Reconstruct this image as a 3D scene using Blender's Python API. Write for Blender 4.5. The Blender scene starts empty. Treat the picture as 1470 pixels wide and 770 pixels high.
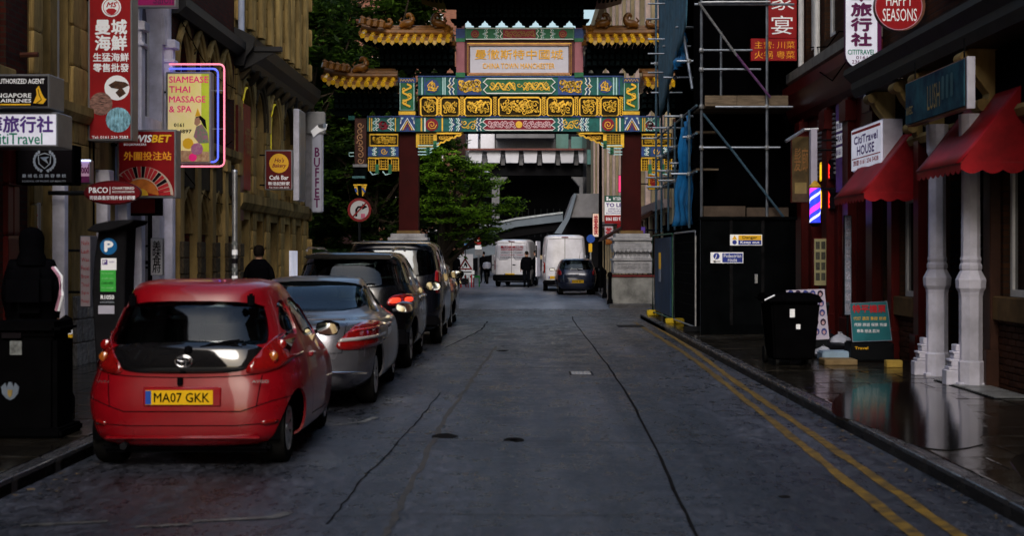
import bpy, bmesh, math, random
from mathutils import Vector, Matrix
from mathutils.bvhtree import BVHTree
sc = bpy.context.scene
COL = sc.collection
R = math.radians
F, VX, VY, CH = 2040.0, 748.0, 364.0, 1.68      # focal length in photo pixels, vanishing point, camera height
# ---------------------------------------------------------------- camera
cam = bpy.data.objects.new('camera', bpy.data.cameras.new('camera')); COL.objects.link(cam)
cam.location = (0, 0, CH); cam.rotation_euler = (R(90), 0, 0)
cam.data.sensor_width = 36; cam.data.lens = F / 1470 * 36
cam.data.shift_x = (735 - VX) / 1470; cam.data.shift_y = -(385 - VY) / 1470
cam.data.clip_start = 0.1; cam.data.clip_end = 2000
cam.data.dof.use_dof = True; cam.data.dof.focus_distance = 42; cam.data.dof.aperture_fstop = 3.4
sc.camera = cam
# ---------------------------------------------------------------- light: overcast dusk-dark street
SUN_EL, SUN_ROT = R(38), R(182)
w = bpy.data.worlds.new('World'); sc.world = w; w.use_nodes = True
wn = w.node_tree.nodes; wl = w.node_tree.links
sky = wn.new('ShaderNodeTexSky'); sky.sky_type = 'NISHITA'; sky.sun_disc = False
sky.sun_elevation = SUN_EL; sky.sun_rotation = SUN_ROT; sky.dust_density = 4; sky.air_density = 1.4; sky.ozone_density = 2
hs = wn.new('ShaderNodeHueSaturation'); hs.inputs['Saturation'].default_value = 1.05
wl.new(sky.outputs[0], hs.inputs['Color'])
wl.new(hs.outputs[0], wn['Background'].inputs[0]); wn['Background'].inputs[1].default_value = 0.085
sun = bpy.data.objects.new('sun', bpy.data.lights.new('sun', 'SUN')); COL.objects.link(sun)
sun.data.energy = 0.5; sun.data.angle = R(22); sun.data.color = (1, .985, .975)
_d = Vector((math.sin(SUN_ROT) * math.cos(SUN_EL), math.cos(SUN_ROT) * math.cos(SUN_EL), math.sin(SUN_EL)))
sun.rotation_euler = (-_d).to_track_quat('-Z', 'Y').to_euler()
sc.view_settings.view_transform = 'Standard'; sc.view_settings.look = 'None'
sc.view_settings.exposure = 1.05; sc.view_settings.gamma = 1
sc.cycles.max_bounces = 6; sc.cycles.transparent_max_bounces = 12
# ---------------------------------------------------------------- materials
_m = {}
def M(name, col=(.5, .5, .5), rough=.6, metal=0.0, var=.3, scale=4.0, bump=0.0, emit=0.0, coat=0.0, rvar=0.0, stretch=None, two=None, spec=None):
    if name in _m: return _m[name]
    m = bpy.data.materials.new(name); m.use_nodes = True; _m[name] = m
    n = m.node_tree.nodes; l = m.node_tree.links; b = n['Principled BSDF']
    b.inputs['Roughness'].default_value = rough; b.inputs['Metallic'].default_value = metal
    if spec is None: spec = .5 if (rough < .34 or metal or coat) else .22 if rough < .55 else .08
    if max(col) < .02 and not coat and rough > .2: spec = 0.0
    b.inputs['Specular IOR Level'].default_value = spec
    if coat: b.inputs['Coat Weight'].default_value = coat; b.inputs['Coat Roughness'].default_value = .04
    c = tuple(col) + (1,)
    if var or bump or two or rvar:
        tc = n.new('ShaderNodeTexCoord'); mp = n.new('ShaderNodeMapping'); l.new(tc.outputs['Object'], mp.inputs[0])
        if stretch: mp.inputs['Scale'].default_value = stretch
        t = n.new('ShaderNodeTexNoise'); t.inputs['Scale'].default_value = scale; t.inputs['Detail'].default_value = 8; t.inputs['Roughness'].default_value = .65
        l.new(mp.outputs[0], t.inputs['Vector'])
        rp = n.new('ShaderNodeValToRGB'); l.new(t.outputs[0], rp.inputs[0])
        c2 = tuple(two) if two else tuple(max(0, x * (1 - var)) for x in col)
        c3 = tuple(min(1, x * (1 + var * .6)) for x in col)
        rp.color_ramp.elements[0].position = .33; rp.color_ramp.elements[0].color = c2 + (1,)
        rp.color_ramp.elements[1].position = .67; rp.color_ramp.elements[1].color = c3 + (1,)
        oi = n.new('ShaderNodeObjectInfo'); hv = n.new('ShaderNodeHueSaturation'); mr = n.new('ShaderNodeMapRange')
        mr.inputs[3].default_value = 1 - min(var, .4) * .6; mr.inputs[4].default_value = 1 + min(var, .4) * .6
        l.new(oi.outputs['Random'], mr.inputs[0]); l.new(mr.outputs[0], hv.inputs['Value']); l.new(rp.outputs[0], hv.inputs['Color'])
        l.new(hv.outputs[0], b.inputs['Base Color'])
        if rvar:
            m2 = n.new('ShaderNodeMapRange'); m2.inputs[1].default_value = .35; m2.inputs[2].default_value = .65
            m2.inputs[3].default_value = max(.03, rough - rvar); m2.inputs[4].default_value = min(1, rough + rvar)
            t2 = n.new('ShaderNodeTexNoise'); t2.inputs['Scale'].default_value = scale * .35; t2.inputs['Detail'].default_value = 5
            l.new(mp.outputs[0], t2.inputs['Vector']); l.new(t2.outputs[0], m2.inputs[0]); l.new(m2.outputs[0], b.inputs['Roughness'])
        if bump:
            bp = n.new('ShaderNodeBump'); bp.inputs['Strength'].default_value = bump; bp.inputs['Distance'].default_value = .02
            t3 = n.new('ShaderNodeTexNoise'); t3.inputs['Scale'].default_value = scale * 5; t3.inputs['Detail'].default_value = 6
            l.new(mp.outputs[0], t3.inputs['Vector']); l.new(t3.outputs[0], bp.inputs['Height']); l.new(bp.outputs[0], b.inputs['Normal'])
        if emit: l.new(hv.outputs[0], b.inputs['Emission Color'])
    else: b.inputs['Base Color'].default_value = c
    if emit:
        if not var: b.inputs['Emission Color'].default_value = c
        b.inputs['Emission Strength'].default_value = emit
    return m
def glass_mat(name, tint, refl=.5):
    if name in _m: return _m[name]
    m = bpy.data.materials.new(name); m.use_nodes = True; _m[name] = m
    n = m.node_tree.nodes; l = m.node_tree.links; n.remove(n['Principled BSDF'])
    t = n.new('ShaderNodeBsdfTransparent'); t.inputs[0].default_value = tuple(tint) + (1,)
    g = n.new('ShaderNodeBsdfGlossy'); g.inputs['Roughness'].default_value = .03; g.inputs[0].default_value = (.9, .95, 1, 1)
    lw_ = n.new('ShaderNodeLayerWeight'); pw_ = n.new('ShaderNodeMath'); pw_.operation = 'POWER'; pw_.inputs[1].default_value = 4; fr = n.new('ShaderNodeMath'); fr.operation = 'MULTIPLY_ADD'; fr.inputs[1].default_value = .9; fr.inputs[2].default_value = .045; lw_.inputs[0].default_value = .5; l.new(lw_.outputs['Facing'], pw_.inputs[0]); l.new(pw_.outputs[0], fr.inputs[0])
    mx = n.new('ShaderNodeMixShader'); l.new(fr.outputs[0], mx.inputs[0]); l.new(t.outputs[0], mx.inputs[1]); l.new(g.outputs[0], mx.inputs[2])
    l.new(mx.outputs[0], n['Material Output'].inputs[0]); return m
def brick_mat(name, c1, c2, mortar, wid=.225, hgt=.075):
    # far brickwork: joints by material where a brick is under a few pixels
    if name in _m: return _m[name]
    m = M(name, c1, .85, var=.3, scale=3)
    n = m.node_tree.nodes; l = m.node_tree.links; b = n['Principled BSDF']
    tc = n.new('ShaderNodeTexCoord'); sp = n.new('ShaderNodeSeparateXYZ'); cb = n.new('ShaderNodeCombineXYZ'); ad = n.new('ShaderNodeMath')
    l.new(tc.outputs['Object'], sp.inputs[0]); l.new(sp.outputs[0], ad.inputs[0]); l.new(sp.outputs[1], ad.inputs[1])
    l.new(ad.outputs[0], cb.inputs[0]); l.new(sp.outputs[2], cb.inputs[1])
    br = n.new('ShaderNodeTexBrick'); l.new(cb.outputs[0], br.inputs[0])
    br.inputs['Color1'].default_value = tuple(c1) + (1,); br.inputs['Color2'].default_value = tuple(c2) + (1,); br.inputs['Mortar'].default_value = tuple(mortar) + (1,)
    br.inputs['Scale'].default_value = 1; br.inputs['Brick Width'].default_value = wid; br.inputs['Row Height'].default_value = hgt; br.inputs['Mortar Size'].default_value = .009
    ns = n.new('ShaderNodeTexNoise'); ns.inputs['Scale'].default_value = .7; ns.inputs['Detail'].default_value = 6
    mx = n.new('ShaderNodeMixRGB'); mx.blend_type = 'MULTIPLY'; mx.inputs[0].default_value = .7
    l.new(tc.outputs['Object'], ns.inputs[0]); l.new(br.outputs[0], mx.inputs[1]); l.new(ns.outputs[0], mx.inputs[2]); l.new(mx.outputs[0], b.inputs['Base Color'])
    bp = n.new('ShaderNodeBump'); bp.inputs['Strength'].default_value = .5; bp.inputs['Distance'].default_value = .01; bp.invert = True
    l.new(br.outputs[1], bp.inputs['Height']); l.new(bp.outputs[0], b.inputs['Normal'])
    return m
# ---------------------------------------------------------------- objects
ORG = {}            # world position of every empty / part used as parent, at build time
def link(o): COL.objects.link(o); return o
def tag(o, label=None, cat=None, group=None, kind=None):
    if label: o['label'] = label
    if cat: o['category'] = cat
    if group: o['group'] = group
    if kind: o['kind'] = kind
    return o
def thing(name, label, cat, loc=(0, 0, 0), group=None):
    o = link(bpy.data.objects.new(name, None)); o.location = loc; o.empty_display_size = .2
    ORG[o] = Vector(loc); return tag(o, label, cat, group)
def org(p): return ORG.get(p, Vector((0, 0, 0))) if p else Vector((0, 0, 0))
class MB:
    """collects shapes in world coordinates; build() links them as one mesh object"""
    def __init__(s): s.v = []; s.f = []; s.mi = []; s.cur = 0
    def mat(s, i): s.cur = i; return s
    def add(s, vs, fs):
        k = len(s.v); s.v += [tuple(v) for v in vs]; s.f += [tuple(i + k for i in f) for f in fs]; s.mi += [s.cur] * len(fs); return s
    def box(s, x0, x1, y0, y1, z0, z1):
        if x0 > x1: x0, x1 = x1, x0
        if y0 > y1: y0, y1 = y1, y0
        if z0 > z1: z0, z1 = z1, z0
        return s.add([(x0, y0, z0), (x1, y0, z0), (x1, y1, z0), (x0, y1, z0), (x0, y0, z1), (x1, y0, z1), (x1, y1, z1), (x0, y1, z1)],
                     [(0, 3, 2, 1), (4, 5, 6, 7), (0, 1, 5, 4), (1, 2, 6, 5), (2, 3, 7, 6), (3, 0, 4, 7)])
    def prism(s, pts, axis, a0, a1):
        """2-D outline extruded along axis: 'x' pts=(y,z); 'y' pts=(x,z); 'z' pts=(x,y)"""
        n = len(pts)
        def p(q, a): return (a, q[0], q[1]) if axis == 'x' else (q[0], a, q[1]) if axis == 'y' else (q[0], q[1], a)
        vs = [p(q, a0) for q in pts] + [p(q, a1) for q in pts]
        fs = [tuple(range(n)), tuple(range(2 * n - 1, n - 1, -1))] + [(i, (i + 1) % n, (i + 1) % n + n, i + n) for i in range(n)]
        return s.add(vs, fs)
    def tube(s, path, r, n=8, closed=False, cap=True):
        path = [Vector(p) for p in path]; m = len(path); rings = []
        for i, p in enumerate(path):
            a = path[(i - 1) % m] if (i or closed) else path[0]; b = path[(i + 1) % m] if (i < m - 1 or closed) else path[-1]
            t = (b - a); t = t.normalized() if t.length > 1e-9 else Vector((0, 0, 1))
            up = Vector((0, 0, 1)) if abs(t.z) < .9 else Vector((0, 1, 0))
            u = t.cross(up).normalized(); v = t.cross(u).normalized()
            rr = r[i] if isinstance(r, (list, tuple)) else r
            rings.append([p + u * (rr * math.cos(2 * math.pi * k / n)) + v * (rr * math.sin(2 * math.pi * k / n)) for k in range(n)])
        vs = [q for g in rings for q in g]; fs = []
        for i in range(m if closed else m - 1):
            j = (i + 1) % m
            for k in range(n): fs.append((i * n + k, i * n + (k + 1) % n, j * n + (k + 1) % n, j * n + k))
        if cap and not closed: fs += [tuple(range(n)), tuple(range((m - 1) * n, m * n))]
        return s.add(vs, fs)
    def lathe(s, prof, c, n=16, sx=1, sy=1, rot=0):
        vs = []; fs = []
        for (r, z) in prof:
            for k in range(n):
                a = 2 * math.pi * k / n + rot; vs.append((c[0] + r * sx * math.cos(a), c[1] + r * sy * math.sin(a), c[2] + z))
        for i in range(len(prof) - 1):
            for k in range(n): fs.append((i * n + k, i * n + (k + 1) % n, (i + 1) * n + (k + 1) % n, (i + 1) * n + k))
        fs += [tuple(range(n)), tuple(range((len(prof) - 1) * n, len(prof) * n))]
        return s.add(vs, fs)
    def quad(s, a, b, c, d): return s.add([a, b, c, d], [(0, 1, 2, 3)])
    def ribbon(s, pts, w, y, t=.02, closed=False):
        """flat raised line in an x-z plane facing -Y at distance y"""
        n = len(pts); L = []
        for i in range(n):
            a = pts[(i - 1) % n] if (i or closed) else pts[0]; b = pts[(i + 1) % n] if (i < n - 1 or closed) else pts[-1]
            dx, dz = b[0] - a[0], b[1] - a[1]; q = math.hypot(dx, dz) or 1; nx, nz = -dz / q * w / 2, dx / q * w / 2; p = pts[i]
            L += [(p[0] + nx, y - t, p[1] + nz), (p[0] - nx, y - t, p[1] - nz), (p[0] + nx, y, p[1] + nz), (p[0] - nx, y, p[1] - nz)]
        fs = []
        for i in range(n if closed else n - 1):
            a = i * 4; b = ((i + 1) % n) * 4
            fs += [(a, b, b + 1, a + 1), (a, a + 2, b + 2, b), (a + 1, b + 1, b + 3, a + 3)]
        return s.add(L, fs)
    def disc(s, x, z, r, y, t=.02, n=14, rz=None):
        return s.prism([(x + r * math.cos(2 * math.pi * k / n), z + (rz or r) * math.sin(2 * math.pi * k / n)) for k in range(n)], 'y', y - t, y)
    def build(s, name, mats, parent=None, smooth=False, bevel=0, tagd=None, tri=False, at=None):
        me = bpy.data.meshes.new(name); o0 = org(parent); base = Vector(at) if at else Vector((0, 0, 0))
        off = o0 + base
        me.from_pydata([(v[0] - off.x, v[1] - off.y, v[2] - off.z) for v in s.v], [], s.f)
        for m in (mats if isinstance(mats, (list, tuple)) else [mats]): me.materials.append(m)
        me.polygons.foreach_set('material_index', s.mi)
        bm = bmesh.new(); bm.from_mesh(me)
        bmesh.ops.recalc_face_normals(bm, faces=bm.faces)
        if bevel: bmesh.ops.bevel(bm, geom=[e for e in bm.edges if e.is_manifold and e.calc_face_angle(0) > .5], offset=bevel, segments=2 if bevel > .012 else 1, affect='EDGES', clamp_overlap=True)
        bm.to_mesh(me); bm.free()
        if smooth:
            for p in me.polygons: p.use_smooth = True
            try: me.set_sharp_from_angle(angle=R(40))
            except Exception: pass
        o = link(bpy.data.objects.new(name, me))
        if parent: o.parent = parent
        o.location = base; ORG[o] = off
        return o
_unit = {}
def piece(name, mat, parent, c, size, bev=.04, rot=None):
    """one countable piece (brick, slab, block, plank) sharing unit meshes"""
    k = (mat.name, bev)
    if k not in _unit:
        me = bpy.data.meshes.new(name); bm = bmesh.new(); bmesh.ops.create_cube(bm, size=1)
        if bev: bmesh.ops.bevel(bm, geom=list(bm.edges), offset=bev, segments=1, affect='EDGES')
        bm.to_mesh(me); bm.free(); me.materials.append(mat); _unit[k] = me
    o = link(bpy.data.objects.new(name, _unit[k])); o.parent = parent
    o.location = Vector(c) - org(parent); o.scale = size
    if rot: o.rotation_euler = rot
    return o
def copy_tree(o, parent=None, loc=None, rz=None, label=None):
    c = o.copy(); link(c)
    if parent: c.parent = parent
    if loc is not None: c.location = loc
    if rz is not None: c.rotation_euler.z = rz
    if label: c['label'] = label
    for ch in list(o.children): copy_tree(ch, c)
    return c
# lettering is converted from the built-in font in one go at the end
TEXTS = []
def text(body, c, w, h, mat, parent, face='front', bold=0.0, depth=.004, name='lettering', keep=False, slant=0, vertical=False, right=None, spacing=1.0):
    """c = centre of the lettering in world space, fitted into w x h"""
    u = {'front': Vector((1, 0, 0)), 'left_wall': Vector((0, 1, 0)), 'right_wall': Vector((0, -1, 0))}[face] if right is None else Vector(right)
    cu = bpy.data.curves.new(name, 'FONT'); cu.body = body; cu.extrude = 0;  cu.resolution_u = 2
    cu.align_x = 'CENTER'; cu.space_line = spacing; cu.shear = slant
    if vertical: cu.body = '\n'.join(body); cu.space_line = .78
    o = link(bpy.data.objects.new(name, cu)); TEXTS.append((o, Vector(c), w, h, mat, parent, u, depth, keep, name, bold))
def finish_texts():
    dg = bpy.context.evaluated_depsgraph_get()
    meshes = [bpy.data.meshes.new_from_object(t[0].evaluated_get(dg)) for t in TEXTS]
    for t, me in zip(TEXTS, meshes):
        o, c, w, h, mat, parent, u, depth, keep, name, bold = t
        if not me.vertices: continue
        xs = [v.co.x for v in me.vertices]; ys = [v.co.y for v in me.vertices]
        x0, x1, y0, y1 = min(xs), max(xs), min(ys), max(ys)
        sx, sy = w / max(1e-6, x1 - x0), h / max(1e-6, y1 - y0)
        if keep: sx = sy = min(sx, sy)
        nrm = u.cross(Vector((0, 0, 1)))          # towards the reader
        off = org(parent)
        for v in me.vertices:
            v.co = c - off + u * ((v.co.x - (x0 + x1) / 2) * sx) + Vector((0, 0, (v.co.y - (y0 + y1) / 2) * sy)) + nrm * depth
        if bold > 0:      # heavier strokes: the same glyphs again, nudged by a stroke fraction
            bm = bmesh.new(); bm.from_mesh(me); g0 = bm.faces[:]; k = bold * max(sx, sy) * 1.1
            for i, (a, b) in enumerate(((1, 0), (-1, 0), (0, 1), (0, -1))):
                d = bmesh.ops.duplicate(bm, geom=bm.faces[:][:len(g0)]); vv = [e for e in d['geom'] if isinstance(e, bmesh.types.BMVert)]
                bmesh.ops.translate(bm, verts=vv, vec=u * (a * k) + Vector((0, 0, b * k)) + nrm * (.0004 * (i + 1)))
            bm.to_mesh(me); bm.free()
        me.materials.clear(); me.materials.append(mat); me.name = name
        cu = o.data; bpy.data.objects.remove(o); bpy.data.curves.remove(cu)
        q = link(bpy.data.objects.new(name, me)); q.parent = parent
def chaikin(p, n=2):
    for _ in range(n):
        q = []
        for i in range(len(p)):
            a, b = p[i], p[(i + 1) % len(p)]
            q += [(a[0] * .78 + b[0] * .22, a[1] * .78 + b[1] * .22), (a[0] * .22 + b[0] * .78, a[1] * .22 + b[1] * .78)]
        p = q
    return p
def px(x, y, D): return ((x - VX) / F * D, D, CH + (VY - y) / F * D)
def arc(cx, cz, rx, rz, a0, a1, n=10): return [(cx + rx * math.cos(R(a0 + (a1 - a0) * i / n)), cz + rz * math.sin(R(a0 + (a1 - a0) * i / n))) for i in range(n + 1)]
# common materials
WHITE = M('white_paint', (.75, .75, .78), .5, var=.15); BLACK = M('black_paint', (.003, .003, .0035), .4, var=.2)
STEEL = M('galvanised_steel', (.45, .47, .5), .38, .85, var=.3, scale=9); DKMETAL = M('dark_metal', (.012, .013, .015), .45, .3)
GOLD = M('gold_leaf', (.85, .50, .03), .34, .15, var=.25, scale=10); RED = M('sign_red', (.34, .008, .012), .45, var=.22, scale=1.6)
DARKGLASS = M('dark_window_glass', (.005, .006, .008), .08, var=0, spec=.6)
RUBBER = M('tyre_rubber', (.012, .012, .012), .8); YELLOW = M('yellow_paint', (.75, .5, .02), .5, var=.1)
BLUEP = M('sign_blue', (.02, .08, .4), .4, var=0); GREENP = M('sign_green', (.02, .3, .05), .4, var=0); PINKP = M('sign_pink', (.6, .02, .2), .4, var=0)
# ================================================================ ground
def asphalt(name, base, wet_lo, wet_hi, tone):
    m = bpy.data.materials.new(name); m.use_nodes = True; n = m.node_tree.nodes; l = m.node_tree.links; b = n['Principled BSDF']
    tc = n.new('ShaderNodeTexCoord')
    def noise(sc_, det=6, st=None, rough=.6):
        t = n.new('ShaderNodeTexNoise'); t.inputs['Scale'].default_value = sc_; t.inputs['Detail'].default_value = det; t.inputs['Roughness'].default_value = rough
        mp = n.new('ShaderNodeMapping'); l.new(tc.outputs['Object'], mp.inputs[0]); l.new(mp.outputs[0], t.inputs['Vector'])
        if st: mp.inputs['Scale'].default_value = st
        return t
    big = noise(.5, 8, (1, .35, 1)); fine = noise(26, 6, None, .85); tracks = noise(1.3, 3, (1, .04, 1)); mid = noise(2.2, 7, (1, .5, 1), .7)
    def ramp(src, p0, p1, c0, c1):
        r = n.new('ShaderNodeValToRGB'); l.new(src, r.inputs[0]); e = r.color_ramp.elements
        e[0].position = p0; e[1].position = p1; e[0].color = c0 + (1,); e[1].color = c1 + (1,); return r
    c = ramp(big.outputs[0], .4, .6, tuple(x * .6 for x in base), tuple(x * 1.35 for x in base))
    f = ramp(fine.outputs[0], .4, .62, (.25,) * 3, (2.1,) * 3)
    mm = n.new('ShaderNodeMixRGB'); mm.blend_type = 'MULTIPLY'; mm.inputs[0].default_value = .8; l.new(c.outputs[0], mm.inputs[1]); l.new(f.outputs[0], mm.inputs[2])
    tr = ramp(tracks.outputs[0], .38, .62, tuple(x * tone for x in (1, 1, 1)), (1.25, 1.25, 1.25))
    m3 = n.new('ShaderNodeMixRGB'); m3.blend_type = 'MULTIPLY'; m3.inputs[0].default_value = 1; l.new(mm.outputs[0], m3.inputs[1]); l.new(tr.outputs[0], m3.inputs[2])
    md = ramp(mid.outputs[0], .35, .6, (.55,) * 3, (1.15,) * 3)
    m4 = n.new('ShaderNodeMixRGB'); m4.blend_type = 'MULTIPLY'; m4.inputs[0].default_value = .9; l.new(m3.outputs[0], m4.inputs[1]); l.new(md.outputs[0], m4.inputs[2])
    g2 = noise(11, 6, (1, .4, 1), .75); gr = ramp(g2.outputs[0], .40, .60, (.3,) * 3, (1.9,) * 3)
    m5 = n.new('ShaderNodeMixRGB'); m5.blend_type = 'MULTIPLY'; m5.inputs[0].default_value = .85; l.new(m4.outputs[0], m5.inputs[1]); l.new(gr.outputs[0], m5.inputs[2])
    l.new(m5.outputs[0], b.inputs['Base Color']); b.inputs['Specular IOR Level'].default_value = .5
    mr = n.new('ShaderNodeMapRange'); mr.inputs[1].default_value = .38; mr.inputs[2].default_value = .6; mr.inputs[3].default_value = wet_lo; mr.inputs[4].default_value = wet_hi
    fr_ = n.new('ShaderNodeMapRange'); fr_.inputs[1].default_value = .35; fr_.inputs[2].default_value = .65; fr_.inputs[3].default_value = -.2; fr_.inputs[4].default_value = .3; gm_ = n.new('ShaderNodeMixRGB'); gm_.inputs[0].default_value = .6; l.new(fine.outputs[0], gm_.inputs[1]); l.new(noise(11, 6, (1, .4, 1), .75).outputs[0], gm_.inputs[2]); l.new(gm_.outputs[0], fr_.inputs[0])
    ad = n.new('ShaderNodeMath'); l.new(mr.outputs[0], ad.inputs[0]); l.new(fr_.outputs[0], ad.inputs[1])
    l.new(mid.outputs[0], mr.inputs[0]); l.new(ad.outputs[0], b.inputs['Roughness'])
    bp = n.new('ShaderNodeBump'); bp.inputs['Strength'].default_value = .6; bp.inputs['Distance'].default_value = .012
    hm_ = n.new('ShaderNodeMath'); l.new(fine.outputs[0], hm_.inputs[0]); l.new(g2.outputs[0], hm_.inputs[1]); l.new(hm_.outputs[0], bp.inputs['Height']); l.new(bp.outputs[0], b.inputs['Normal'])
    return m
ROAD = asphalt('wet_asphalt', (.028, .030, .040), .2, .48, .5)
PATCH = asphalt('patched_asphalt', (.028, .029, .033), .2, .42, .8)
SETT = M('granite_setts', (.045, .045, .05), .35, var=.5, scale=9, bump=.5, rvar=.2)
KERB = M('granite_kerb', (.045, .045, .05), .3, var=.4, scale=8, bump=.12, rvar=.15)
FLAG = M('wet_paving_stone', (.020, .017, .013), .17, var=.6, scale=2.2, bump=.1, rvar=.15, spec=.5)
SOIL = M('bedding_mortar', (.03, .028, .026), .5)
g = MB().box(-400, 400, -60, 900, -.3, 0); tag(g.build('ground', SOIL), kind='structure')
g = MB(); nx = [-3.55, 3.07]
g.quad((-3.56, -12, .004), (3.08, -12, .004), (3.08, 37.5, .004), (-3.56, 37.5, .004))
tag(g.build('road', ROAD), kind='structure')
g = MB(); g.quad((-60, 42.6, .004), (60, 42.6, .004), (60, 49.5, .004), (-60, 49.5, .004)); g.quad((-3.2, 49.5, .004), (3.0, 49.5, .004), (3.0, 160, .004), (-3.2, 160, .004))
tag(g.build('cross_street', asphalt('pale_sheen_asphalt', (.10, .106, .13), .3, .5, .7)), kind='structure')  # paler base colour carries the sky sheen of the far road
# strip of setts across the junction mouth: rows of stones
st_ = tag(MB().quad((-60, 37.5, .003), (60, 37.5, .003), (60, 42.6, .003), (-60, 42.6, .003)).build('sett_crossing', PATCH), kind='structure')
rnd = random.Random(3)
gm = MB()
for r_ in range(22):
    y = 37.6 + r_ * .225; x = -6 + (r_ % 2) * .16
    while x < 6.5:
        wv = .26 + rnd.random() * .12
        gm.box(x, x + wv - .02, y, y + .2, .003, .012 + rnd.random() * .006); x += wv
tag(gm.build('sett_paving', SETT), kind='stuff')
# tar joints, reinstatement strips and iron covers in the carriageway
def ground_ribbon(pts, wdt, z, name, mat, kind='structure'):
    g = MB(); L = []
    for i, p in enumerate(pts):
        a = pts[max(0, i - 1)]; b = pts[min(len(pts) - 1, i + 1)]; d = Vector((b[0] - a[0], b[1] - a[1])).normalized()
        ww = wdt * (.75 + .5 * rnd.random()) / 2
        L += [(p[0] - d.y * ww, p[1] + d.x * ww, z), (p[0] + d.y * ww, p[1] - d.x * ww, z)]
    g.add(L, [(2 * i, 2 * i + 1, 2 * i + 3, 2 * i + 2) for i in range(len(pts) - 1)])
    return tag(g.build(name, mat), kind=kind)
def gpx(x, y, z=0): D = (CH - z) * F / (y - VY); return ((x - VX) / F * D, D)
def path_px(ps, n=24, jit=.012):
    q = [gpx(*p) for p in ps]; out = []
    for i in range(len(q) - 1):
        k = max(2, n // (len(q) - 1))
        for j in range(k): t = j / k; out.append((q[i][0] * (1 - t) + q[i + 1][0] * t + rnd.uniform(-jit, jit), q[i][1] * (1 - t) + q[i + 1][1] * t))
    out.append(q[-1]); return out
TAR = M('tar_joint', (.011, .011, .012), .4, var=.2, spec=.2)
RUSTY = M('worn_brown_joint', (.036, .027, .018), .5, var=.5, scale=12)
ground_ribbon(path_px([(1008, 790), (975, 720), (940, 640), (902, 570), (872, 525), (845, 490), (822, 460), (822, 455)], 48, .008), .024, .008, 'tar_joint', TAR)
ground_ribbon(path_px([(545, 790), (580, 715), (640, 600), (685, 535), (712, 498)], 60, .02), .045, .008, 'worn_joint', RUSTY)
ground_ribbon(path_px([(470, 755), (520, 690), (560, 650), (600, 605), (632, 565)], 40, .010), .014, .008, 'tar_joint', TAR)
ground_ribbon(path_px([(445, 745), (600, 740), (800, 742), (960, 742)], 60, .02), .012, .008, 'worn_joint', RUSTY)
ground_ribbon(path_px([(640, 500), (690, 475), (700, 462)], 20, .02), .03, .008, 'tar_joint', TAR)
ground_ribbon(path_px([(640, 530), (780, 529), (900, 530)], 30, .01), .03, .008, 'worn_joint', RUSTY)
ground_ribbon(path_px([(560, 637), (700, 634), (860, 636), (1060, 640)], 70, .03), .010, .008, 'tar_joint', TAR)
for i in range(6):   # small oil stains and scabs of repair
    x_, y_ = rnd.uniform(-1, 2.4), rnd.uniform(7, 30); r_ = rnd.uniform(.03, .12)
    pts = [(x_ + r_ * rnd.uniform(.6, 1.2) * math.cos(a * .7), y_ + 1.6 * r_ * rnd.uniform(.6, 1.2) * math.sin(a * .7)) for a in range(9)]
    tag(MB().prism(pts, 'z', .004, .0085).build('road_stain', TAR), kind='structure')
def cover(x, y, w_, d_, mat, lab):
    t = thing('drain_cover', lab, 'drain cover', (x, y, 0))
    MB().box(x - w_ / 2 - .03, x + w_ / 2 + .03, y - d_ / 2 - .03, y + d_ / 2 + .03, .003, .009).build('frame', DKMETAL, t)
    g = MB(); g.box(x - w_ / 2, x + w_ / 2, y - d_ / 2, y + d_ / 2, .003, .011)
    for i in range(5):
        for j in range(4): g.box(x - w_ / 2 + (i + .2) * w_ / 5, x - w_ / 2 + (i + .8) * w_ / 5, y - d_ / 2 + (j + .2) * d_ / 4, y - d_ / 2 + (j + .8) * d_ / 4, .011, .014)
    g.build('lid', mat, t)
a = gpx(834, 537); cover(a[0], a[1], .27, .5, M('pale_cover', (.3, .31, .35), .35, .2), 'small pale metal utility cover in the middle of the road')
a = gpx(905, 469); cover(a[0], a[1], .55, .9, DKMETAL, 'dark iron drain cover by the right yellow line near the junction')
# yellow lines, parking bay paint
YL = M('worn_yellow_line', (.16, .095, .010), .5, var=.8, scale=7, two=(.025, .02, .012))
WL = M('worn_white_line', (.11, .11, .105), .5, var=.8, scale=9, two=(.03, .03, .03))
for a_, b_ in (((1382, 775), (1040, 538)), ((1318, 775), (1032, 545))):
    g = path_px([a_, b_], 30, .008); ground_ribbon(g, .085, .009, 'yellow_line', YL)
ground_ribbon(path_px([(1032, 545), (1005, 524), (975, 503), (938, 480), (912, 464)], 30, .01), .09, .009, 'yellow_line', YL)
ground_ribbon(path_px([(1040, 538), (1018, 520), (990, 500), (955, 478), (935, 465)], 30, .01), .08, .009, 'yellow_line', YL)
ground_ribbon(path_px([(30, 757), (155, 751)], 8, .01), .07, .009, 'bay_marking', WL)
ground_ribbon(path_px([(195, 759), (275, 755)], 8, .01), .06, .009, 'bay_marking', WL)
ground_ribbon(path_px([(275, 751), (395, 745), (415, 738)], 8, .01), .08, .009, 'bay_marking', WL)
ground_ribbon(path_px([(478, 612), (520, 608), (540, 600)], 8, .01), .07, .009, 'bay_marking', WL)
ground_ribbon(path_px([(640, 522), (668, 516)], 8, .01), .07, .009, 'bay_marking', WL)
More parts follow.
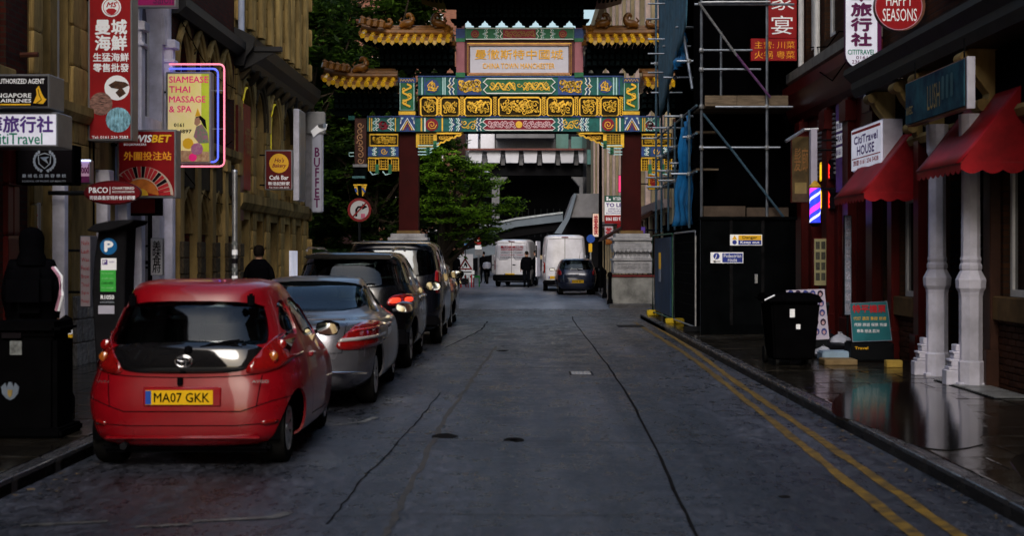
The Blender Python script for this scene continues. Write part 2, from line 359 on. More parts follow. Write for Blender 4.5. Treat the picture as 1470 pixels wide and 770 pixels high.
# kerbs as single stones, paving flags as single slabs
def pavement(name, x0, x1, y0, y1, kx, kside, slabs_to, nslab, skip=None):
    root = tag(MB().box(x0, x1, y0, y1, -.02, .085).build(name, SOIL), kind='structure')
    y = y0
    while y < y1 - .3:
        L = .9 + rnd.random() * .06
        if y < 30: piece('kerb_stone', KERB, root, (kx + kside * .07, y + L / 2, .058 + rnd.uniform(-.004, .004)), (.14, L - .012, .125), .06)
        else:
            tag(MB().box(kx, kx + kside * .14, y, y1, 0, .12).build('kerb_stone', KERB, root), 'far run of kerb'); break
        y += L
    a, b = (kx + kside * .15, x1) if kside > 0 else (x0, kx + kside * .15)
    y = y0; row = 0
    while y < slabs_to:
        h = .62 if row % 1 == 0 else .5; nx_ = nslab; x = a; ws = (b - a) / nx_; x += (row % 2) * -ws / 2
        while x < b - .02:
            u0, u1 = max(a, x), min(b, x + ws)
            if u1 - u0 > .08 and y > 6.5: piece('paving_slab', FLAG, root, ((u0 + u1) / 2, y + h / 2, .095 + rnd.uniform(-.003, .003)), (u1 - u0 - .01, h - .01, .05), .03, (rnd.uniform(-.004, .004), rnd.uniform(-.006, .006), 0))
            x += ws
        y += h; row += 1
    if slabs_to < y1: MB().box(a, b, slabs_to, y1, .08, .118).build('paving', FLAG, root)
    return root
pavement('left_pavement', -6.3, -3.55, -4, 40.9, -3.55, -1, 24, 4)
rp_ = pavement('right_pavement', 3.07, 5.75, -4, 36.5, 3.07, 1, 25.3, 4)
far_p = tag(MB().box(3.0, 5.3, 49.5, 110, -.02, .12).box(-14, -3.2, 50.5, 115, -.02, .12).build('far_pavement', KERB), kind='structure')
isl = tag(MB().prism([(2.7, 43.4), (4.6, 43.4), (4.8, 49.5), (2.9, 49.5)], 'z', -.02, .12).build('gate_island', KERB), kind='structure')
isl2 = tag(MB().prism([(-6, 43.4), (-2.6, 43.4), (-2.8, 49.5), (-6, 49.5)], 'z', -.02, .12).build('gate_island', KERB), kind='structure')
# stone step band under the right shopfronts with cellar grille
g = thing('cellar_grille', 'ribbed grey iron cellar grille set in the pavement by the white columns', 'grille', (5.2, 16.6, .12))
MB().box(5.05, 5.5, 15.2, 17.4, .12, .128).build('frame', DKMETAL, g)
for i in range(22): MB().box(5.08, 5.47, 15.24 + i * .098, 15.28 + i * .098, .128, .14).build('bar', STEEL, g)

PUD = M('puddle_water', (.006, .006, .006), .09, var=.1, scale=3, bump=.04, spec=.5)
def puddle(pts, seed):
    rr = random.Random(seed); q = [gpx(a, b, .12) for a, b in pts]; q = chaikin(q, 2); q = [(a + rr.uniform(-.03, .03), b + rr.uniform(-.05, .05)) for a, b in q]
    tag(MB().prism(q, 'z', .1, .1245).build('puddle', PUD), kind='structure')
puddle([(1215, 560), (1300, 545), (1400, 585), (1420, 640), (1340, 650), (1250, 615), (1180, 590)], 1)
puddle([(1440, 660), (1520, 640), (1560, 720), (1480, 700)], 3)

# wet leaves, chippings and litter collected along the gutters
lit = MB(); rr = random.Random(77)
for _ in range(420):
    sd = rr.random() < .5; x = (-3.5 + abs(rr.gauss(0, .12))) if sd else (3.03 - abs(rr.gauss(0, .10))); y = rr.uniform(7, 34); a = rr.random() * 6.28; s_ = rr.uniform(.008, .03)
    lit.add([(x + s_ * math.cos(a), y + s_ * math.sin(a), .012 + rr.random() * .01), (x - s_ * .5 * math.sin(a), y + s_ * .5 * math.cos(a), .011), (x - s_ * math.cos(a), y - s_ * math.sin(a), .012 + rr.random() * .01), (x + s_ * .5 * math.sin(a), y - s_ * .5 * math.cos(a), .011)], [(0, 1, 2, 3)])
tag(lit.build('gutter_litter', M('wet_leaf_litter', (.10, .07, .035), .4, var=.6, scale=3)), kind='stuff')
# ================================================================ street buildings
SANDST = M('sandstone', (.34, .235, .088), .8, var=.5, scale=1.8, bump=.35, stretch=(1, 1, .35), two=(.11, .076, .03))
SANDDK = M('sooty_sandstone', (.06, .046, .028), .85, var=.5, scale=1.5, bump=.3)
WHSTONE = M('white_painted_stone', (.68, .67, .78), .55, var=.3, scale=2)
BRICKR = brick_mat('dark_red_brick', (.11, .022, .014), (.06, .016, .012), (.05, .04, .03))
BRICKB = brick_mat('brown_brick', (.08, .032, .014), (.045, .02, .011), (.03, .025, .02))
BRICKP = brick_mat('pinkish_brick', (.42, .17, .11), (.32, .12, .08), (.3, .2, .15))
SLATE = M('dark_slate', (.02, .02, .022), .5, var=.3); FRAMEW = M('window_white_paint', (.62, .62, .62), .45, var=.15)
OXBLOOD = M('dark_red_timber', (.07, .006, .005), .35, var=.25, scale=3); BLUEPNL = M('blue_sheet', (.03, .12, .22), .5, var=.4, scale=2)
DARKTIM = M('black_shopfront_timber', (.008, .007, .008), .35, var=.3)
class Facade:
    def __init__(s, X0, o, root): s.X0 = X0; s.o = o; s.r = root
    def x(s, d): return s.X0 + s.o * d
    def bx(s, g, d0, d1, y0, y1, z0, z1): return g.box(s.x(d0), s.x(d1), y0, y1, z0, z1)
    def wall(s, y0, y1, z0, z1, holes, mat, name='wall', th=.4, d=0):
        ys = sorted({y0, y1} | {v for h in holes for v in h[:2] if y0 < v < y1}); zs = sorted({z0, z1} | {v for h in holes for v in h[2:4] if z0 < v < z1})
        g = MB()
        for i in range(len(ys) - 1):
            run = None
            for j in range(len(zs) - 1):
                cy, cz = (ys[i] + ys[i + 1]) / 2, (zs[j] + zs[j + 1]) / 2
                hit = any(h[0] < cy < h[1] and h[2] < cz < h[3] for h in holes)
                if not hit: run = [zs[j], zs[j + 1]] if run is None else [run[0], zs[j + 1]]
                if (hit or j == len(zs) - 2) and run: s.bx(g, d - th, d, ys[i], ys[i + 1], run[0], run[1]); run = None
        return g.build(name, mat, s.r)
    def window(s, y0, y1, z0, z1, mat=None, rec=.12, bars=(1, 1), sill=None, fw=.06, glass=None):
        mat = mat or FRAMEW; g = MB()
        a, b = -rec - .06, -rec
        s.bx(g, a, b, y0, y0 + fw, z0, z1); s.bx(g, a, b, y1 - fw, y1, z0, z1)
        s.bx(g, a, b, y0 + fw, y1 - fw, z0, z0 + fw); s.bx(g, a, b, y0 + fw, y1 - fw, z1 - fw, z1)
        for i in range(bars[0]): m = y0 + (y1 - y0) * (i + 1) / (bars[0] + 1); s.bx(g, a, b - .003, m - .02, m + .02, z0 + fw, z1 - fw)
        for i in range(bars[1]): m = z0 + (z1 - z0) * (i + 1) / (bars[1] + 1); s.bx(g, a, b - .006, y0 + fw, y1 - fw, m - .03, m + .03)
        f = g.build('window', mat, s.r)
        g = MB(); s.bx(g, -rec - .045, -rec - .03, y0 + .02, y1 - .02, z0 + .02, z1 - .02); g.build('pane', glass or DARKGLASS, f)
        if sill: g = MB(); s.bx(g, -.1, .1, y0 - .08, y1 + .08, z0 - .14, z0); g.build('sill', sill, f, bevel=.01)
        return f
    def arch(s, yc, hw, zs, rise, ztop, mat, pointed=False, th=.4, mould=None, name='arch'):
        """fill above an arched opening: rectangle yc+-hw from springing zs to ztop, with the arch cut out"""
        def crv(t):   # t 0..1 from side to crown, returns (dy, z)
            if pointed: a = R(60 * t); return (hw - (2 * hw - 2 * hw * math.cos(a)), zs + rise * math.sin(a) / math.sin(R(60)))
            return (hw * math.cos(R(90 * t)), zs + rise * math.sin(R(90 * t)))
        pts = [crv(i / 8) for i in range(9)]
        g = MB()
        for sg in (-1, 1):
            poly = [(yc + sg * p[0], p[1]) for p in pts] + [(yc, ztop), (yc + sg * hw, ztop)]
            g.prism(poly, 'x', s.x(-th), s.x(-.002))
        f = g.build(name, mat, s.r)
        if mould:
            for k, (off, dd, rr) in enumerate(((.06, .02, .05), (.17, .05, .06))):
                g = MB()
                full = [(-p[0] * (1 + off / hw), zs + (p[1] - zs) * (1 + off / hw)) for p in pts] + [(p[0] * (1 + off / hw), zs + (p[1] - zs) * (1 + off / hw)) for p in reversed(pts[:-1])]
                g.tube([(s.x(dd), yc + a, b) for a, b in full], rr, 6)
                g.build('moulding', mould, f, smooth=True)
        return f
    def band(s, y0, y1, prof, mat, name='cornice'):
        """prof: (d,z) outline"""
        g = MB(); g.add([(s.x(p[0]), y, p[1]) for y in (y0, y1) for p in prof],
            [tuple(range(len(prof))), tuple(range(2 * len(prof) - 1, len(prof) - 1, -1))] + [(i, (i + 1) % len(prof), (i + 1) % len(prof) + len(prof), i + len(prof)) for i in range(len(prof))])
        return g.build(name, mat, s.r)
    def blocks(s, y0, y1, z0, z1, mat, h=.38, wl=.55, d=0, jit=.012, seed=1, top=None, maxn=120):
        rr = random.Random(seed); z = z0; row = 0; n = 0
        while z < z1 - .05:
            hh = min(h, z1 - z); y = y0 - (row % 2) * wl * .5
            while y < y1 - .02:
                a, b = max(y0, y), min(y1, y + wl)
                if b - a > .06 and n < maxn:
                    piece('stone_block', mat, s.r, (s.x(d + .02 + rr.uniform(0, jit)), (a + b) / 2, z + hh / 2), (.08, b - a - .012, hh - .012), .06); n += 1
                y += wl
            z += hh; row += 1
    def box_shell(s, y0, y1, z1, mat, depth=9, name='shell'):
        g = MB(); xb = s.x(-depth)
        g.box(s.x(-.45), xb, y0, y0 + .3, 0, z1).box(s.x(-.45), xb, y1 - .3, y1, 0, z1); g.box(xb, xb - s.o * .3, y0, y1, 0, z1)
        g.build('side_wall', mat, s.r)
        g = MB(); g.box(s.x(.0), xb, y0, y1, z1, z1 + .2); g.build('roof', SLATE, s.r)
        g = MB(); g.box(s.x(-.55), s.x(-.6), y0 + .3, y1 - .3, .1, z1 - .1); g.build('dark_interior', BLACK, s.r)
LX = -6.2
def ly(p): return 12648 / (748 - p)
def lz(p, y): return CH + (364 - y) / (748 - p) * 6.2
# ---- L1: dark red brick house, nearest on the left
r1 = thing('brick_building', 'dark red brick shop building at the left edge behind the airline sign', 'building', (LX, 10, 0))
f = Facade(LX, 1, r1)
ups = [(y, y + .75, 3.9, 6.4) for y in (-42, -38, -34, -30, -26, -22, -18, -14, -9.5, -6.5, -3.5, -.5, 2.5, 5.5, 8.5, 11.5, 14.3, 16.35)]; ups2 = [(a, b, 7.6, 9.8) for a, b, c, d in ups]; gr = [(y, y + 1.9, .6, 2.6) for y in (-9, -5.5, -2, 1.5, 5, 8.5, 12)] 
gr += [(15.3, 16.5, .1, 2.6)]
f.wall(-45, 17.85, 0, 14.5, ups + ups2 + gr, BRICKR)
for h in ups + ups2: f.window(*h, bars=(0, 1), sill=SANDST)
for h in gr: f.window(*h, mat=DARKTIM, bars=(2, 0))
f.band(-45, 17.85, [(-.3, 3.15), (.18, 3.15), (.25, 3.3), (.25, 3.42), (-.3, 3.42)], SANDDK)
f.band(-45, 17.85, [(-.3, 11.9), (.3, 11.9), (.45, 12.2), (-.3, 12.2)], SANDDK)
f.box_shell(-45, 17.85, 14.5, BRICKR)
f.blocks(17.0, 17.4, 0.1, 3.1, OXBLOOD, h=.6, wl=.4, seed=4)
# ---- L2: tan stone building
r2 = thing('stone_building', 'olive tan sandstone building between the airline sign and the tall red seafood banner', 'building', (LX, 19.5, 0))
f = Facade(LX, 1, r2)
hl = [(18.3, 18.72, 4.0, 7), (19.0, 19.45, 4.02, 7), (20.75, 21.25, 4.0, 7)]
dr = [(18.15, 18.75, .15, 2.85), (19.0, 19.6, .15, 2.85), (20.9, 21.45, .15, 2.85)]
f.wall(17.85, 21.7, 0, 12, hl + dr + [(a, b, 8.2, 10.2) for a, b, c, d in hl], SANDST)
for h in hl + [(a, b, 8.2, 10.2) for a, b, c, d in hl]: f.window(*h, bars=(0, 1), fw=.09)
for h in dr: f.window(*h, mat=DARKTIM, bars=(0, 1))
f.band(17.85, 21.7, [(-.3, 3.5), (.1, 3.5), (.16, 3.6), (.16, 3.72), (-.3, 3.72)], SANDST)
f.band(17.85, 21.7, [(-.3, 11.9), (.3, 11.9), (.45, 12.2), (-.3, 12.2)], SANDDK)
f.box_shell(17.85, 21.7, 12.1, BRICKR)
f.blocks(17.9, 18.25, .1, 8, SANDST, h=.55, wl=.4, seed=2); f.blocks(19.5, 20.7, 2.9, 3.5, SANDST, h=.3, wl=.4, seed=3); f.blocks(19.5, 20.7, 3.72, 8, SANDST, h=.55, wl=.62, seed=3)
for y_ in (18.8, 20.75):
    g = MB(); f.bx(g, -.1, .16, y_, y_ + .16, .1, 2.9); f.bx(g, -.1, .2, y_ - .04, y_ + .2, .1, .7); f.bx(g, -.1, .2, y_ - .04, y_ + .2, 2.7, 2.9); g.build('door_jamb', WHSTONE, r2, bevel=.01)
f.blocks(19.65, 20.6, .1, 1.1, M('rough_pale_stone', (.24, .23, .22), .8, var=.6, scale=5, bump=.6), h=.33, wl=.5, seed=8)
g = MB(); g.tube([(f.x(.08), 20.35, 2.0), (f.x(.08), 20.35, 5.2), (f.x(.05), 19.8, 5.35), (f.x(.05), 18.0, 5.3)], .016, 5); g.tube([(f.x(.07), 20.2, 3), (f.x(.07), 20.15, 5.1), (f.x(.07), 20.9, 5.3)], .012, 5); g.build('cable', BLACK, r2)
# ---- L3: white painted gothic front
r3 = thing('white_building', 'white painted stone front with a tall pointed arch beside the red seafood banner', 'building', (LX, 23.2, 0))
f = Facade(LX, 1, r3)
holes = [(23.0, 24.55, 3.95, 6.6), (22.2, 22.55, 4.2, 6.3), (22.75, 24.35, .15, 2.9)]
f.wall(21.7, 25.2, 0, 12, holes + [(22.4, 23.1, 8, 10), (23.7, 24.4, 8, 10)], WHSTONE)
f.arch(23.775, .775, 5.3, 1.2, 6.6, WHSTONE, True, mould=WHSTONE)
f.window(23.0, 24.55, 3.95, 6.5, bars=(1, 1), rec=.22, glass=M('grey_blind', (.10, .10, .13), .6, var=.2)); f.window(22.2, 22.55, 4.2, 6.3, bars=(0, 1))
f.window(22.4, 23.1, 8, 10); f.window(23.7, 24.4, 8, 10); f.window(22.75, 24.35, .15, 2.9, mat=DARKTIM, bars=(2, 1))
for y_ in (21.85, 22.7, 24.7):
    g = MB(); f.bx(g, -.1, .14, y_, y_ + .22, .1, 5.3); f.bx(g, -.1, .2, y_ - .05, y_ + .27, 5.25, 5.4); f.bx(g, -.1, .18, y_ - .03, y_ + .25, 5.0, 5.06); f.bx(g, -.1, .2, y_ - .05, y_ + .27, .1, .8); g.build('pilaster', WHSTONE, r3, bevel=.012)
f.band(21.7, 25.2, [(-.3, 3.3), (.12, 3.3), (.2, 3.42), (.2, 3.6), (-.3, 3.6)], WHSTONE)
f.band(21.7, 25.2, [(-.3, 6.6), (.2, 6.6), (.3, 6.75), (.3, 6.9), (-.3, 6.9)], WHSTONE)
f.box_shell(21.7, 25.2, 12.1, BRICKR)
# ---- L4: red brick with sandstone gothic arches
r4 = thing('gothic_building', 'dark red brick building with pointed sandstone window arches behind the massage sign', 'building', (LX, 28, 0))
f = Facade(LX, 1, r4)
yl = [25.55, 26.75, 27.95, 29.15]; hl = [(y, y + .85, 3.9, 5.75) for y in yl]; gl = [(25.7, 26.5, .2, 2.75), (27.0, 27.8, .2, 2.75), (28.35, 29.05, .2, 2.75), (29.25, 29.95, .2, 2.75)]
f.wall(25.2, 30.7, 0, 12, hl + gl + [(y, y + .85, 7.1, 9.2) for y in yl], BRICKR)
for y in yl:
    f.arch(y + .425, .425, 4.95, .7, 5.75, BRICKR, True, mould=SANDST); f.window(y, y + .85, 3.9, 5.7, rec=.2, mat=SANDST, bars=(1, 0)); f.window(y, y + .85, 7.1, 9.2, mat=SANDST)
for h in gl: f.arch((h[0] + h[1]) / 2, (h[1] - h[0]) / 2, 2.05, .6, 2.75, SANDST, True, mould=SANDST); f.window(*h, mat=DARKTIM, bars=(0, 1), rec=.25)
f.band(25.2, 30.7, [(-.3, 5.95), (.12, 5.95), (.26, 6.08), (.26, 6.24), (-.3, 6.34)], SLATE)
f.band(25.2, 30.7, [(-.3, 3.6), (.1, 3.6), (.18, 3.7), (.18, 3.85), (-.3, 3.85)], SANDST)
f.band(25.2, 30.7, [(-.3, 2.9), (.1, 2.9), (.1, 3.55), (-.3, 3.55)], SANDDK, 'lintel')
for y_ in (25.22, 26.58, 27.88, 29.06, 30.3):
    g = MB(); f.bx(g, -.1, .15, y_, y_ + .34, .1, 3.6); f.bx(g, -.1, .22, y_ - .04, y_ + .38, .1, 1.0); f.bx(g, -.1, .2, y_ - .03, y_ + .37, 3.35, 3.6); g.build('pilaster', SANDST, r4, bevel=.015)
    f.blocks(y_ - .03, y_ + .37, .1, 1.9, M('rough_dark_stone', (.09, .07, .045), .85, var=.6, scale=5, bump=.7), h=.3, wl=.42, d=.16, seed=int(y_ * 7))
f.box_shell(25.2, 30.7, 12.1, BRICKR)
# ---- L5: big sandstone corner building with round arches, dark cornice, bay shafts above
r5 = thing('sandstone_corner_building', 'tan sandstone corner building with round arches and dark cornice ending the left side', 'building', (LX, 36, 0))
f = Facade(LX, 1, r5)
ac = [(31.9, .62), (33.6, .62), (35.55, .72), (37.5, .62), (39.4, .62)]
hl = [(c - w_, c + w_, 3.2, 5.55) for c, w_ in ac]; gl = [(c - w_ * .85, c + w_ * .85, .2, 2.45) for c, w_ in ac]
up = [(31.3, 31.9, 6.75, 12), (32.6, 33.2, 6.75, 12), (34.9, 35.5, 6.75, 12), (36.2, 36.8, 6.75, 12), (38.1, 38.7, 6.75, 12), (39.3, 39.9, 6.75, 12)]
f.wall(30.7, 40.7, 0, 14, hl + gl + up, SANDST)
AMBER = M('dim_lit_window', (.5, .28, .08), .6, var=.6, scale=3, emit=.05)
for i, ((c, w_), h) in enumerate(zip(ac, hl)):
    f.arch(c, w_, 4.6, .85, 5.55, SANDST, False, mould=SANDST if i % 2 == 0 else SANDDK)
    f.window(h[0], h[1], 3.2, 5.5, mat=OXBLOOD if i in (0, 1) else DARKTIM, bars=(1, 1), rec=.25)
for h in gl: f.window(*h, mat=DARKTIM, bars=(1, 0), rec=.25, glass=AMBER if h[0] < 34 and h[0] > 33 else DARKGLASS)
for h in up:
    for z0, z1, mt in ((6.75, 7.6, None), (7.75, 9.4, 1), (9.55, 10.4, None), (10.5, 12, 1)):
        if mt is None: g = MB(); f.bx(g, -.3, -.1, h[0], h[1], z0, z1); g.build('brick_infill', BRICKR, r5)
        else: f.window(h[0], h[1], z0, z1, rec=.16, bars=(1, 1))
        g = MB(); f.bx(g, -.3, -.05, h[0], h[1], z1, z1 + .15); g.build('lintel', SANDST, r5)
# ribbed shafts and ashlar courses
for y_ in (30.75, 32.0, 33.3, 34.45, 35.6, 36.95, 37.65, 38.8, 40.05):
    g = MB()
    for k in range(2): g.lathe([(.1, 6.75), (.1, 12.5)], (f.x(.06), y_ + .12 + k * .2, 0), 8)
    g.build('shaft', SANDST, r5, smooth=True)
    f.blocks(y_ + .0, y_ + .5, 6.75, 12.2, SANDST, h=.42, wl=.5, d=-.03, seed=int(y_ * 3))
f.blocks(30.75, 31.2, .1, 5.7, SANDST, h=.42, wl=.45, seed=21); f.blocks(32.55, 32.95, .1, 5.7, SANDST, h=.42, wl=.4, seed=22)
f.blocks(34.25, 34.8, .1, 5.7, SANDST, h=.42, wl=.3, seed=23); f.blocks(36.3, 36.85, .1, 5.7, SANDST, h=.42, wl=.3, seed=24); f.blocks(38.15, 38.75, .1, 5.7, SANDST, h=.42, wl=.3, seed=25); f.blocks(40.05, 40.68, .1, 5.7, SANDST, h=.42, wl=.35, seed=26)
f.band(30.7, 40.9, [(-.3, 5.75), (.2, 5.75), (.26, 5.95), (.4, 6.12), (.45, 6.36), (.2, 6.5), (-.3, 6.7)], SLATE)
f.band(30.7, 40.75, [(-.3, 2.65), (.12, 2.65), (.2, 2.8), (.2, 3.0), (-.3, 3.0)], SANDST)
f.band(30.7, 40.75, [(-.3, 13.8), (.4, 13.8), (.6, 14.2), (-.3, 14.2)], SANDDK)
for i in range(10):   # carved corbels under the dark cornice
    g = MB(); y_ = 31 + i * 1.05; g.prism([(0, 5.45), (.12, 5.5), (.3, 5.7), (.3, 5.8), (0, 5.8)], 'y', y_, y_ + .2)
    g.v = [(f.X0 + v[0], v[1], v[2]) for v in g.v]; g.build('corbel', SANDDK, r5)
# gable end facing down the street beyond is not seen; end wall with quoins at the corner
f.box_shell(30.7, 40.7, 14.1, SANDST)
for i in range(26): piece('quoin', SANDST, r5, (LX - .1, 40.72, .35 + i * .5), (.62 if i % 2 else .4, .1, .48), .05)
for (c, w_, m_) in ((31.9, .62, 'neon_yellow_trim'), (35.55, .72, 'neon_yellow_trim')):   # thin yellow painted arcs on the arches
    pa = [(f.x(.05), c - (w_ - .05) * math.cos(R(a)), 4.6 + .8 * math.sin(R(a))) for a in range(0, 100, 10)]
    pa = [(f.x(.05), c - (w_ - .05), 3.5)] + pa
    MB().tube(pa, .028, 6).build('yellow_trim', M('neon_yellow_trim', (.75, .6, .03), .4, var=0, emit=.1), r5)
# big bracket sticking out of the cornice and downpipe
g = MB(); g.box(f.x(0), f.x(1.0), 30.85, 31.0, 6.08, 6.18); g.prism([(LX, 5.6), (LX + .85, 6.06), (LX, 6.06)], 'y', 30.9, 31.0); g.build('bracket', SLATE, r5)
MB().tube([(f.x(.14), 30.78, 6.4), (f.x(.14), 30.78, 13.9)], .07, 10).build('downpipe', M('pale_blue_pipe', (.4, .45, .6), .4, var=.15), r5, smooth=True)
r1_ = r4
for a_, b_ in (((25.4, 5.9), (30.4, 5.2)), ((26, 3.9), (30, 4.05)), ((25.6, 3.2), (30.3, 2.75))): MB().tube([(LX + .1, a_[0] + (b_[0] - a_[0]) * t / 8, a_[1] + (b_[1] - a_[1]) * t / 8 - .25 * math.sin(math.pi * t / 8)) for t in range(9)], .011, 5).build('cable', BLACK, r1_)
# ================================================================ right side
RX = 5.6
def ry(p): return 11424 / (p - 748)
def rz(p, y): return CH + (364 - y) / (p - 748) * 5.6
r6 = thing('corner_restaurant', 'brown brick restaurant with white columns and two dark red awnings on the right', 'building', (RX, 15, 0))
f = Facade(RX, -1, r6)
STRIP = M('brown_stone_sill', (.10, .06, .025), .7, var=.4, scale=4)
gr = [(21.3, 21.9, .15, 2.6), (20.05, 21.0, 1.05, 2.5), (16.95, 18.55, .2, 2.9), (14.2, 16.5, 1.18, 2.95), (11.2, 13.2, 1.1, 2.9), (7.2, 9.8, 1.1, 2.9), (3, 6, 1.1, 2.9), (-2, 1, 1.1, 2.9), (-8, -4, 1.1, 2.9)]
up = [(y, y + .9, 5.2, 7.2) for y in (-42, -38, -34, -30, -26, -22, -18, -14, -10, -7, -4, -1.2, 1.6, 4.6, 7.4, 10.2, 12.6, 15.2, 17.6, 20.0)]
f.wall(-45, 22.0, 0, 15, gr + up + [(a, b, 8.6, 10.6) for a, b, c, d in up], BRICKB)
for i, h in enumerate(gr):
    if i in (0, 2): f.window(*h, mat=DARKTIM, bars=(1, 1), rec=.3)
    else: f.window(*h, mat=FRAMEW, bars=(0, 0), rec=.08, sill=None, fw=.08)
    if i not in (0, 2): g = MB(); f.bx(g, -.1, .09, h[0] - .15, h[1] + .15, h[2] - .28, h[2]); g.build('sill', STRIP, r6, bevel=.012)
for h in up + [(a, b, 8.6, 10.6) for a, b, c, d in up]: f.window(*h, sill=SANDST, fw=.09)
# dark panelled stall riser + timber pilasters with scroll corbels
for y_ in (21.03, 19.6, 18.6, 16.6, 13.7, 10.9):
    g = MB(); f.bx(g, -.05, .12, y_, y_ + .26, .1, 3.3); f.bx(g, -.05, .17, y_ - .02, y_ + .28, .1, .55); g.build('pilaster', OXBLOOD if y_ > 19 else M('dark_stained_timber', (.05, .02, .012), .5, var=.4), r6, bevel=.01)
    g = MB(); g.prism([(0, 3.25), (.12, 3.25), (.16, 3.4), (.13, 3.55), (.32, 3.8), (.4, 3.95), (.38, 4.08), (0, 4.08)], 'y', y_, y_ + .24)
    g.v = [(RX - v[0], v[1], v[2]) for v in g.v]; c = g.build('corbel', SANDST if y_ > 13 else SANDDK, r6, bevel=.01)
    for a_, b_ in ((.2, 3.42), (.4, 3.98)): MB().tube([(RX - a_, y_ - .02, b_), (RX - a_, y_ + .26, b_)], .075, 10).build('scroll', SANDST, c, smooth=True)
f.band(-45, 21.95, [(-.3, 4.08), (.45, 4.08), (.5, 4.2), (.5, 4.3), (.62, 4.42), (.62, 4.5), (-.3, 4.75)], SLATE)
f.band(-45, 21.95, [(-.3, 3.3), (.06, 3.3), (.06, 4.05), (-.3, 4.05)], DARKTIM, 'fascia')
f.band(-45, 21.95, [(-.3, 3.22), (.1, 3.2), (.14, 3.28), (.1, 3.34), (-.3, 3.34)], SANDST, 'moulding')
f.box_shell(-45, 22, 15, BRICKB)
rb = random.Random(5)
for zr in range(11):    # brick courses one can pick out under the near sills
    yy = 14.0 - (zr % 2) * .11
    while yy < 20.9:
        if not (16.85 < yy < 18.7) and yy > 14: piece('brick', M('soot_brown_brick', (.045, .017, .009), .75, var=.4, scale=6), r6, (RX - .012, yy, .12 + zr * .078), (.03, .21, .066), .08)
        yy += .225
g = MB(); 
for i in range(26): g.box(RX - .01, RX - .04, 17.1, 18.4, .3 + i * .09, .36 + i * .09)
g.build('roller_shutter', DARKTIM, r6)
# lamp heads on the dark fascia
for p_, q_ in ((1245, 140), (1295, 110), (1377, 67)):
    D = ry(p_) * .93; c = px(p_, q_, D)
    t = thing('spot_lamp', {1245: 'small chrome spot lamp under the dark cornice, furthest of three', 1295: 'small chrome spot lamp above the far end of the painted sign', 1377: 'small chrome spot lamp above the near end of the painted sign'}[p_], 'lamp', c, 'spot lamps along the dark fascia')
    MB().tube([(RX, D, c[2] + .05), (c[0] + .1, D, c[2] + .1), (c[0], D, c[2] + .02)], .012, 6).build('arm', DKMETAL, t)
    MB().lathe([(.0, .06), (.04, .055), (.06, 0), (.055, -.03), (0, -.03)], c, 12).build('shade', M('chrome', (.7, .7, .72), .15, 1, var=0), t, smooth=True)
# ---- R7 red painted shop, barber etc.
r7 = thing('red_shop_building', 'narrow dark red shop building with louvre and stone ledge between the awning and the scaffold', 'building', (RX, 25, 0))
f = Facade(RX, -1, r7)
gr = [(22.5, 23.6, .15, 2.9), (24.3, 25.1, .15, 2.7), (26.2, 27.4, .15, 2.7)]
up = [(23.0, 23.9, 5.6, 7.9), (25.3, 26.2, 5.6, 7.9), (27.0, 27.9, 5.6, 7.9)]
f.wall(22, 29.3, 0, 5.05, gr, OXBLOOD); f.wall(22, 29.3, 5.3, 13, up, BRICKB, 'upper_wall')
for h in gr: f.window(*h, mat=OXBLOOD, bars=(0, 1), rec=.2)
for h in up: f.window(*h, mat=FRAMEW, bars=(0, 1), rec=.1, fw=.12)
f.band(22, 29.3, [(-.3, 5.05), (.14, 5.05), (.22, 5.12), (.22, 5.3), (-.3, 5.3)], M('pale_ledge_stone', (.2, .19, .17), .7, var=.3), 'ledge')
f.band(22, 29.3, [(-.3, 4.3), (.1, 4.3), (.18, 4.4), (.3, 4.8), (.3, 5.0), (-.3, 5.0)], OXBLOOD)
for y_ in (22.1, 23.75, 25.4, 27.7):
    g = MB(); f.bx(g, -.05, .14, y_, y_ + .42, .1, 4.3); f.bx(g, -.05, .19, y_ - .04, y_ + .46, 3.9, 4.25); f.bx(g, -.05, .19, y_ - .04, y_ + .46, .1, .6); g.build('pilaster', OXBLOOD, r7, bevel=.01)
for i in range(14): g = MB(); f.bx(g, .0, .05, 25.2, 26.6, 3.1 + i * .08, 3.14 + i * .08); g.build('louvre_slat', M('grey_slat', (.3, .3, .32), .5, .3), r7)
f.box_shell(22, 29.3, 13, BRICKB)
for y_ in (27.9, 26.4): MB().tube([(f.x(.1), y_, 5.3), (f.x(.1), y_, 12.8)], .055, 8).build('downpipe', FRAMEW, r7, smooth=True)
MB().tube([(f.x(.1), 23.4, 5.32), (f.x(.14), 24.4, 5.5), (f.x(.12), 25.4, 5.38), (f.x(.1), 27, 5.6)], .012, 5).build('cable', BLACK, r7)
MB().tube([(f.x(.3), 22.4, 4.95), (f.x(.34), 24, 4.6), (f.x(.3), 25.2, 4.9)], .012, 5).build('cable', BLACK, r7)
# ---- R8 building behind the scaffold
r8 = thing('scaffolded_building', 'dark shadowed building behind the scaffold and black hoarding', 'building', (RX, 33, 0))
f = Facade(RX + .3, -1, r8)
up = [(y, y + 1.1, z, z + 1.9) for y in (30, 32.4, 34.6) for z in (3.4, 6.6, 9.6)]
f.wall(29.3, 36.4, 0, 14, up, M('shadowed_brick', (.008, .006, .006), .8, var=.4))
for h in up: f.window(*h, mat=DARKTIM)
f.box_shell(29.3, 36.4, 14, BRICKB)
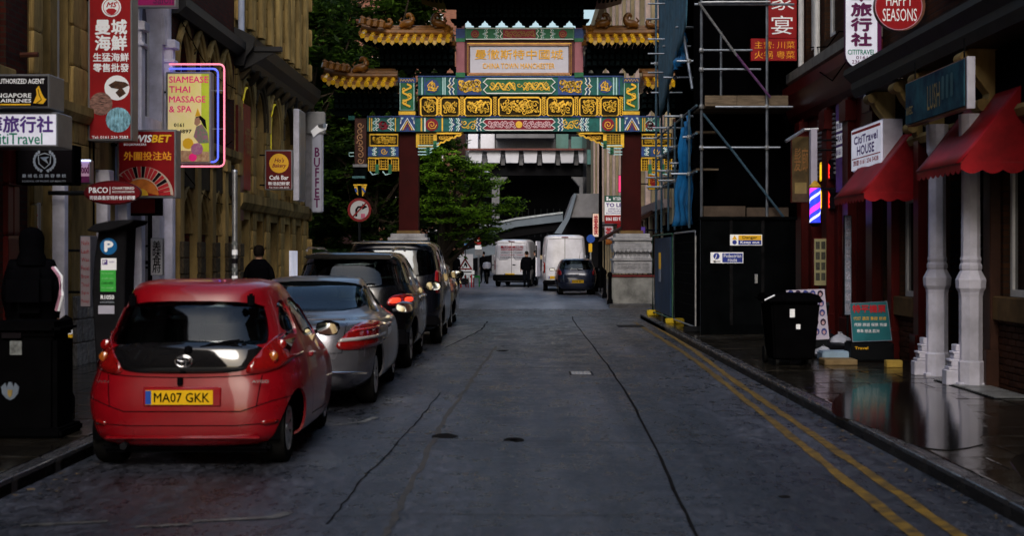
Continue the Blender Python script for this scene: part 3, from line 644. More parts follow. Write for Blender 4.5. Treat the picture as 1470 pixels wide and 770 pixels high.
# ================================================================ beyond the junction
CONC = M('concrete', (.2, .2, .215), .8, var=.25, scale=.8, bump=.1); PALECONC = M('pale_concrete_panel', (.62, .63, .70), .7, var=.15, scale=.4)
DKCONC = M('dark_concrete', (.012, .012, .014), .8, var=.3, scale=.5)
def bp(x, y, D=118): return px(x, y, D)
rb_ = thing('parking_structure', 'dark concrete parking building with a row of pale balcony panels framed by the gate', 'building', (0, 125, 0))
def rectp(x0, x1, y0, y1, D, dep, name, mat, parent, bevel=0):
    a = px(x0, y1, D); b = px(x1, y0, D); return MB().box(a[0], b[0], D, D + dep, a[2], b[2]).build(name, mat, parent, bevel=bevel)
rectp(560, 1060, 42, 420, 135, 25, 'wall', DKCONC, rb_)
rectp(612, 860, 200, 232, 122, 10, 'slab', CONC, rb_)
for x0, x1, m_, y0, y1 in ((659, 668, 'glass_fin', 188, 218), (672, 686, 'white_bay', 188, 218), (690, 710, 'white_bay', 180, 216), (712, 796, 'grey_clad_bay', 180, 216), (798, 816, 'green_glass_bay', 180, 216), (820, 838, 'green_glass_bay', 196, 216)):
    mt = {'glass_fin': CONC, 'white_bay': M('white_render', (.75, .75, .82), .6, var=.08), 'grey_clad_bay': M('grey_cladding', (.2, .2, .215), .6, var=.3, stretch=(6, 1, .4)), 'green_glass_bay': M('green_glass', (.10, .24, .23), .2, var=.3, scale=.7)}[m_]
    rectp(x0, x1, y0, y1, 121, 3, m_, mt, rb_)
rectp(712, 796, 180, 198, 119, 2, 'beam', CONC, rb_); rectp(660, 842, 213, 215.5, 117.6, .4, 'rail', M('rust_rail', (.2, .07, .06), .5), rb_)
for i in range(8):
    xa = 646 + i * 26.3
    g = MB(); a = px(xa, 234, 118); b = px(xa + 20.5, 216, 118)
    g.prism([(a[0] + .1, a[2]), (b[0] - .1, a[2]), (b[0], b[2]), (a[0], b[2])], 'y', 118, 118.5); g.build('balcony_panel', PALECONC, rb_, bevel=.02)
    rectp(xa + 20.5, xa + 26.3, 222, 237, 118.6, 3, 'rib', CONC, rb_)
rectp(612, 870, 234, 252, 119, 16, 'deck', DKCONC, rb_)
for xa, xb, sg in ((706, 717, 1), (832, 840, -1), (612, 625, 1)):   # columns with flared heads
    a = px(xa, 400, 119); b = px(xb, 254, 119); d_ = px(xb + 12, 254, 119)[0] - b[0]
    g = MB(); zz = px(0, 268, 119)[2]
    g.prism([(a[0], 0), (b[0], 0), (b[0], zz), (b[0] + (d_ if sg > 0 else .2), b[2]), (a[0] - (d_ if sg < 0 else .2), b[2]), (a[0], zz)], 'y', 119, 120.2); g.build('column', CONC, rb_, bevel=.03)
for i in range(9): # parked cars' roofs in the deck dark: louvre fins behind
    rectp(740 + i * 9, 741.5 + i * 9, 300, 340, 130, .5, 'fin', M('dim_fin', (.06, .06, .065), .6), rb_)
# ramps / walkway: long sloping grey bands
ramp = thing('ramp_bridge', 'grey blue sloping ramp of the parking building behind the vans', 'ramp', (0, 100, 0))
def slab_px(pts, D, dep, name, mat, parent): 
    q = [px(x, y, D) for x, y in pts]; return MB().prism([(p[0], p[2]) for p in q], 'y', D, D + dep).build(name, mat, parent)
RAMPM = M('grey_blue_ramp', (.19, .235, .29), .6, var=.2, scale=.5)
slab_px([(640, 336), (740, 314), (808, 305), (808, 318), (740, 326), (690, 342), (640, 350)], 100, .5, 'parapet', RAMPM, ramp)
slab_px([(640, 350), (690, 342), (740, 327), (808, 318), (808, 330), (740, 340), (640, 358)], 100.3, 6, 'soffit', DKCONC, ramp)
slab_px([(640, 335), (740, 313), (808, 304), (808, 306.5), (740, 315.5), (640, 338)], 99.9, .1, 'rail', M('pale_rail', (.45, .5, .55), .5), ramp)
slab_px([(610, 372), (700, 352), (760, 348), (760, 356), (610, 384)], 98, .5, 'lower_parapet', RAMPM, ramp)
ramp2 = thing('stair_tower', 'grey concrete stair hood with slanted side right of the parking columns', 'stair tower', (4, 92, 0))
slab_px([(812, 312), (824, 278), (862, 278), (862, 312)], 92, 5, 'hood', CONC, ramp2)
slab_px([(796, 335), (812, 312), (824, 278), (828, 278), (818, 314), (806, 336)], 91.7, .6, 'slanted_edge', RAMPM, ramp2)
slab_px([(818, 312), (862, 312), (862, 420), (800, 420), (806, 336)], 94, 3, 'dark_mouth', DKCONC, ramp2)
tw = thing('tower_block', 'tall dark block with pale vertical strips at right of the parking building', 'building', (8, 110, 0))
rectp(842, 900, 60, 420, 112, 8, 'wall', M('black_glass_wall', (.015, .016, .02), .3, var=.3), tw)
rectp(851, 857, 160, 330, 111.5, .5, 'pale_strip', PALECONC, tw); rectp(859, 862, 160, 330, 111.5, .5, 'pale_strip', CONC, tw); rectp(843, 848, 215, 236, 111.5, .5, 'pale_strip', M('green_glass', (0, 0, 0)), tw)
# pink brick building behind the trees, left
pk = thing('pink_brick_building', 'tall reddish pink brick building behind the trees left of the gate', 'building', (-18, 88, 0))
rectp(380, 655, -25, 420, 86, 14, 'wall', BRICKP, pk)
for i in range(5):
    for j in range(6): 
        fr = rectp(430 + i * 46, 452 + i * 46, 20 + j * 62, 55 + j * 62, 85.9, .2, 'window', FRAMEW, pk)
        a = px(432 + i * 46, 53 + j * 62, 85.8); b = px(450 + i * 46, 22 + j * 62, 85.8); MB().box(a[0], b[0], 85.85, 85.89, a[2], b[2]).build('pane', DARKGLASS, fr)
# low left brown brick block between corner and trees
br2 = thing('low_brick_building', 'low brown brick block glimpsed between the trees at the left corner', 'building', (-12, 62, 0))
rectp(300, 470, 120, 420, 64, 10, 'wall', BRICKP, br2)
# right side beyond the junction: stone-fronted terrace
rt = thing('cream_terrace', 'cream and tan stone terrace with pilasters beyond the right pillar of the gate', 'building', (5.3, 60, 0))
f = Facade(5.3, -1, rt)
CREAM = M('cream_stone', (.36, .29, .18), .75, var=.3, scale=1.2, bump=.1); PINKST = M('pale_pink_stone', (.55, .42, .38), .7, var=.2)
hl = [(51.5 + i * 2.6, 53 + i * 2.6, z, z + 1.9) for i in range(20) for z in (4.4, 7.4, 10.4, 13.2)]
f.wall(50, 108, 0, 17, hl + [(51.3 + i * 2.6, 53.2 + i * 2.6, .3, 3.2) for i in range(20)], CREAM)
for h in hl: f.window(*h, rec=.15, mat=M('brown_frame', (.12, .06, .04), .5))
for i in range(20):
    f.window(51.3 + i * 2.6, 53.2 + i * 2.6, .3, 3.2, mat=DARKTIM if i % 2 else OXBLOOD, rec=.1, bars=(2, 0))
    g = MB(); f.bx(g, -.1, .22, 50.1 + i * 2.6, 50.6 + i * 2.6, 3.6, 16.8); g.build('pilaster', PINKST if i % 2 else CREAM, rt, bevel=.02)
    g = MB(); f.bx(g, -.1, .12, 50.75 + i * 2.6, 50.95 + i * 2.6, 3.6, 16.8); g.build('pilaster', M('orange_brown_stone', (.3, .13, .05), .7), rt)
f.band(50, 108, [(-.2, 3.3), (.25, 3.3), (.35, 3.6), (-.2, 3.6)], PINKST); f.band(50, 108, [(-.2, 16.7), (.5, 16.7), (.6, 17.2), (-.2, 17.2)], CREAM)
f.box_shell(50, 108, 17, CREAM)
g = MB(); g.box(5.3, 14, 49.9, 50, 0, 17); g.build('end_wall', CREAM, rt)
# ---- trees
BARK = M('bark', (.035, .026, .018), .9, var=.4, scale=6, bump=.5)
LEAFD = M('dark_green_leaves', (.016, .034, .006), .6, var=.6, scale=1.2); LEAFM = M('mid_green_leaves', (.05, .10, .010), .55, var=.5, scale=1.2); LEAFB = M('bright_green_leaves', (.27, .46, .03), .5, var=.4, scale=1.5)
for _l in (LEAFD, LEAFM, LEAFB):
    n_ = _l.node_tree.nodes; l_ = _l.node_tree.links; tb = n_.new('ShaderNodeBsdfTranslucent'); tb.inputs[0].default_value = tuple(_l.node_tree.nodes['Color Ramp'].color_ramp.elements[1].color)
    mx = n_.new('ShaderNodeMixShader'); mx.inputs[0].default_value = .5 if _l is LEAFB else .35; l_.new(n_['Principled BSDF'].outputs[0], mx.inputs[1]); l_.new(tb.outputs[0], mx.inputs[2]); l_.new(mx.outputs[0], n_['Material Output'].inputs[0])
def tree(x, y, h, blobs, mats, label, seed, nleaf=9000, size=.16, group='trees by the gate', flat=.55, ncl=7):
    rr = random.Random(seed); t = thing('broadleaf_tree', label, 'tree', (x, y, 0), group)
    g = MB(); g.tube([(x, y, 0), (x + .05, y, h * .25), (x - .1, y + .1, h * .5), (x, y, h * .8)], [.24, .19, .14, .05], 9)
    cl = []
    for (bx_, by_, bz_, br_) in blobs:
        p0 = Vector((x, y, h * rr.uniform(.25, .5))); p1 = Vector((x + bx_, y + by_, bz_)); m1 = p0.lerp(p1, .5) + Vector((rr.uniform(-.3, .3), rr.uniform(-.3, .3), .25))
        g.tube([p0, m1, p1], [.10, .06, .02], 6)
        for _ in range(int(5 + br_ * ncl)):
            d = Vector((rr.gauss(0, 1), rr.gauss(0, 1), rr.gauss(0, .8))).normalized() * br_ * rr.random() ** .4
            c = p1 + d; cl.append((c, rr.uniform(.25, .55) * (.6 + br_ * .3))); g.tube([p1, p1.lerp(c, .6) + Vector((0, 0, .1)), c], [.025, .015, .006], 4, cap=False)
    g.build('trunk', BARK, t, smooth=True)
    vs = []; fs = []; mi = []; per = max(6, nleaf // len(cl))
    for (c, r_) in cl:
        mm = rr.random()
        k = 0 if mm < .55 else 1
        for _ in range(per):
            d = Vector((rr.gauss(0, 1), rr.gauss(0, 1), rr.gauss(0, flat))) * r_ * .62
            p = c + d; a = Vector((rr.gauss(0, 1), rr.gauss(0, 1), rr.gauss(0, .35))).normalized(); b = a.cross(Vector((rr.gauss(0, .4), rr.gauss(0, .4), 1))).normalized(); s_ = size * rr.uniform(.6, 1.3)
            i = len(vs); vs += [p - a * s_, p + b * s_ * .38, p + a * s_, p - b * s_ * .38]; fs.append((i, i + 1, i + 2, i + 3)); mi.append(k if rr.random() < .8 else 1 - k)
    g = MB(); g.v = [tuple(v) for v in vs]; g.f = fs; g.mi = mi
    me = bpy.data.meshes.new('crown'); o0 = org(t); me.from_pydata([(v[0] - o0.x, v[1] - o0.y, v[2] - o0.z) for v in g.v], [], fs)
    for m_ in mats: me.materials.append(m_)
    me.polygons.foreach_set('material_index', mi); c = link(bpy.data.objects.new('crown', me)); c.parent = t
    return t
def blobset(seed, n, rx, ry_, z0, z1, r0, r1):
    rr = random.Random(seed); return [(rr.uniform(-rx, rx), rr.uniform(-ry_, ry_), rr.uniform(z0, z1), rr.uniform(r0, r1)) for _ in range(n)]
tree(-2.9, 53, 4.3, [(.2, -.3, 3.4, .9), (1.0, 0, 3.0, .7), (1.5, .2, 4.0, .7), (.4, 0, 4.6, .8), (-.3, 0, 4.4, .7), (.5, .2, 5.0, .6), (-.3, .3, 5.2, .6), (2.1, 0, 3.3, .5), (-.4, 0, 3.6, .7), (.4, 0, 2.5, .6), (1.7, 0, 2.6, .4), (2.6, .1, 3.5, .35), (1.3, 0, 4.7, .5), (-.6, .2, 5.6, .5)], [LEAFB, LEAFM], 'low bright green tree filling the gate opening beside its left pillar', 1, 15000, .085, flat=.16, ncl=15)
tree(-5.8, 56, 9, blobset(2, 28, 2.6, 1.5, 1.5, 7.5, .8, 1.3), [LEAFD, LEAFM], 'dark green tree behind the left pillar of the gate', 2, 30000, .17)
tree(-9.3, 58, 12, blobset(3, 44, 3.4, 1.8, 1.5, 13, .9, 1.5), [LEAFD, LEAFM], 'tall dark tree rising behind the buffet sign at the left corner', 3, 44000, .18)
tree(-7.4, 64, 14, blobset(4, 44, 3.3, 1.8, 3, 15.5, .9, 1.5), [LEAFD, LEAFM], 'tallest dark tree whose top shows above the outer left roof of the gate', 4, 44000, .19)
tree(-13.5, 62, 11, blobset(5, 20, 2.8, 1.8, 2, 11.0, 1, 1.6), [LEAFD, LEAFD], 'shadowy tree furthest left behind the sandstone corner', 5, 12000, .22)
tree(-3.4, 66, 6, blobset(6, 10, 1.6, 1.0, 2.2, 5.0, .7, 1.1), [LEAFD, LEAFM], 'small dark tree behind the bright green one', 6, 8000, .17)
hd = thing('garden_hedge', 'dark hedge and railings below the trees left of the junction', 'hedge', (-9, 54, 0)); gg = MB(); rr = random.Random(9)
vs = []
for _ in range(9000):
    p = Vector((rr.uniform(-15, -3.8), rr.uniform(53.4, 54.8), rr.uniform(.1, 1.8))); a = Vector((rr.gauss(0, 1), rr.gauss(0, 1), rr.gauss(0, 1))).normalized() * .12; b = a.orthogonal() * .5
    gg.add([p - a, p + b, p + a, p - b], [(0, 1, 2, 3)])
gg.build('foliage', LEAFD, hd)
g = MB(); [g.box(-15 + i * .14, -14.97 + i * .14, 53.1, 53.13, .1, 1.3) for i in range(80)]; g.box(-15, -3.8, 53.1, 53.14, 1.2, 1.25); g.build('railing', DKMETAL, hd)
# ================================================================ the paifang gate
GD = 44.6
PX_ = GD / F
def gx(x): return (x - VX) * PX_
def gz(y): return CH + (VY - y) * PX_
TEAL = M('teal_gate_paint', (.012, .13, .12), .5, var=.3, scale=8); GBLUE = M('blue_gate_paint', (.03, .07, .24), .5, var=.3, scale=8); GGREEN = M('green_gate_paint', (.02, .15, .07), .5, var=.3, scale=8)
AQUA = M('pale_aqua_paint', (.42, .68, .7), .5, var=.1); CRIM = M('crimson_gate_paint', (.24, .01, .03), .5, var=.2); MAROON = M('maroon_pillar', (.030, .002, .002), .5, var=.3, scale=2, spec=.08)
PINKW = M('faded_pink_post', (.36, .15, .18), .6, var=.15); GLAZE = M('glazed_yellow_tile', (.68, .38, .012), .22, var=.35, scale=5, coat=.5); RIDGE = M('amber_ridge_glaze', (.13, .052, .008), .35, var=.5, scale=5)
DKPAINT = M('dark_bracket_paint', (.004, .006, .007), .6, var=.5, scale=6); WHG = M('gate_white_line', (.75, .8, .8), .5, var=0); CARVEBG = M('carved_dark_ground', (.03, .02, .006), .6, var=.3)
gate = thing('gate', 'ornate red, teal and gold Chinese arch with tiled roofs across the street', 'gate', (0, 45, 0))
def gbox(x0, x1, y0, y1, d0, d1, name, mat, par, bev=0): return MB().box(gx(x0), gx(x1), GD + d0, GD + d1, gz(y1), gz(y0)).build(name, mat, par, bevel=bev)
def P(pts): return [(gx(a), gz(b)) for a, b in pts]
def rib(par, name, mat, lines, w=1.6, d=0, closed=False, t=.02):
    g = MB()
    for L in lines: g.ribbon(P(L), w * PX_, GD + d, t, closed)
    return g.build(name, mat, par)
def spiral(cx, cy, r, turns=1.3, a0=0, sg=1, n=11): return [(cx + r * (1 - .85 * i / n) * math.cos(a0 + sg * turns * 6.283 * i / n), cy + r * (1 - .85 * i / n) * math.sin(a0 + sg * turns * 6.283 * i / n)) for i in range(n + 1)]
def scroll(x0, x1, y0, y1, seed, dens=1.0):
    rr = random.Random(seed); L = []; w_, h_ = x1 - x0, y1 - y0; n = max(1, int(w_ / h_ * 2 * dens))
    L.append([(x0 + w_ * i / 24, (y0 + y1) / 2 + h_ * .28 * math.sin(i / 24 * n * 3.14)) for i in range(25)])
    for i in range(n):
        cx = x0 + w_ * (i + .5) / n; s_ = 1 if i % 2 else -1
        L.append(spiral(cx, (y0 + y1) / 2 + s_ * h_ * .2, h_ * .26, 1.2, rr.random() * 6, s_)); L.append(spiral(cx + w_ / n * .4, (y0 + y1) / 2 - s_ * h_ * .26, h_ * .16, 1, rr.random() * 6, -s_))
    return L
def chev(par, x, y0, y1, dr, d, cols=(WHG, GBLUE, WHG, GGREEN), w=1.5, step=2.6):
    m = (y0 + y1) / 2; h = y1 - y0
    for i, c in enumerate(cols):
        q = x + dr * i * step
        rib(par, 'chevron', c, [[(q, y0), (q + dr * 2, y0 + h * .2), (q, y0 + h * .32), (q + dr * 4.5, m), (q, y1 - h * .32), (q + dr * 2, y1 - h * .2), (q, y1)]], w, d)
# pillars and pedestals
for x0, x1 in ((572, 600), (893.5, 921)):
    p = MB().box(gx(x0), gx(x1), 44.75, 45.35, 2.3, gz(166)).build('pillar', MAROON, gate, bevel=.02)
    MB().box(gx(x0) - .06, gx(x1) + .06, 44.69, 45.41, 2.28, 2.4).build('collar', M('bronze_trim', (.12, .07, .02), .5, .5), p)
PED = M('carved_grey_stone', (.34, .34, .36), .7, var=.4, scale=3, bump=.5)
PEDL = M('mossy_base_stone', (.20, .20, .19), .75, var=.6, scale=1.6, bump=.3)
for xc in (586, 907.5):
    X = gx(xc); ped = MB().box(X - .66, X + .66, 44.3, 45.6, .1, .95).build('pedestal', PEDL, gate, bevel=.02)
    g = MB()
    for (hw, z0, z1) in ((.6, 1.05, 1.45), (.64, 1.45, 1.52), (.56, 1.52, 1.62), (.52, 1.62, 1.72), (.60, 1.72, 1.80), (.62, 1.80, 1.98), (.57, 1.98, 2.08), (.62, 2.08, 2.18), (.54, 2.18, 2.30)): g.box(X - hw, X + hw, 44.95 - hw, 44.95 + hw, z0, z1)
    g.build('moulded_block', PED, ped, bevel=.012)
    MB().box(X - .7, X + .7, 44.26, 45.64, .95, 1.0).build('red_band', M('dull_red_band', (.12, .02, .02), .6), ped)
    g = MB()
    for i in range(9): g.prism([(X - .6 + i * .133, 1.52), (X - .6 + i * .133 + .12, 1.52), (X - .6 + i * .133 + .06, 1.66)], 'y', 44.3, 44.42)
    for i in range(9): g.prism([(X - .6 + i * .133, 1.80), (X - .6 + i * .133 + .12, 1.80), (X - .6 + i * .133 + .06, 1.70)], 'y', 44.29, 44.42)
    tag(g.build('lotus_petals', PED, ped), kind='stuff')
    g = MB()
    for i in range(9): g.ribbon([(X - .56 + i * .128 + q[0] * .05, 1.28 + q[1] * .08) for q in [(-1, -1), (-1, 1), (.6, 1), (.6, -.4), (-.2, -.4), (-.2, .3)]], .018, 44.34, .015)
    tag(g.build('key_pattern', PED, ped), kind='stuff')
# lower beam
b = gbox(527, 947, 168, 189.5, 0, .5, 'lower_beam', TEAL, gate)
gbox(527, 947, 166.5, 168.3, -.04, .5, 'fillet', GBLUE, b); gbox(527, 947, 188.8, 190.4, -.03, .5, 'fillet', DKPAINT, b)
for xa, xb in ((697, 793),):
    c = MB().prism(P([(xa, 171), (xb, 171), (xb + 4, 175), (xb - 2, 179.5), (xb + 4, 184), (xb, 187), (xa, 187), (xa - 4, 184), (xa + 2, 179.5), (xa - 4, 175)]), 'y', GD - .02, GD).build('red_panel', CRIM, b)
    rib(c, 'border', WHG, [[(xa, 171), (xb, 171), (xb + 4, 175), (xb - 2, 179.5), (xb + 4, 184), (xb, 187), (xa, 187), (xa - 4, 184), (xa + 2, 179.5), (xa - 4, 175)]], 1.4, -.02, True)
    rib(c, 'scrollwork', M('pale_pink_scroll', (.7, .45, .5), .5, var=0), scroll(xa + 3, 739, 173, 185, 1, 1.1) + scroll(751, xb - 3, 173, 185, 2, 1.1), 1.1, -.02)
    MB().disc(gx(745), gz(179), 5 * PX_, GD - .02, .02).build('rosette', GOLD, c)
chev(b, 691, 169.5, 188, -1, 0, (WHG, GBLUE, WHG)); chev(b, 801, 169.5, 188, 1, 0, (WHG, GBLUE, WHG))
for a_, b_, c_ in ((661, 684, 5), (808, 832, 6)): rib(b, 'gold_scroll', GOLD, scroll(a_, b_, 171, 187, c_), 1.2, 0)
for xm in (620, 873): 
    MB().disc(gx(xm), gz(179), 9 * PX_, GD, .02, 20).build('medallion', CRIM, b); rib(b, 'gold_scroll', GOLD, [spiral(xm, 179, 7, 1.6)], 1, -.02)
for x_, dr in ((645, 1), (655, 1), (845, -1), (838, -1)): chev(b, x_, 169.5, 188, dr, 0, (AQUA, WHG, GBLUE))
for x_ in (604, 609, 634, 884, 889, 861): gbox(x_, x_ + 2, 169, 188.5, -.012, 0, 'stripe', WHG if x_ % 2 else GOLD, b)
for (xa, xb) in ((529, 571), (921, 945)):
    rib(b, 'wave', WHG, [[(xa + 13 + 3 * math.sin(i * 1.25), 169.5 + i * 1.8) for i in range(11)], [(xb - 12 + 3 * math.sin(i * 1.25 + 2), 169.5 + i * 1.8) for i in range(11)]], 1.4, 0)
    rib(b, 'wave', AQUA, [[(xa + 9 + 3 * math.sin(i * 1.25), 169.5 + i * 1.8) for i in range(11)], [(xb - 8 + 3 * math.sin(i * 1.25 + 2), 169.5 + i * 1.8) for i in range(11)]], 1.6, 0)
    rib(b, 'knot', CRIM, [spiral((xa + xb) / 2, 179, 8, 1.5), spiral((xa + xb) / 2, 179, 6, 1.5, 2, -1)], 2, 0)
    for x_ in (xa + 1, xa + 4, xb - 4): gbox(x_, x_ + 1.3, 169, 188.5, -.012, 0, 'stripe', GOLD, b)
for xa in (574, 896):   # diamond pattern where the beam crosses a pillar
    q = MB().box(gx(xa), gx(xa + 22), GD - .05, GD + .3, gz(189), gz(167.5)).build('crossing_block', GBLUE, gate)
    for k, c in enumerate((WHG, GOLD, CRIM)): rib(q, 'chevron', c, [[(xa + 1 + k * 3, 187), (xa + 11, 170 + k * 4), (xa + 21 - k * 3, 187)]], 1.6, -.05)
    for k, c in enumerate((AQUA, WHG)): rib(q, 'chevron', c, [[(xa + 1, 170 + k * 4 + 4), (xa + 5 - k * 2, 169)], [(xa + 21, 174 + k * 4), (xa + 17 + k * 2, 169)]], 1.4, -.05)
# carved panel row
row = gbox(600, 896, 138, 167, .05, .4, 'panel_row', M('dark_maroon_board', (.03, .008, .008), .6), gate)
for i, (xa, xb) in enumerate(((604, 627.5), (633, 659.5), (667, 705), (716, 776), (785.5, 823), (832, 857), (862.5, 888))):
    c = gbox(xa, xb, 140, 167, -.0, .05, 'carved_panel', CARVEBG, gate)
    q = [(xa, 143), (xa + 3, 140), (xb - 3, 140), (xb, 143), (xb, 164), (xb - 3, 167), (xa + 3, 167), (xa, 164)]
    rib(c, 'frame', GOLD, [q], 2.2, 0, True, .04)
    rr = random.Random(i + 40); L = scroll(xa + 4, xb - 4, 144, 163, i + 7, 1.3)
    for _ in range(int((xb - xa) / 3)): u, v = rr.uniform(xa + 5, xb - 5), rr.uniform(145, 162); L.append(spiral(u, v, rr.uniform(2, 4.5), 1.1, rr.random() * 6, rr.choice((-1, 1)), 7))
    rib(c, 'carving', GOLD, L, 1.25, 0, False, .05)
    if xb - xa > 30: rib(c, 'bird_wings', GOLD, [[((xa + xb) / 2 + a * 1.0, 153 - abs(a) * .45 + 2 * math.sin(a)) for a in range(-12, 13, 2)], [((xa + xb) / 2 - 3, 160), ((xa + xb) / 2, 148), ((xa + xb) / 2 + 5, 145)]], 2.6, -.01, False, .07)
for x_ in (630.3, 663.3, 710.5, 780.7, 827.5, 859.7, 892):
    rib(gate, 'gold_divider', GOLD, [[(x_ + 2 * math.sin(i * .9), 141 + i) for i in range(26)], [(x_ - 2 * math.sin(i * .9), 141 + i) for i in range(26)]], 1.2, .04, False, .05)
    gbox(x_ - 3, x_ + 3, 138.5, 140.5, 0, .1, 'divider_cap', GOLD, gate); gbox(x_ - 3, x_ + 3, 166.5, 168, 0, .1, 'divider_cap', GOLD, gate)
# middle beam
b = gbox(600, 896, 110, 137, 0, .5, 'middle_beam', TEAL, gate); gbox(600, 896, 136.4, 138.4, -.03, .5, 'fillet', DKPAINT, b); gbox(600, 896, 108.6, 110.4, -.03, .5, 'fillet', GBLUE, b)
for xa, xb in ((656.5, 691), (801, 835.5)): q = gbox(xa, xb, 111, 136, -.015, 0, 'blue_panel', GBLUE, b); rib(q, 'gold_scroll', GOLD, scroll(xa + 2, xb - 2, 113, 134, xa, 1.5) + scroll(xa + 2, xb - 2, 113, 134, xb, 1.2), 1.6, -.015)
c = MB().prism(P([(699, 113), (792, 113), (797, 118), (791, 123), (797, 129), (792, 134), (699, 134), (694, 129), (700, 123), (694, 118)]), 'y', GD - .025, GD).build('dragon_panel', GGREEN, b)
rib(c, 'border', WHG, [[(699, 113), (792, 113), (797, 118), (791, 123), (797, 129), (792, 134), (699, 134), (694, 129), (700, 123), (694, 118)]], 1.5, -.025, True)
dr_ = [(703 + i * 1.42, 124 + 5 * math.sin(i * .55)) for i in range(27)]
rib(c, 'dragon', GOLD, [dr_, [(1491 - a, z) for a, z in dr_]], 2.0, -.025, False, .03); rib(c, 'gold_scroll', GOLD, scroll(703, 740, 117, 131, 3, 1) + scroll(750, 789, 117, 131, 4, 1) + [spiral(745.5, 122, 4, 1)], 1.1, -.025)
chev(b, 652, 111.5, 136, -1, 0, (WHG, GBLUE, WHG)); chev(b, 840, 111.5, 136, 1, 0, (WHG, GBLUE, WHG))
rib(b, 'gold_scroll', GOLD, [spiral(646, 123, 3, 1)], 1.4, 0); rib(b, 'gold_scroll', GOLD, [spiral(846, 123, 3, 1)], 1.4, 0)
for x_ in (605, 609, 635, 638, 857, 880, 884, 888): gbox(x_, x_ + 1.8, 111, 136, -.012, 0, 'stripe', AQUA if x_ % 3 else GBLUE, b)
for xm in (620.5, 869):
    MB().disc(gx(xm), gz(123.5), 10 * PX_, GD, .02, 24).build('medallion', GBLUE, b); rib(b, 'gold_scroll', GOLD, [spiral(xm, 123.5, 8.5, 1.9), spiral(xm, 123.5, 6, 1.2, 2, -1), [(xm - 6, 130), (xm, 116), (xm + 6, 130)]], 1.3, -.02)
for xa in (573.5, 895):  # end blocks with a climbing dragon
    q = gbox(xa, xa + 22, 112, 160, -.05, .4, 'end_block', GGREEN, gate, .01); rib(q, 'border', AQUA, [[(xa + 1, 114), (xa + 21, 114), (xa + 21, 158), (xa + 1, 158)]], 1, -.05, True)
    rib(q, 'dragon', GOLD, [[(xa + 11 + 6 * math.sin(i * .5), 121 + i * 1.2) for i in range(28)]], 2.6, -.05, False, .04); rib(q, 'gold_scroll', GOLD, [spiral(xa + 7, 128, 4, 1), spiral(xa + 15, 137, 4, 1.2, 2), spiral(xa + 7, 147, 4, 1.2, 4)], 1.2, -.05)
    gbox(xa - 1, xa + 23, 160, 165, -.07, .3, 'gold_foot', GOLD, q); gbox(xa - 1, xa + 23, 165, 167.5, -.05, .3, 'blue_foot', GBLUE, q); gbox(xa - 1, xa + 23, 112, 119, -.07, .3, 'blue_head', GBLUE, q)
    rib(q, 'head_pattern', GOLD, [[(xa + 1 + i * 2, 117 - (i % 2) * 3) for i in range(11)]], .9, -.07)
gbox(600, 896, 104.5, 109, .0, .6, 'dark_rail', DKPAINT, gate)
# plaque block
for xa in (655, 825):
    q = gbox(xa, xa + 12, 40, 110, -.04, .5, 'upper_post', PINKW, gate, .02); gbox(xa - .5, xa + 12.5, 41, 55, -.06, .5, 'post_head', GBLUE, q); gbox(xa - .5, xa + 12.5, 55, 60, -.06, .5, 'post_collar', GGREEN, q); gbox(xa - .5, xa + 12.5, 104, 111, -.06, .5, 'post_foot', GGREEN, q)
b = gbox(667, 825, 39, 57, 0, .4, 'top_beam', GGREEN, gate)
rib(b, 'border', WHG, [[(669, 40.5), (823, 40.5), (823, 56), (669, 56)]], 1.2, 0, True)
c = gbox(722, 769, 42, 55, -.02, 0, 'red_panel', CRIM, b); rib(c, 'border', WHG, [[(720, 41), (771, 41), (773, 44), (770, 48), (773, 52), (771, 55.5), (720, 55.5), (718, 52), (721, 48), (718, 44)]], 1.3, -.01, True); rib(c, 'gold_scroll', M('dull_gold', (.3, .16, .04), .5), scroll(724, 767, 43, 54, 8, 1), 1, -.02)
for x_, dr in ((716, -1), (776, 1), (700, -1), (790, 1)): chev(b, x_, 41, 56, dr, 0, (WHG, AQUA), 1.2)
for xm in (682, 808): MB().disc(gx(xm), gz(48.5), 6 * PX_, GD, .02, 16).build('medallion', CRIM, b); rib(b, 'gold_scroll', M('dull_gold', (0, 0, 0)), [spiral(xm, 48.5, 5, 1.5)], 1, -.02)
gbox(667, 825, 57, 112, .1, .35, 'plaque_backing', M('plum_board', (.10, .025, .035), .5), gate)
pl = gbox(675, 816, 65.5, 104.5, 0, .1, 'plaque', M('pale_lilac_plaque', (.54, .54, .64), .5, var=.06), gate)
rib(pl, 'frame', M('bronze_frame', (.30, .14, .06), .45, .3), [[(673, 64), (818, 64), (818, 106), (673, 106)]], 3, .02, True, .08)
rib(pl, 'frame_edge', GOLD, [[(671, 62), (820, 62), (820, 108), (671, 108)]], .9, .05, True, .08)
PGOLD = M('gold_lettering', (.80, .42, .03), .5, var=0)
text('曼徹斯特中國城', (gx(745), GD, gz(78)), 126 * PX_, 14 * PX_, PGOLD, pl, bold=.006, depth=.02)
text('CHINA TOWN MANCHESTER', (gx(744.5), GD, gz(94.5)), 103 * PX_, 7.6 * PX_, PGOLD, pl, bold=.01, depth=.02)
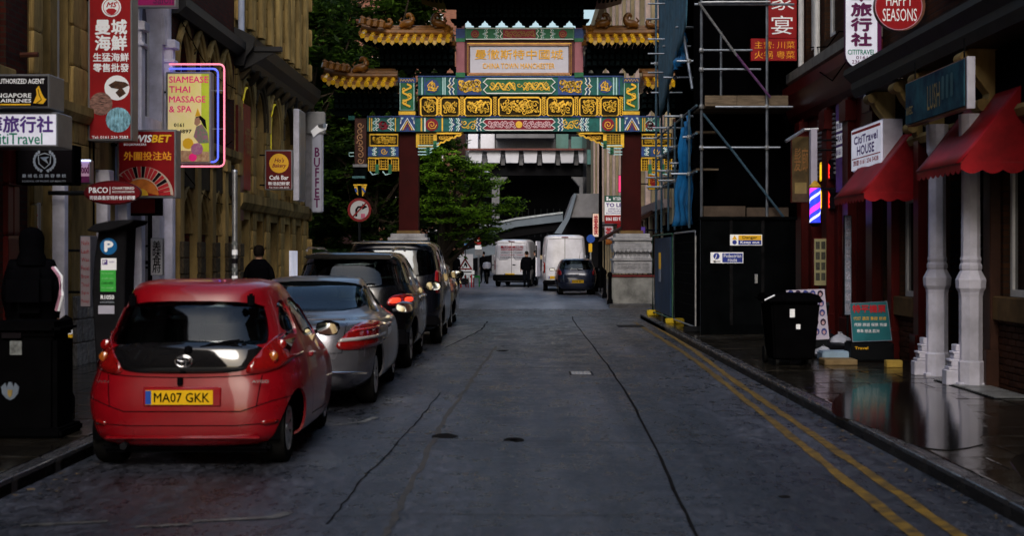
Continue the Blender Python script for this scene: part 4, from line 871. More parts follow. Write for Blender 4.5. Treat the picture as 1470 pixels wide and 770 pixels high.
# outer bays and hanging posts
for sg in (1, -1):
    def mx(x): return x if sg > 0 else 1493 - x
    def mb_(xa, xb, *a): return gbox(min(mx(xa), mx(xb)), max(mx(xa), mx(xb)), *a)
    bay = mb_(528, 572, 190.5, 210.5, .05, .35, 'outer_panel', CARVEBG, gate)
    L = [[(mx(531), 193), (mx(571), 193), (mx(571), 209), (mx(531), 209)]]; rib(bay, 'frame', GOLD, L, 2, .05, True, .04)
    rib(bay, 'carving', GOLD, [[(mx(a), z) for a, z in l_] for l_ in scroll(535, 567, 195, 207, 12, 1.3) + scroll(535, 567, 195, 207, 19, 1.0)], 1.3, .05, False, .05)
    bb = mb_(528, 572, 210.5, 224.5, .03, .4, 'outer_beam', GBLUE, gate)
    for k, c in enumerate((AQUA, WHG, TEAL)): rib(bb, 'wave', c, [[(mx(536 + k * 2.6 + 2 * math.sin(i * 1.5)), 211.5 + i * 1.3) for i in range(10)], [(mx(566 - k * 2.6 - 2 * math.sin(i * 1.5)), 211.5 + i * 1.3) for i in range(10)]], 1.4, .03)
    rib(bb, 'knot', GOLD, [spiral(mx(551), 217, 5, 1.4)], 1.2, .03)
    vb = mb_(528, 572, 226, 228.5, 0, .2, 'valance', GOLD, gate)
    for x0_, x1_, yb in ((529, 539, 245), (544, 557, 243), (562, 572, 245)):
        c = mb_(x0_, x1_, 228.5, yb, .06, .12, 'fret_ground', CARVEBG, vb); rib(vb, 'fret_frame', GOLD, [[(mx(x0_), 228), (mx(x1_), 228), (mx(x1_), yb), (mx(x0_), yb)]], 1.6, .05, True, .05)
        rr = random.Random(x0_); rib(vb, 'fretwork', GOLD, [[(mx(x0_ + 1.5), y_), (mx(x1_ - 1.5), y_)] for y_ in (231.5, 235, 238.5, 242)] + [[(mx(x0_ + 3), 229), (mx(x0_ + 3), yb - 1)], [(mx(x1_ - 4), 229), (mx(x1_ - 4), yb - 1)]], .9, .06)
    for x_ in (541, 559.5): q = mb_(x_ - 2, x_ + 3, 236, 249, -.06, .2, 'green_boss', GGREEN, vb); rib(vb, 'cloud_bracket', AQUA, [[(mx(x_ + 2), 249), (mx(x_ - 6), 251), (mx(x_ - 10), 246)]], 1.6, -.02)
    # inner corner bracket
    ib = mb_(597, 627, 190.5, 211.5, .05, .2, 'bracket_plate', GOLD, gate); mb_(602, 622, 193, 207, .03, .06, 'fret_ground', CARVEBG, ib)
    rib(ib, 'fretwork', GOLD, [[(mx(602), y_), (mx(622), y_)] for y_ in (196, 199, 202, 205)] + [[(mx(x_), 193), (mx(x_), 207)] for x_ in (605, 609, 613, 617)], .8, .03)
    rib(ib, 'carved_rim', GOLD, [[(mx(627 + i * 1.58), 209 - 17.0 * (i / 24) ** .85 + 1.0 * math.sin(i * 1.3)) for i in range(25)], [(mx(627), 191.5), (mx(665), 191.5)]], 2.2, .05, False, .08)
    MB().prism(P([(mx(627), 191), (mx(663), 191), (mx(627), 207)]), 'y', GD + .1, GD + .14).build('carved_web', CARVEBG, ib)
    rib(ib, 'carving', GOLD, [[(mx(a), z) for a, z in l_] for l_ in scroll(630, 650, 193, 201, 33, 1)], 1, .1)
    for (x_, y_) in ((622, 205), (612, 214)): mb_(x_, x_ + 5, y_ - 3, y_ + 8, -.04, .2, 'green_boss', GGREEN, ib); rib(ib, 'cloud_bracket', AQUA, [[(mx(600), y_ + 4), (mx(x_ + 2), y_ + 4), (mx(x_ + 8), y_)], [(mx(600), y_ + 8), (mx(x_), y_ + 8), (mx(x_ + 8), y_ + 4)]], 1.5, -.02)
    # hanging post
    hp = mb_(509.5, 526, 170, 236, -.05, .35, 'hanging_post', M('dark_carved_post', (.05, .015, .012), .5, var=.4), gate)
    rib(hp, 'carving', M('pinkish_gold', (.38, .2, .1), .4, .3), [spiral(mx(517.5), 180 + i * 8.5, 5, 1.2, i) for i in range(7)], 1.4, -.05, False, .04)
    mb_(507, 528, 236, 240, -.1, .4, 'grey_collar', PED, hp); mb_(509, 527, 240, 254, -.06, .36, 'lotus_drop', DKPAINT, hp); mb_(506, 524, 253, 256, -.08, .38, 'drop_rim', M('teal_edge', (.08, .2, .22), .5), hp)
    mb_(514, 518, 256, 264, .1, .2, 'rod', DKPAINT, hp)
    fl = mb_(513, 519, 264, 284, .05, .2, 'flower_finial', DKPAINT, hp); rib(fl, 'gold_rim', GOLD, [[(mx(507), 265.5), (mx(527), 265.5)]], 2, .03); MB().prism(P([(mx(508), 267), (mx(513), 267), (mx(514), 281), (mx(510), 275)]), 'y', GD + .02, GD + .06).build('petal', GOLD, fl); MB().prism(P([(mx(519), 267), (mx(526), 267), (mx(524), 276), (mx(520), 282)]), 'y', GD + .02, GD + .06).build('petal', GOLD, fl); rib(fl, 'blue_petal', BLUEP, [[(mx(520), 270), (mx(524), 276)], [(mx(510), 270), (mx(512), 276)]], 2.5, .015)
    mb_(500, 509, 166, 172, 0, .3, 'beam_nose', TEAL, gate); rib(hp, 'ring', AQUA, [[(mx(508), 219), (mx(501), 219), (mx(501), 224), (mx(508), 224)]], 1.3, .05)
# bracket sets (dougong): stepped clusters with see-through gaps at their feet
def dougong(x0, x1, yt, yb, gaps, gh=11, gw=9):
    root = gbox(x0, x1, yt, yb - gh, .02, .5, 'bracket_core', DKPAINT, gate)
    n = int((x1 - x0) / 8)
    g = MB()
    for r_ in range(3):
        ya = yt + (yb - gh - yt) * r_ / 3; yc = ya + (yb - gh - yt) / 3
        for i in range(n): xa = x0 + (x1 - x0) * (i + .15) / n; g.box(gx(xa), gx(xa + (x1 - x0) / n * .7), GD - .42 + r_ * .13, GD + .05, gz(yc - .8), gz(ya + .6))
        g.box(gx(x0), gx(x1), GD - .34 + r_ * .13, GD + .05, gz(yc), gz(yc - .9))
    tag(g.build('bracket_arms', M('bracket_blue_green', (.006, .011, .013), .6, var=.6, scale=9), root), kind='stuff')
    g = MB(); edges = [x0] + [q for c in gaps for q in (c - gw, c + gw)] + [x1]
    for i in range(0, len(edges) - 1, 2):
        a, b_ = edges[i], edges[i + 1]
        if b_ - a < 1: b_ = a + 1
        g.prism(P([(a, yb), (b_, yb), (b_, yb - 3), (b_ + 4, yb - 4), (b_ + 5, yb - 7), (b_ + gw - 2, yb - 8), (b_ + gw, yb - gh), (a - gw, yb - gh), (a - gw + 2, yb - 8), (a - 5, yb - 7), (a - 4, yb - 4), (a, yb - 3)]), 'y', GD + .05 + .002 * i, GD + .45)
    tag(g.build('bracket_feet', DKPAINT, root), kind='stuff')
dougong(655, 838, 8, 37, [671 + i * 24.5 for i in range(7)])
dougong(545, 652, 70, 106, [575, 598, 622, 645]); dougong(841, 948, 70, 106, [848, 871, 895, 919])
dougong(480, 573, 134, 167, [510, 533, 556]); dougong(920, 1013, 134, 167, [937, 960, 983])
def roof(x0, x1, yr, ye, free, name='roof', over=1.0, sp=11.3, beast=(), label=None):
    """tiled roof: ridge at px row yr, eave at ye; free = which ends turn up (-1 left, 1 right)"""
    def lift(x): 
        t = 0
        if -1 in free: t = max(t, 1 - (x - x0) / 45)
        if 1 in free: t = max(t, 1 - (x1 - x) / 45)
        return 9 * max(0, t) ** 2.2
    g = MB(); n = 12; vs = []
    for i in range(n + 1):
        x = x0 + (x1 - x0) * i / n; l_ = lift(x)
        vs += [(gx(x), GD + .35, gz(yr - l_ * .6)), (gx(x), GD - over, gz(ye - 9 - l_)), (gx(x), GD - over, gz(ye - 4 - l_)), (gx(x), GD + .35, gz(yr + 14 - l_ * .6)), (gx(x), GD + 1.0 + over, gz(ye - 9 - l_)), (gx(x), GD + .4, gz(yr - 1))]
    for i in range(n):
        a = i * 6; b_ = a + 6; g_ = [(0, 1), (1, 2), (2, 3), (3, 4), (4, 5), (5, 0)]; g.add([], [])
    g.v = vs; g.f = [(i * 6 + p, i * 6 + q, i * 6 + 6 + q, i * 6 + 6 + p) for i in range(n) for p, q in g_] + [tuple(range(6)), tuple(range(n * 6, n * 6 + 6))]; g.mi = [0] * len(g.f)
    rf = g.build(name, RIDGE, gate)
    m = int((x1 - x0) / sp)
    for i in range(m):
        x = x0 + (x1 - x0) * (i + .5) / m; l_ = lift(x); r_ = 3.6 * PX_
        g = MB(); g.tube([(gx(x), GD + .3, gz(yr + 1 - l_ * .6)), (gx(x), GD - over * .5, gz(yr + (ye - 9 - yr) * .62 - l_ * .9)), (gx(x), GD - over - .08, gz(ye - 5 - l_))], r_, 9); g.build('roof_tile', GLAZE, rf, smooth=True)
        x2 = x + sp / 2
        if i < m - 1: l_ = lift(x2); MB().prism([(gx(x2 - 3.2), gz(ye - 5 - l_)), (gx(x2 + 3.2), gz(ye - 5 - l_)), (gx(x2 + 3), gz(ye - 1 - l_)), (gx(x2), gz(ye + 2 - l_)), (gx(x2 - 3), gz(ye - 1 - l_))], 'y', GD - over - .04, GD - over - .0).build('drip_tile', M('dull_glaze', (.34, .2, .02), .3, var=.4, coat=.3), rf)
    g = MB()
    for k, (h, r_) in enumerate(((0, .11), (5, .09), (9, .07))):
        g.tube([(gx(x0 - (k == 2) * 4 + (x1 - x0) * i / 10), GD - over * .28 * (1 - k * .3), gz(yr + 3 - h - lift(x0 + (x1 - x0) * i / 10) * .7)) for i in range(11)], r_, 8)
    tag(g.build('ridge', RIDGE, rf, smooth=True), kind='stuff')
    g = MB()
    for i in range(int((x1 - x0) / 6)): x = x0 + 3 + i * 6; g.box(gx(x), gx(x + 3), GD - over + .12, GD + .2, gz(ye + 0 - lift(x)), gz(ye - 4 - lift(x)))
    tag(g.build('rafters', DKPAINT, rf), kind='stuff')
    for (bx_, by_, s_, fl_) in beast:     # curled ridge beasts
        g = MB(); X, Z = gx(bx_), gz(by_)
        pts = [(X + fl_ * s_ * a, GD - over * .3, Z + s_ * c) for a, c in ((-.9, 0), (-.5, .28), (0, .3), (.35, .55), (.3, 1.0), (.05, 1.25), (-.2, 1.1), (-.15, .9))]
        rd_ = [s_ * q for q in (.2, .40, .44, .34, .28, .24, .2, .08)]
        for _ in range(2):
            p2 = [pts[0]]; r2 = [rd_[0]]
            for a in range(len(pts) - 1):
                for t in (.25, .75): p2.append(tuple(pts[a][k] * (1 - t) + pts[a + 1][k] * t for k in range(3))); r2.append(rd_[a] * (1 - t) + rd_[a + 1] * t)
            pts = p2 + [pts[-1]]; rd_ = r2 + [rd_[-1]]
        g.tube(pts, rd_, 10)
        g.tube([(X - fl_ * s_ * .6, GD - over * .3, Z + .2 * s_), (X - fl_ * s_ * .95, GD - over * .3, Z + .6 * s_), (X - fl_ * s_ * .7, GD - over * .3, Z + .9 * s_)], [s_ * .16, s_ * .12, .02], 6)
        g.tube([(X, GD - over * .3, Z + .3 * s_), (X + fl_ * s_ * .1, GD - over * .3, Z - .1 * s_)], [s_ * .2, s_ * .2], 6)
        g.build('ridge_beast', RIDGE, rf, smooth=True)
    if free:
        for sgn in free:
            for k in range(4):
                x = (x0 + 3 + k * 9) if sgn < 0 else (x1 - 3 - k * 9); Z = gz(yr - 6 - lift(x) * .7)
                MB().tube([(gx(x), GD - over * .6, Z - .08), (gx(x + 1), GD - over * .6, Z + .08), (gx(x - 2), GD - over * .6, Z + .15)], [.12, .11, .06], 6).build('ridge_beast', RIDGE, rf, smooth=True)
    return rf
roof(520, 651, 46, 70, (-1,), beast=((588, 40, .31, 1), (628, 40, .31, -1), (560, 41, .2, 1), (541, 40, .18, 1)))
roof(840, 972, 46, 70, (1,), beast=((902, 40, .31, -1), (868, 40, .31, 1), (931, 41, .2, -1)))
roof(467, 572, 108, 132, (-1,), beast=((522, 104, .33, 1), (500, 106, .2, 1), (488, 105, .18, 1)))
roof(921, 1026, 108, 132, (1,), beast=((970, 104, .32, -1),))
roof(598, 900, -42, 3, (-1, 1), over=1.5, sp=11.5)
gbox(640, 855, 3, 9, -.5, .6, 'eave_board', DKPAINT, gate)
for xa, sg in ((652, 1), (838, -1)):   # roof abutments with small stacked finials beside the plaque
    g = MB(); X = gx(xa - sg * 9)
    g.lathe([(.28, 0), (.28, .12), (.2, .2), (.22, .3), (.12, .42), (.14, .5), (.05, .62), (0, .7)], (X, GD - .3, gz(68)), 8); g.build('tile_finial', RIDGE, gate, smooth=True)
# ================================================================ vehicles
def paint(name, col, rough=.28, metal=.0, coat=.65): return M(name, col, rough, metal, var=.22, scale=1.6, coat=coat, rvar=.08, bump=.01)
CGLASS = glass_mat('car_glass', (.42, .47, .47)); DGLASS = glass_mat('tinted_car_glass', (.16, .18, .19))
TRIM = M('black_trim', (.004, .004, .005), .45, var=.15); CHROME = M('chrome', (.7, .7, .72), .15, 1, var=0)
SEAT = M('dark_seat_fabric', (.02, .02, .022), .8); PLATEY = M('yellow_number_plate', (.85, .50, .01), .35, var=0, emit=.0); REDLENS = M('red_lens', (.24, .005, .005), .12, var=.2, scale=30, coat=1)
REDLIT = M('lit_red_lens', (1, .07, .03), .2, var=0, emit=.4); AMBLENS = M('amber_lens', (.40, .10, .012), .15, var=.15, coat=1); CLEARLENS = M('clear_lens', (.55, .5, .48), .1, var=.2, coat=1)
ALLOY = M('alloy_wheel', (.5, .51, .53), .3, .8, var=.15)
def interp(levels, t):
    """Catmull-Rom over body levels; t in 0..1"""
    n = len(levels) - 1; s = min(t * n, n - 1e-6); i = int(s); u = s - i
    def g(k): return levels[max(0, min(n, k))]
    p0, p1, p2, p3 = g(i - 1), g(i), g(i + 1), g(i + 2)
    return [.5 * (2 * b + (c - a) * u + (2 * a - 5 * b + 4 * c - d) * u * u + (3 * b - a - 3 * c + d) * u ** 3) for a, b, c, d in zip(p0, p1, p2, p3)]
def body_mesh(levels, belt=None, NV=44, NU=56):
    """levels: (z, y_rear, y_front, half width, exponent, taper_front, taper_rear)"""
    vs = []; fs = []
    for j in range(NV + 1):
        z, yr, yf, w_, e, tf, tr = interp(levels, j / NV)
        for i in range(NU):
            a = 2 * math.pi * i / NU; c, s_ = math.cos(a), math.sin(a)
            v = -math.copysign(abs(c) ** (2 / e), c); h = math.copysign(abs(s_) ** (2 / e), s_)   # v -1 rear .. 1 front
            yc, L = (yr + yf) / 2, (yf - yr) / 2; y = yc + L * v
            ww = w_ * (1 - tf * max(0, v) ** 2 - tr * max(0, -v) ** 2)
            zz = z + (belt(y, z) if belt else 0)
            vs.append((ww * h, y, zz))
        if j: fs += [((j - 1) * NU + i, (j - 1) * NU + (i + 1) % NU, j * NU + (i + 1) % NU, j * NU + i) for i in range(NU)]
    k = len(vs); z, yr, yf, w_, e, tf, tr = levels[-1]; vs.append((0, (yr + yf) / 2, z + (belt((yr + yf) / 2, z) if belt else 0) + .004)); fs += [(NV * NU + i, NV * NU + (i + 1) % NU, k) for i in range(NU)]
    z, yr, yf, w_, *_ = levels[0]; vs.append((0, (yr + yf) / 2, z)); fs += [((i + 1) % NU, i, k + 1) for i in range(NU)]
    return vs, fs
def make_body(root, vs, fs, mat, cutters, thick=.02):
    me = bpy.data.meshes.new('body'); me.from_pydata(vs, [], fs); bm = bmesh.new(); bm.from_mesh(me); bmesh.ops.recalc_face_normals(bm, faces=bm.faces)
    bvh = BVHTree.FromBMesh(bm)
    out = bm.copy(); bm.normal_update()
    # hollow shell: add inner copy pushed inwards
    n0 = len(bm.verts); nor = [v.normal.copy() for v in bm.verts]; co = [v.co.copy() for v in bm.verts]
    inner = [bm.verts.new(c - n_ * thick) for c, n_ in zip(co, nor)]; bm.verts.ensure_lookup_table()
    for f_ in [tuple(v.index for v in f_.verts) for f_ in bm.faces[:]]: bm.faces.new([inner[i] for i in reversed(f_)])
    bm.to_mesh(me); bm.free(); out.free(); me.materials.append(mat)
    o = link(bpy.data.objects.new('body', me)); o.parent = root
    tmp = []
    for c in cutters:
        cu = MB(); c(cu)
        cm = bpy.data.meshes.new('cut'); cm.from_pydata(cu.v, [], cu.f); b2 = bmesh.new(); b2.from_mesh(cm); bmesh.ops.recalc_face_normals(b2, faces=b2.faces); b2.to_mesh(cm); b2.free()
        co_ = link(bpy.data.objects.new('cutter', cm)); tmp.append(co_)
        md = o.modifiers.new('b', 'BOOLEAN'); md.operation = 'DIFFERENCE'; md.solver = 'EXACT'; md.object = co_
    dg = bpy.context.evaluated_depsgraph_get(); nm = bpy.data.meshes.new_from_object(o.evaluated_get(dg)); o.modifiers.clear(); o.data = nm; nm.name = 'body'
    for t in tmp: bpy.data.objects.remove(t)
    nm.materials.clear(); nm.materials.append(mat)
    for p in nm.polygons: p.use_smooth = True; p.material_index = 0
    nm.set_sharp_from_angle(angle=R(38)); ORG[o] = Vector((0, 0, 0))
    return o, bvh
def patch(bvh, poly, mode, off, name, mat, parent, thick=.006, rnd_=2, grid=.06, sgn=1, clampy=None):
    """panel with a drawn outline wrapped on the body surface. rear: poly (x,z); side: poly (y,z); front: (x,z); top (x,y)"""
    if rnd_: poly = chaikin(poly, rnd_)
    bm = bmesh.new(); f_ = bm.faces.new([bm.verts.new((a, b, 0)) for a, b in poly])
    xs = [p[0] for p in poly]; ys = [p[1] for p in poly]
    for ax, lo, hi in ((0, min(xs), max(xs)), (1, min(ys), max(ys))):
        n = int((hi - lo) / grid)
        for i in range(1, n + 1):
            c = [0, 0, 0]; nn = [0, 0, 0]; c[ax] = lo + (hi - lo) * i / (n + 1); nn[ax] = 1
            bmesh.ops.bisect_plane(bm, geom=bm.verts[:] + bm.edges[:] + bm.faces[:], plane_co=c, plane_no=nn)
    pos = []
    for v in bm.verts:
        a, b = v.co.x, v.co.y
        o, d = {'rear': (Vector((a, -3, b)), Vector((0, 1, 0))), 'front': (Vector((a, 12, b)), Vector((0, -1, 0))), 'side': (Vector((3 * sgn, a, b)), Vector((-sgn, 0, 0))), 'top': (Vector((a, b, 5)), Vector((0, 0, -1)))}[mode]
        h = bvh.ray_cast(o, d)
        if h[0] is None or (mode == 'rear' and clampy and h[0].y > clampy): h = bvh.find_nearest(Vector((a, .1, b)) if mode == 'rear' else o + d * 2.2)
        n_ = h[1]; 
        if n_.dot(d) > 0: n_ = -n_
        pos.append((h[0] + n_ * off, n_))
    for v, (p, n_) in zip(bm.verts, pos): v.co = p
    me = bpy.data.meshes.new(name); bm.to_mesh(me); bm.free(); me.materials.append(mat)
    o = link(bpy.data.objects.new(name, me)); o.parent = parent
    for p in me.polygons: p.use_smooth = True
    if thick:
        sd = o.modifiers.new('thickness', 'SOLIDIFY'); sd.thickness = thick; sd.offset = -1
        # outward side: make sure normals face the caster
    bm = bmesh.new(); bm.from_mesh(me); bm.normal_update()
    if sum(f_.normal.dot(pos[f_.verts[0].index][1]) for f_ in bm.faces) < 0: bmesh.ops.reverse_faces(bm, faces=bm.faces[:])
    bm.to_mesh(me); bm.free(); ORG[o] = Vector((0, 0, 0)); return o
def wheel(root, x, y, r, w_=.2, spokes=8, cap=ALLOY, hub=None):
    sg = 1 if x > 0 else -1
    def lat(prof, n=28):    # profile (radius, outward) revolved about x
        g = MB(); vs = []; fs = []
        for (a, b) in prof:
            for k in range(n): t = 2 * math.pi * k / n; vs.append((x + sg * b, y + a * math.cos(t), r + a * math.sin(t)))
        for i in range(len(prof) - 1):
            for k in range(n): fs.append((i * n + k, i * n + (k + 1) % n, (i + 1) * n + (k + 1) % n, (i + 1) * n + k))
        g.add(vs, fs); return g
    h = w_ / 2
    wl_ = lat([(r * .6, -h), (r * .93, -h), (r, -h * .7), (r, h * .7), (r * .95, h), (r * .68, h), (r * .66, h * .6)]).build('wheel', RUBBER, root, smooth=True)
    ri = r * .67; g = lat([(ri, h * .95), (ri * .94, h * .9), (ri * .9, h * .3), (.02, h * .25)]); g.build('rim', M('dark_rim_well', (.03, .03, .03), .5, .3), wl_, smooth=True)
    g = MB()
    for k in range(spokes):
        t = 2 * math.pi * k / spokes; ca, sa = math.cos(t), math.sin(t); ww = ri * .13
        def q(rad, off, o_): return (x + sg * o_, y + rad * ca - off * sa, r + rad * sa + off * ca)
        a, b = ri * .12, ri * .95
        g.add([q(a, -ww, h * .8), q(a, ww, h * .8), q(b, ww * 1.3, h * .98), q(b, -ww * 1.3, h * .98), q(a, -ww, h * .4), q(a, ww, h * .4), q(b, ww * 1.3, h * .5), q(b, -ww * 1.3, h * .5)], [(0, 1, 2, 3), (0, 4, 5, 1), (1, 5, 6, 2), (3, 2, 6, 7), (0, 3, 7, 4)])
    g.v += []; g2 = lat([(ri * .2, h * .5), (ri * .2, h * .9), (.01, h * .95)]); g.add(g2.v, g2.f); g3 = lat([(ri * 1.0, h * .9), (ri * .96, h * 1.02), (ri * .88, h * .9)]); g.add(g3.v, g3.f)
    g.build('spokes', cap, wl_, smooth=True)
def rbox(root, name, x0, x1, y0, y1, z0, z1, mat, bv=.04): return MB().box(x0, x1, y0, y1, z0, z1).build(name, mat, root, smooth=True, bevel=bv)
def seats(root, ys, w_, zb, head=.2, mat=SEAT, hm=None):
    for y in ys:
        for s_ in (-1, 1):
            x = s_ * w_ * .48; st = rbox(root, 'seat', x - .24, x + .24, y, y + .5, zb - .15, zb, mat); rbox(st, 'backrest', x - .23, x + .23, y - .12, y + .02, zb, zb + .55, mat)
            MB().lathe([(.05, -.11), (.11, -.09), (.13, 0), (.11, .09), (.04, .115)], (x, y - .08, zb + .70), 12, 1.0, .5).build('headrest', hm or mat, st, smooth=True)
def plate(root, x, y, z, txt, w_=.52, h=.111, txtm=None, face=-1):
    p = MB().box(x - w_ / 2, x + w_ / 2, y - .012, y, z - h / 2, z + h / 2).build('number_plate', PLATEY, root)
    g = MB().box(x - w_ / 2, x - w_ / 2 + .045, y - .0135, y - .011, z - h / 2 + .003, z + h / 2 - .003).build('blue_band', BLUEP, p) if w_ > .5 else None
    text(txt, (x + (.02 if g else 0), y - .012, z), w_ * .82, h * .64, BLACK, p, bold=.01, depth=.002); return p
def mirror(root, bvh, x, y, z, mat, glassm=None, s=1.0):
    sg = 1 if x > 0 else -1
    m = MB().lathe([(.01, -.075 * s), (.07 * s, -.06 * s), (.095 * s, 0), (.085 * s, .05 * s), (.02, .075 * s)], (x + sg * .09, y, z), 16, 1.25, .75).build('wing_mirror', mat, root, smooth=True)
    g = MB(); g.prism(chaikin([(x + sg * .09 + a * s, z + b * s) for a, b in ((-.1, -.05), (.1, -.06), (.105, .045), (-.09, .06))], 2), 'y', y - .075 * s, y - .066 * s); g.build('mirror_glass', M('mirror_glass', (.8, .85, .9), .03, 1, var=0), m)
    MB().tube([(x - sg * .06, y + .02, z - .04), (x + sg * .03, y, z - .02)], .022, 6).build('mirror_arm', mat, m)
def seam(bvh, root, pts, mode='rear', sgn=1, w_=.012, name='panel_seam'):
    q = [];  # strip polygon around a polyline
    L = []; Rr = []
    for i, p in enumerate(pts):
        a = pts[max(0, i - 1)]; b = pts[min(len(pts) - 1, i + 1)]; dx, dy = b[0] - a[0], b[1] - a[1]; l_ = math.hypot(dx, dy); nx_, ny_ = -dy / l_ * w_ / 2, dx / l_ * w_ / 2
        L.append((p[0] + nx_, p[1] + ny_)); Rr.append((p[0] - nx_, p[1] - ny_))
    g = MB(); vs = []
    for a, b in list(zip(L, Rr)):
        for c in (a, b):
            o, d = {'rear': (Vector((c[0], -3, c[1])), Vector((0, 1, 0))), 'side': (Vector((3 * sgn, c[0], c[1])), Vector((-sgn, 0, 0)))}[mode]
            h = bvh.ray_cast(o, d); vs.append((h[0] - d * .0025) if h[0] else o + d * 2)
    g.add(vs, [(2 * i, 2 * i + 1, 2 * i + 3, 2 * i + 2) for i in range(len(pts) - 1)]); return g.build(name, TRIM, root)
def lin(p, n=14):
    out = []
    for i in range(len(p) - 1):
        for k in range(n): t = k / n; out.append((p[i][0] * (1 - t) + p[i + 1][0] * t, p[i][1] * (1 - t) + p[i + 1][1] * t))
    return out + [p[-1]]
def inset(poly, s): cx = sum(p[0] for p in poly) / len(poly); cy = sum(p[1] for p in poly) / len(poly); return [(cx + (p[0] - cx) * s, cy + (p[1] - cy) * s) for p in poly]
def vehicle(name, label, cat, loc, rz, levels, mat, L, W, wheels, wr, rearwin, sidewins, screen, lights, extras, group=None, belt=None, glass=None, sglass=None, lower=None, spokes=8, cap=ALLOY, seat=(1.2, 2.0), NU=72, rw_limit=1.6, zb=.55, hm=None, tail=None):
    root = thing(name, label, cat, (0, 0, 0), group); glass = glass or CGLASS
    vs, fs = body_mesh(levels, belt, NU=NU)
    cut = []
    if rearwin: rw = chaikin(rearwin, 2); cut.append(lambda g: g.prism(rw, 'y', -1, rw_limit))
    for sw in sidewins:
        s2 = chaikin(sw, 2)
        cut.append(lambda g, s2=s2: g.prism(s2, 'x', .32, 2)); cut.append(lambda g, s2=s2: g.prism(s2, 'x', -2, -.32))
    scr = chaikin(screen[0], 2); cut.append(lambda g: g.prism(scr, 'y', screen[1], L + 1))
    for wy in wheels:
        pr = [(wy + (wr + .045) * math.cos(R(a)), wr + (wr + .045) * math.sin(R(a))) for a in range(0, 360, 12)]
        for s_ in (-1, 1): cut.append(lambda g, pr=pr, s_=s_: g.prism(pr, 'x', s_ * (W / 2 - .26), s_ * (W / 2 + .3)))
    body, bvh = make_body(root, vs, fs, mat, cut)
    if rearwin: patch(bvh, inset(rearwin, 1.025), 'rear', -.012, 'rear_window', glass, root, clampy=rw_limit)
    for sw in sidewins:
        for s_ in (-1, 1): patch(bvh, inset(sw, 1.04), 'side', -.012, 'side_window', sglass or glass, root, sgn=s_)
    patch(bvh, inset(screen[0], 1.02), 'front', -.012, 'windscreen', CGLASS, root)
    for wy in wheels:
        hx = min(bvh.ray_cast(Vector((3, wy + q, wr + .12)), Vector((-1, 0, 0)))[0].x for q in (-wr * .9, 0, wr * .9))
        for s_ in (-1, 1):
            wheel(root, s_ * (hx - .115), wy, wr, spokes=spokes, cap=cap)
            g = MB(); n = 20
            pr = [(wy + (wr + .05) * math.cos(R(a)), wr + (wr + .05) * math.sin(R(a))) for a in range(-20, 205, 15)]
            g.add([(s_ * (hx - .035), p[0], p[1]) for p in pr] + [(s_ * (W / 2 - .32), p[0], p[1]) for p in pr], [(i, i + 1, i + 1 + len(pr), i + len(pr)) for i in range(len(pr) - 1)] + [tuple(range(len(pr), 2 * len(pr)))])
            g.build('wheel_arch', BLACK, root)
    rbox(root, 'floor', -W / 2 + .12, W / 2 - .12, wheels[0] + .35, wheels[1] - .35, .2, .3, BLACK, .02); rbox(root, 'floor', -W / 2 + .3, W / 2 - .3, .2, L - .2, .3, .38, BLACK, .02)
    rbox(root, 'dashboard', -W / 2 + .15, W / 2 - .15, wheels[1] - .75, wheels[1] - .35, zb - .05, zb + .32, SEAT)
    MB().tube([(.36 + .17 * math.cos(a * .5236), wheels[1] - .85 + .05 * math.sin(a * .5236), zb + .28 + .17 * math.sin(a * .5236)) for a in range(12)], .014, 6, True).build('steering_wheel', SEAT, root)
    seats(root, seat, W / 2 * .92, zb, mat=SEAT, hm=hm)
    for nm, mode, poly, m_, off, sym in lights:
        base = None
        for s_ in ((-1, 1) if sym else (1,)):
            if mode == 'side': o = patch(bvh, poly, 'side', off, nm, m_, root, .012, sgn=s_)
            else: o = patch(bvh, [(s_ * a, b) for a, b in poly], mode, off, nm, m_, root, .012)
    if extras: extras(root, bvh)
    root.location = loc; root.rotation_euler.z = rz; ORG[root] = Vector((0, 0, 0))
    return root
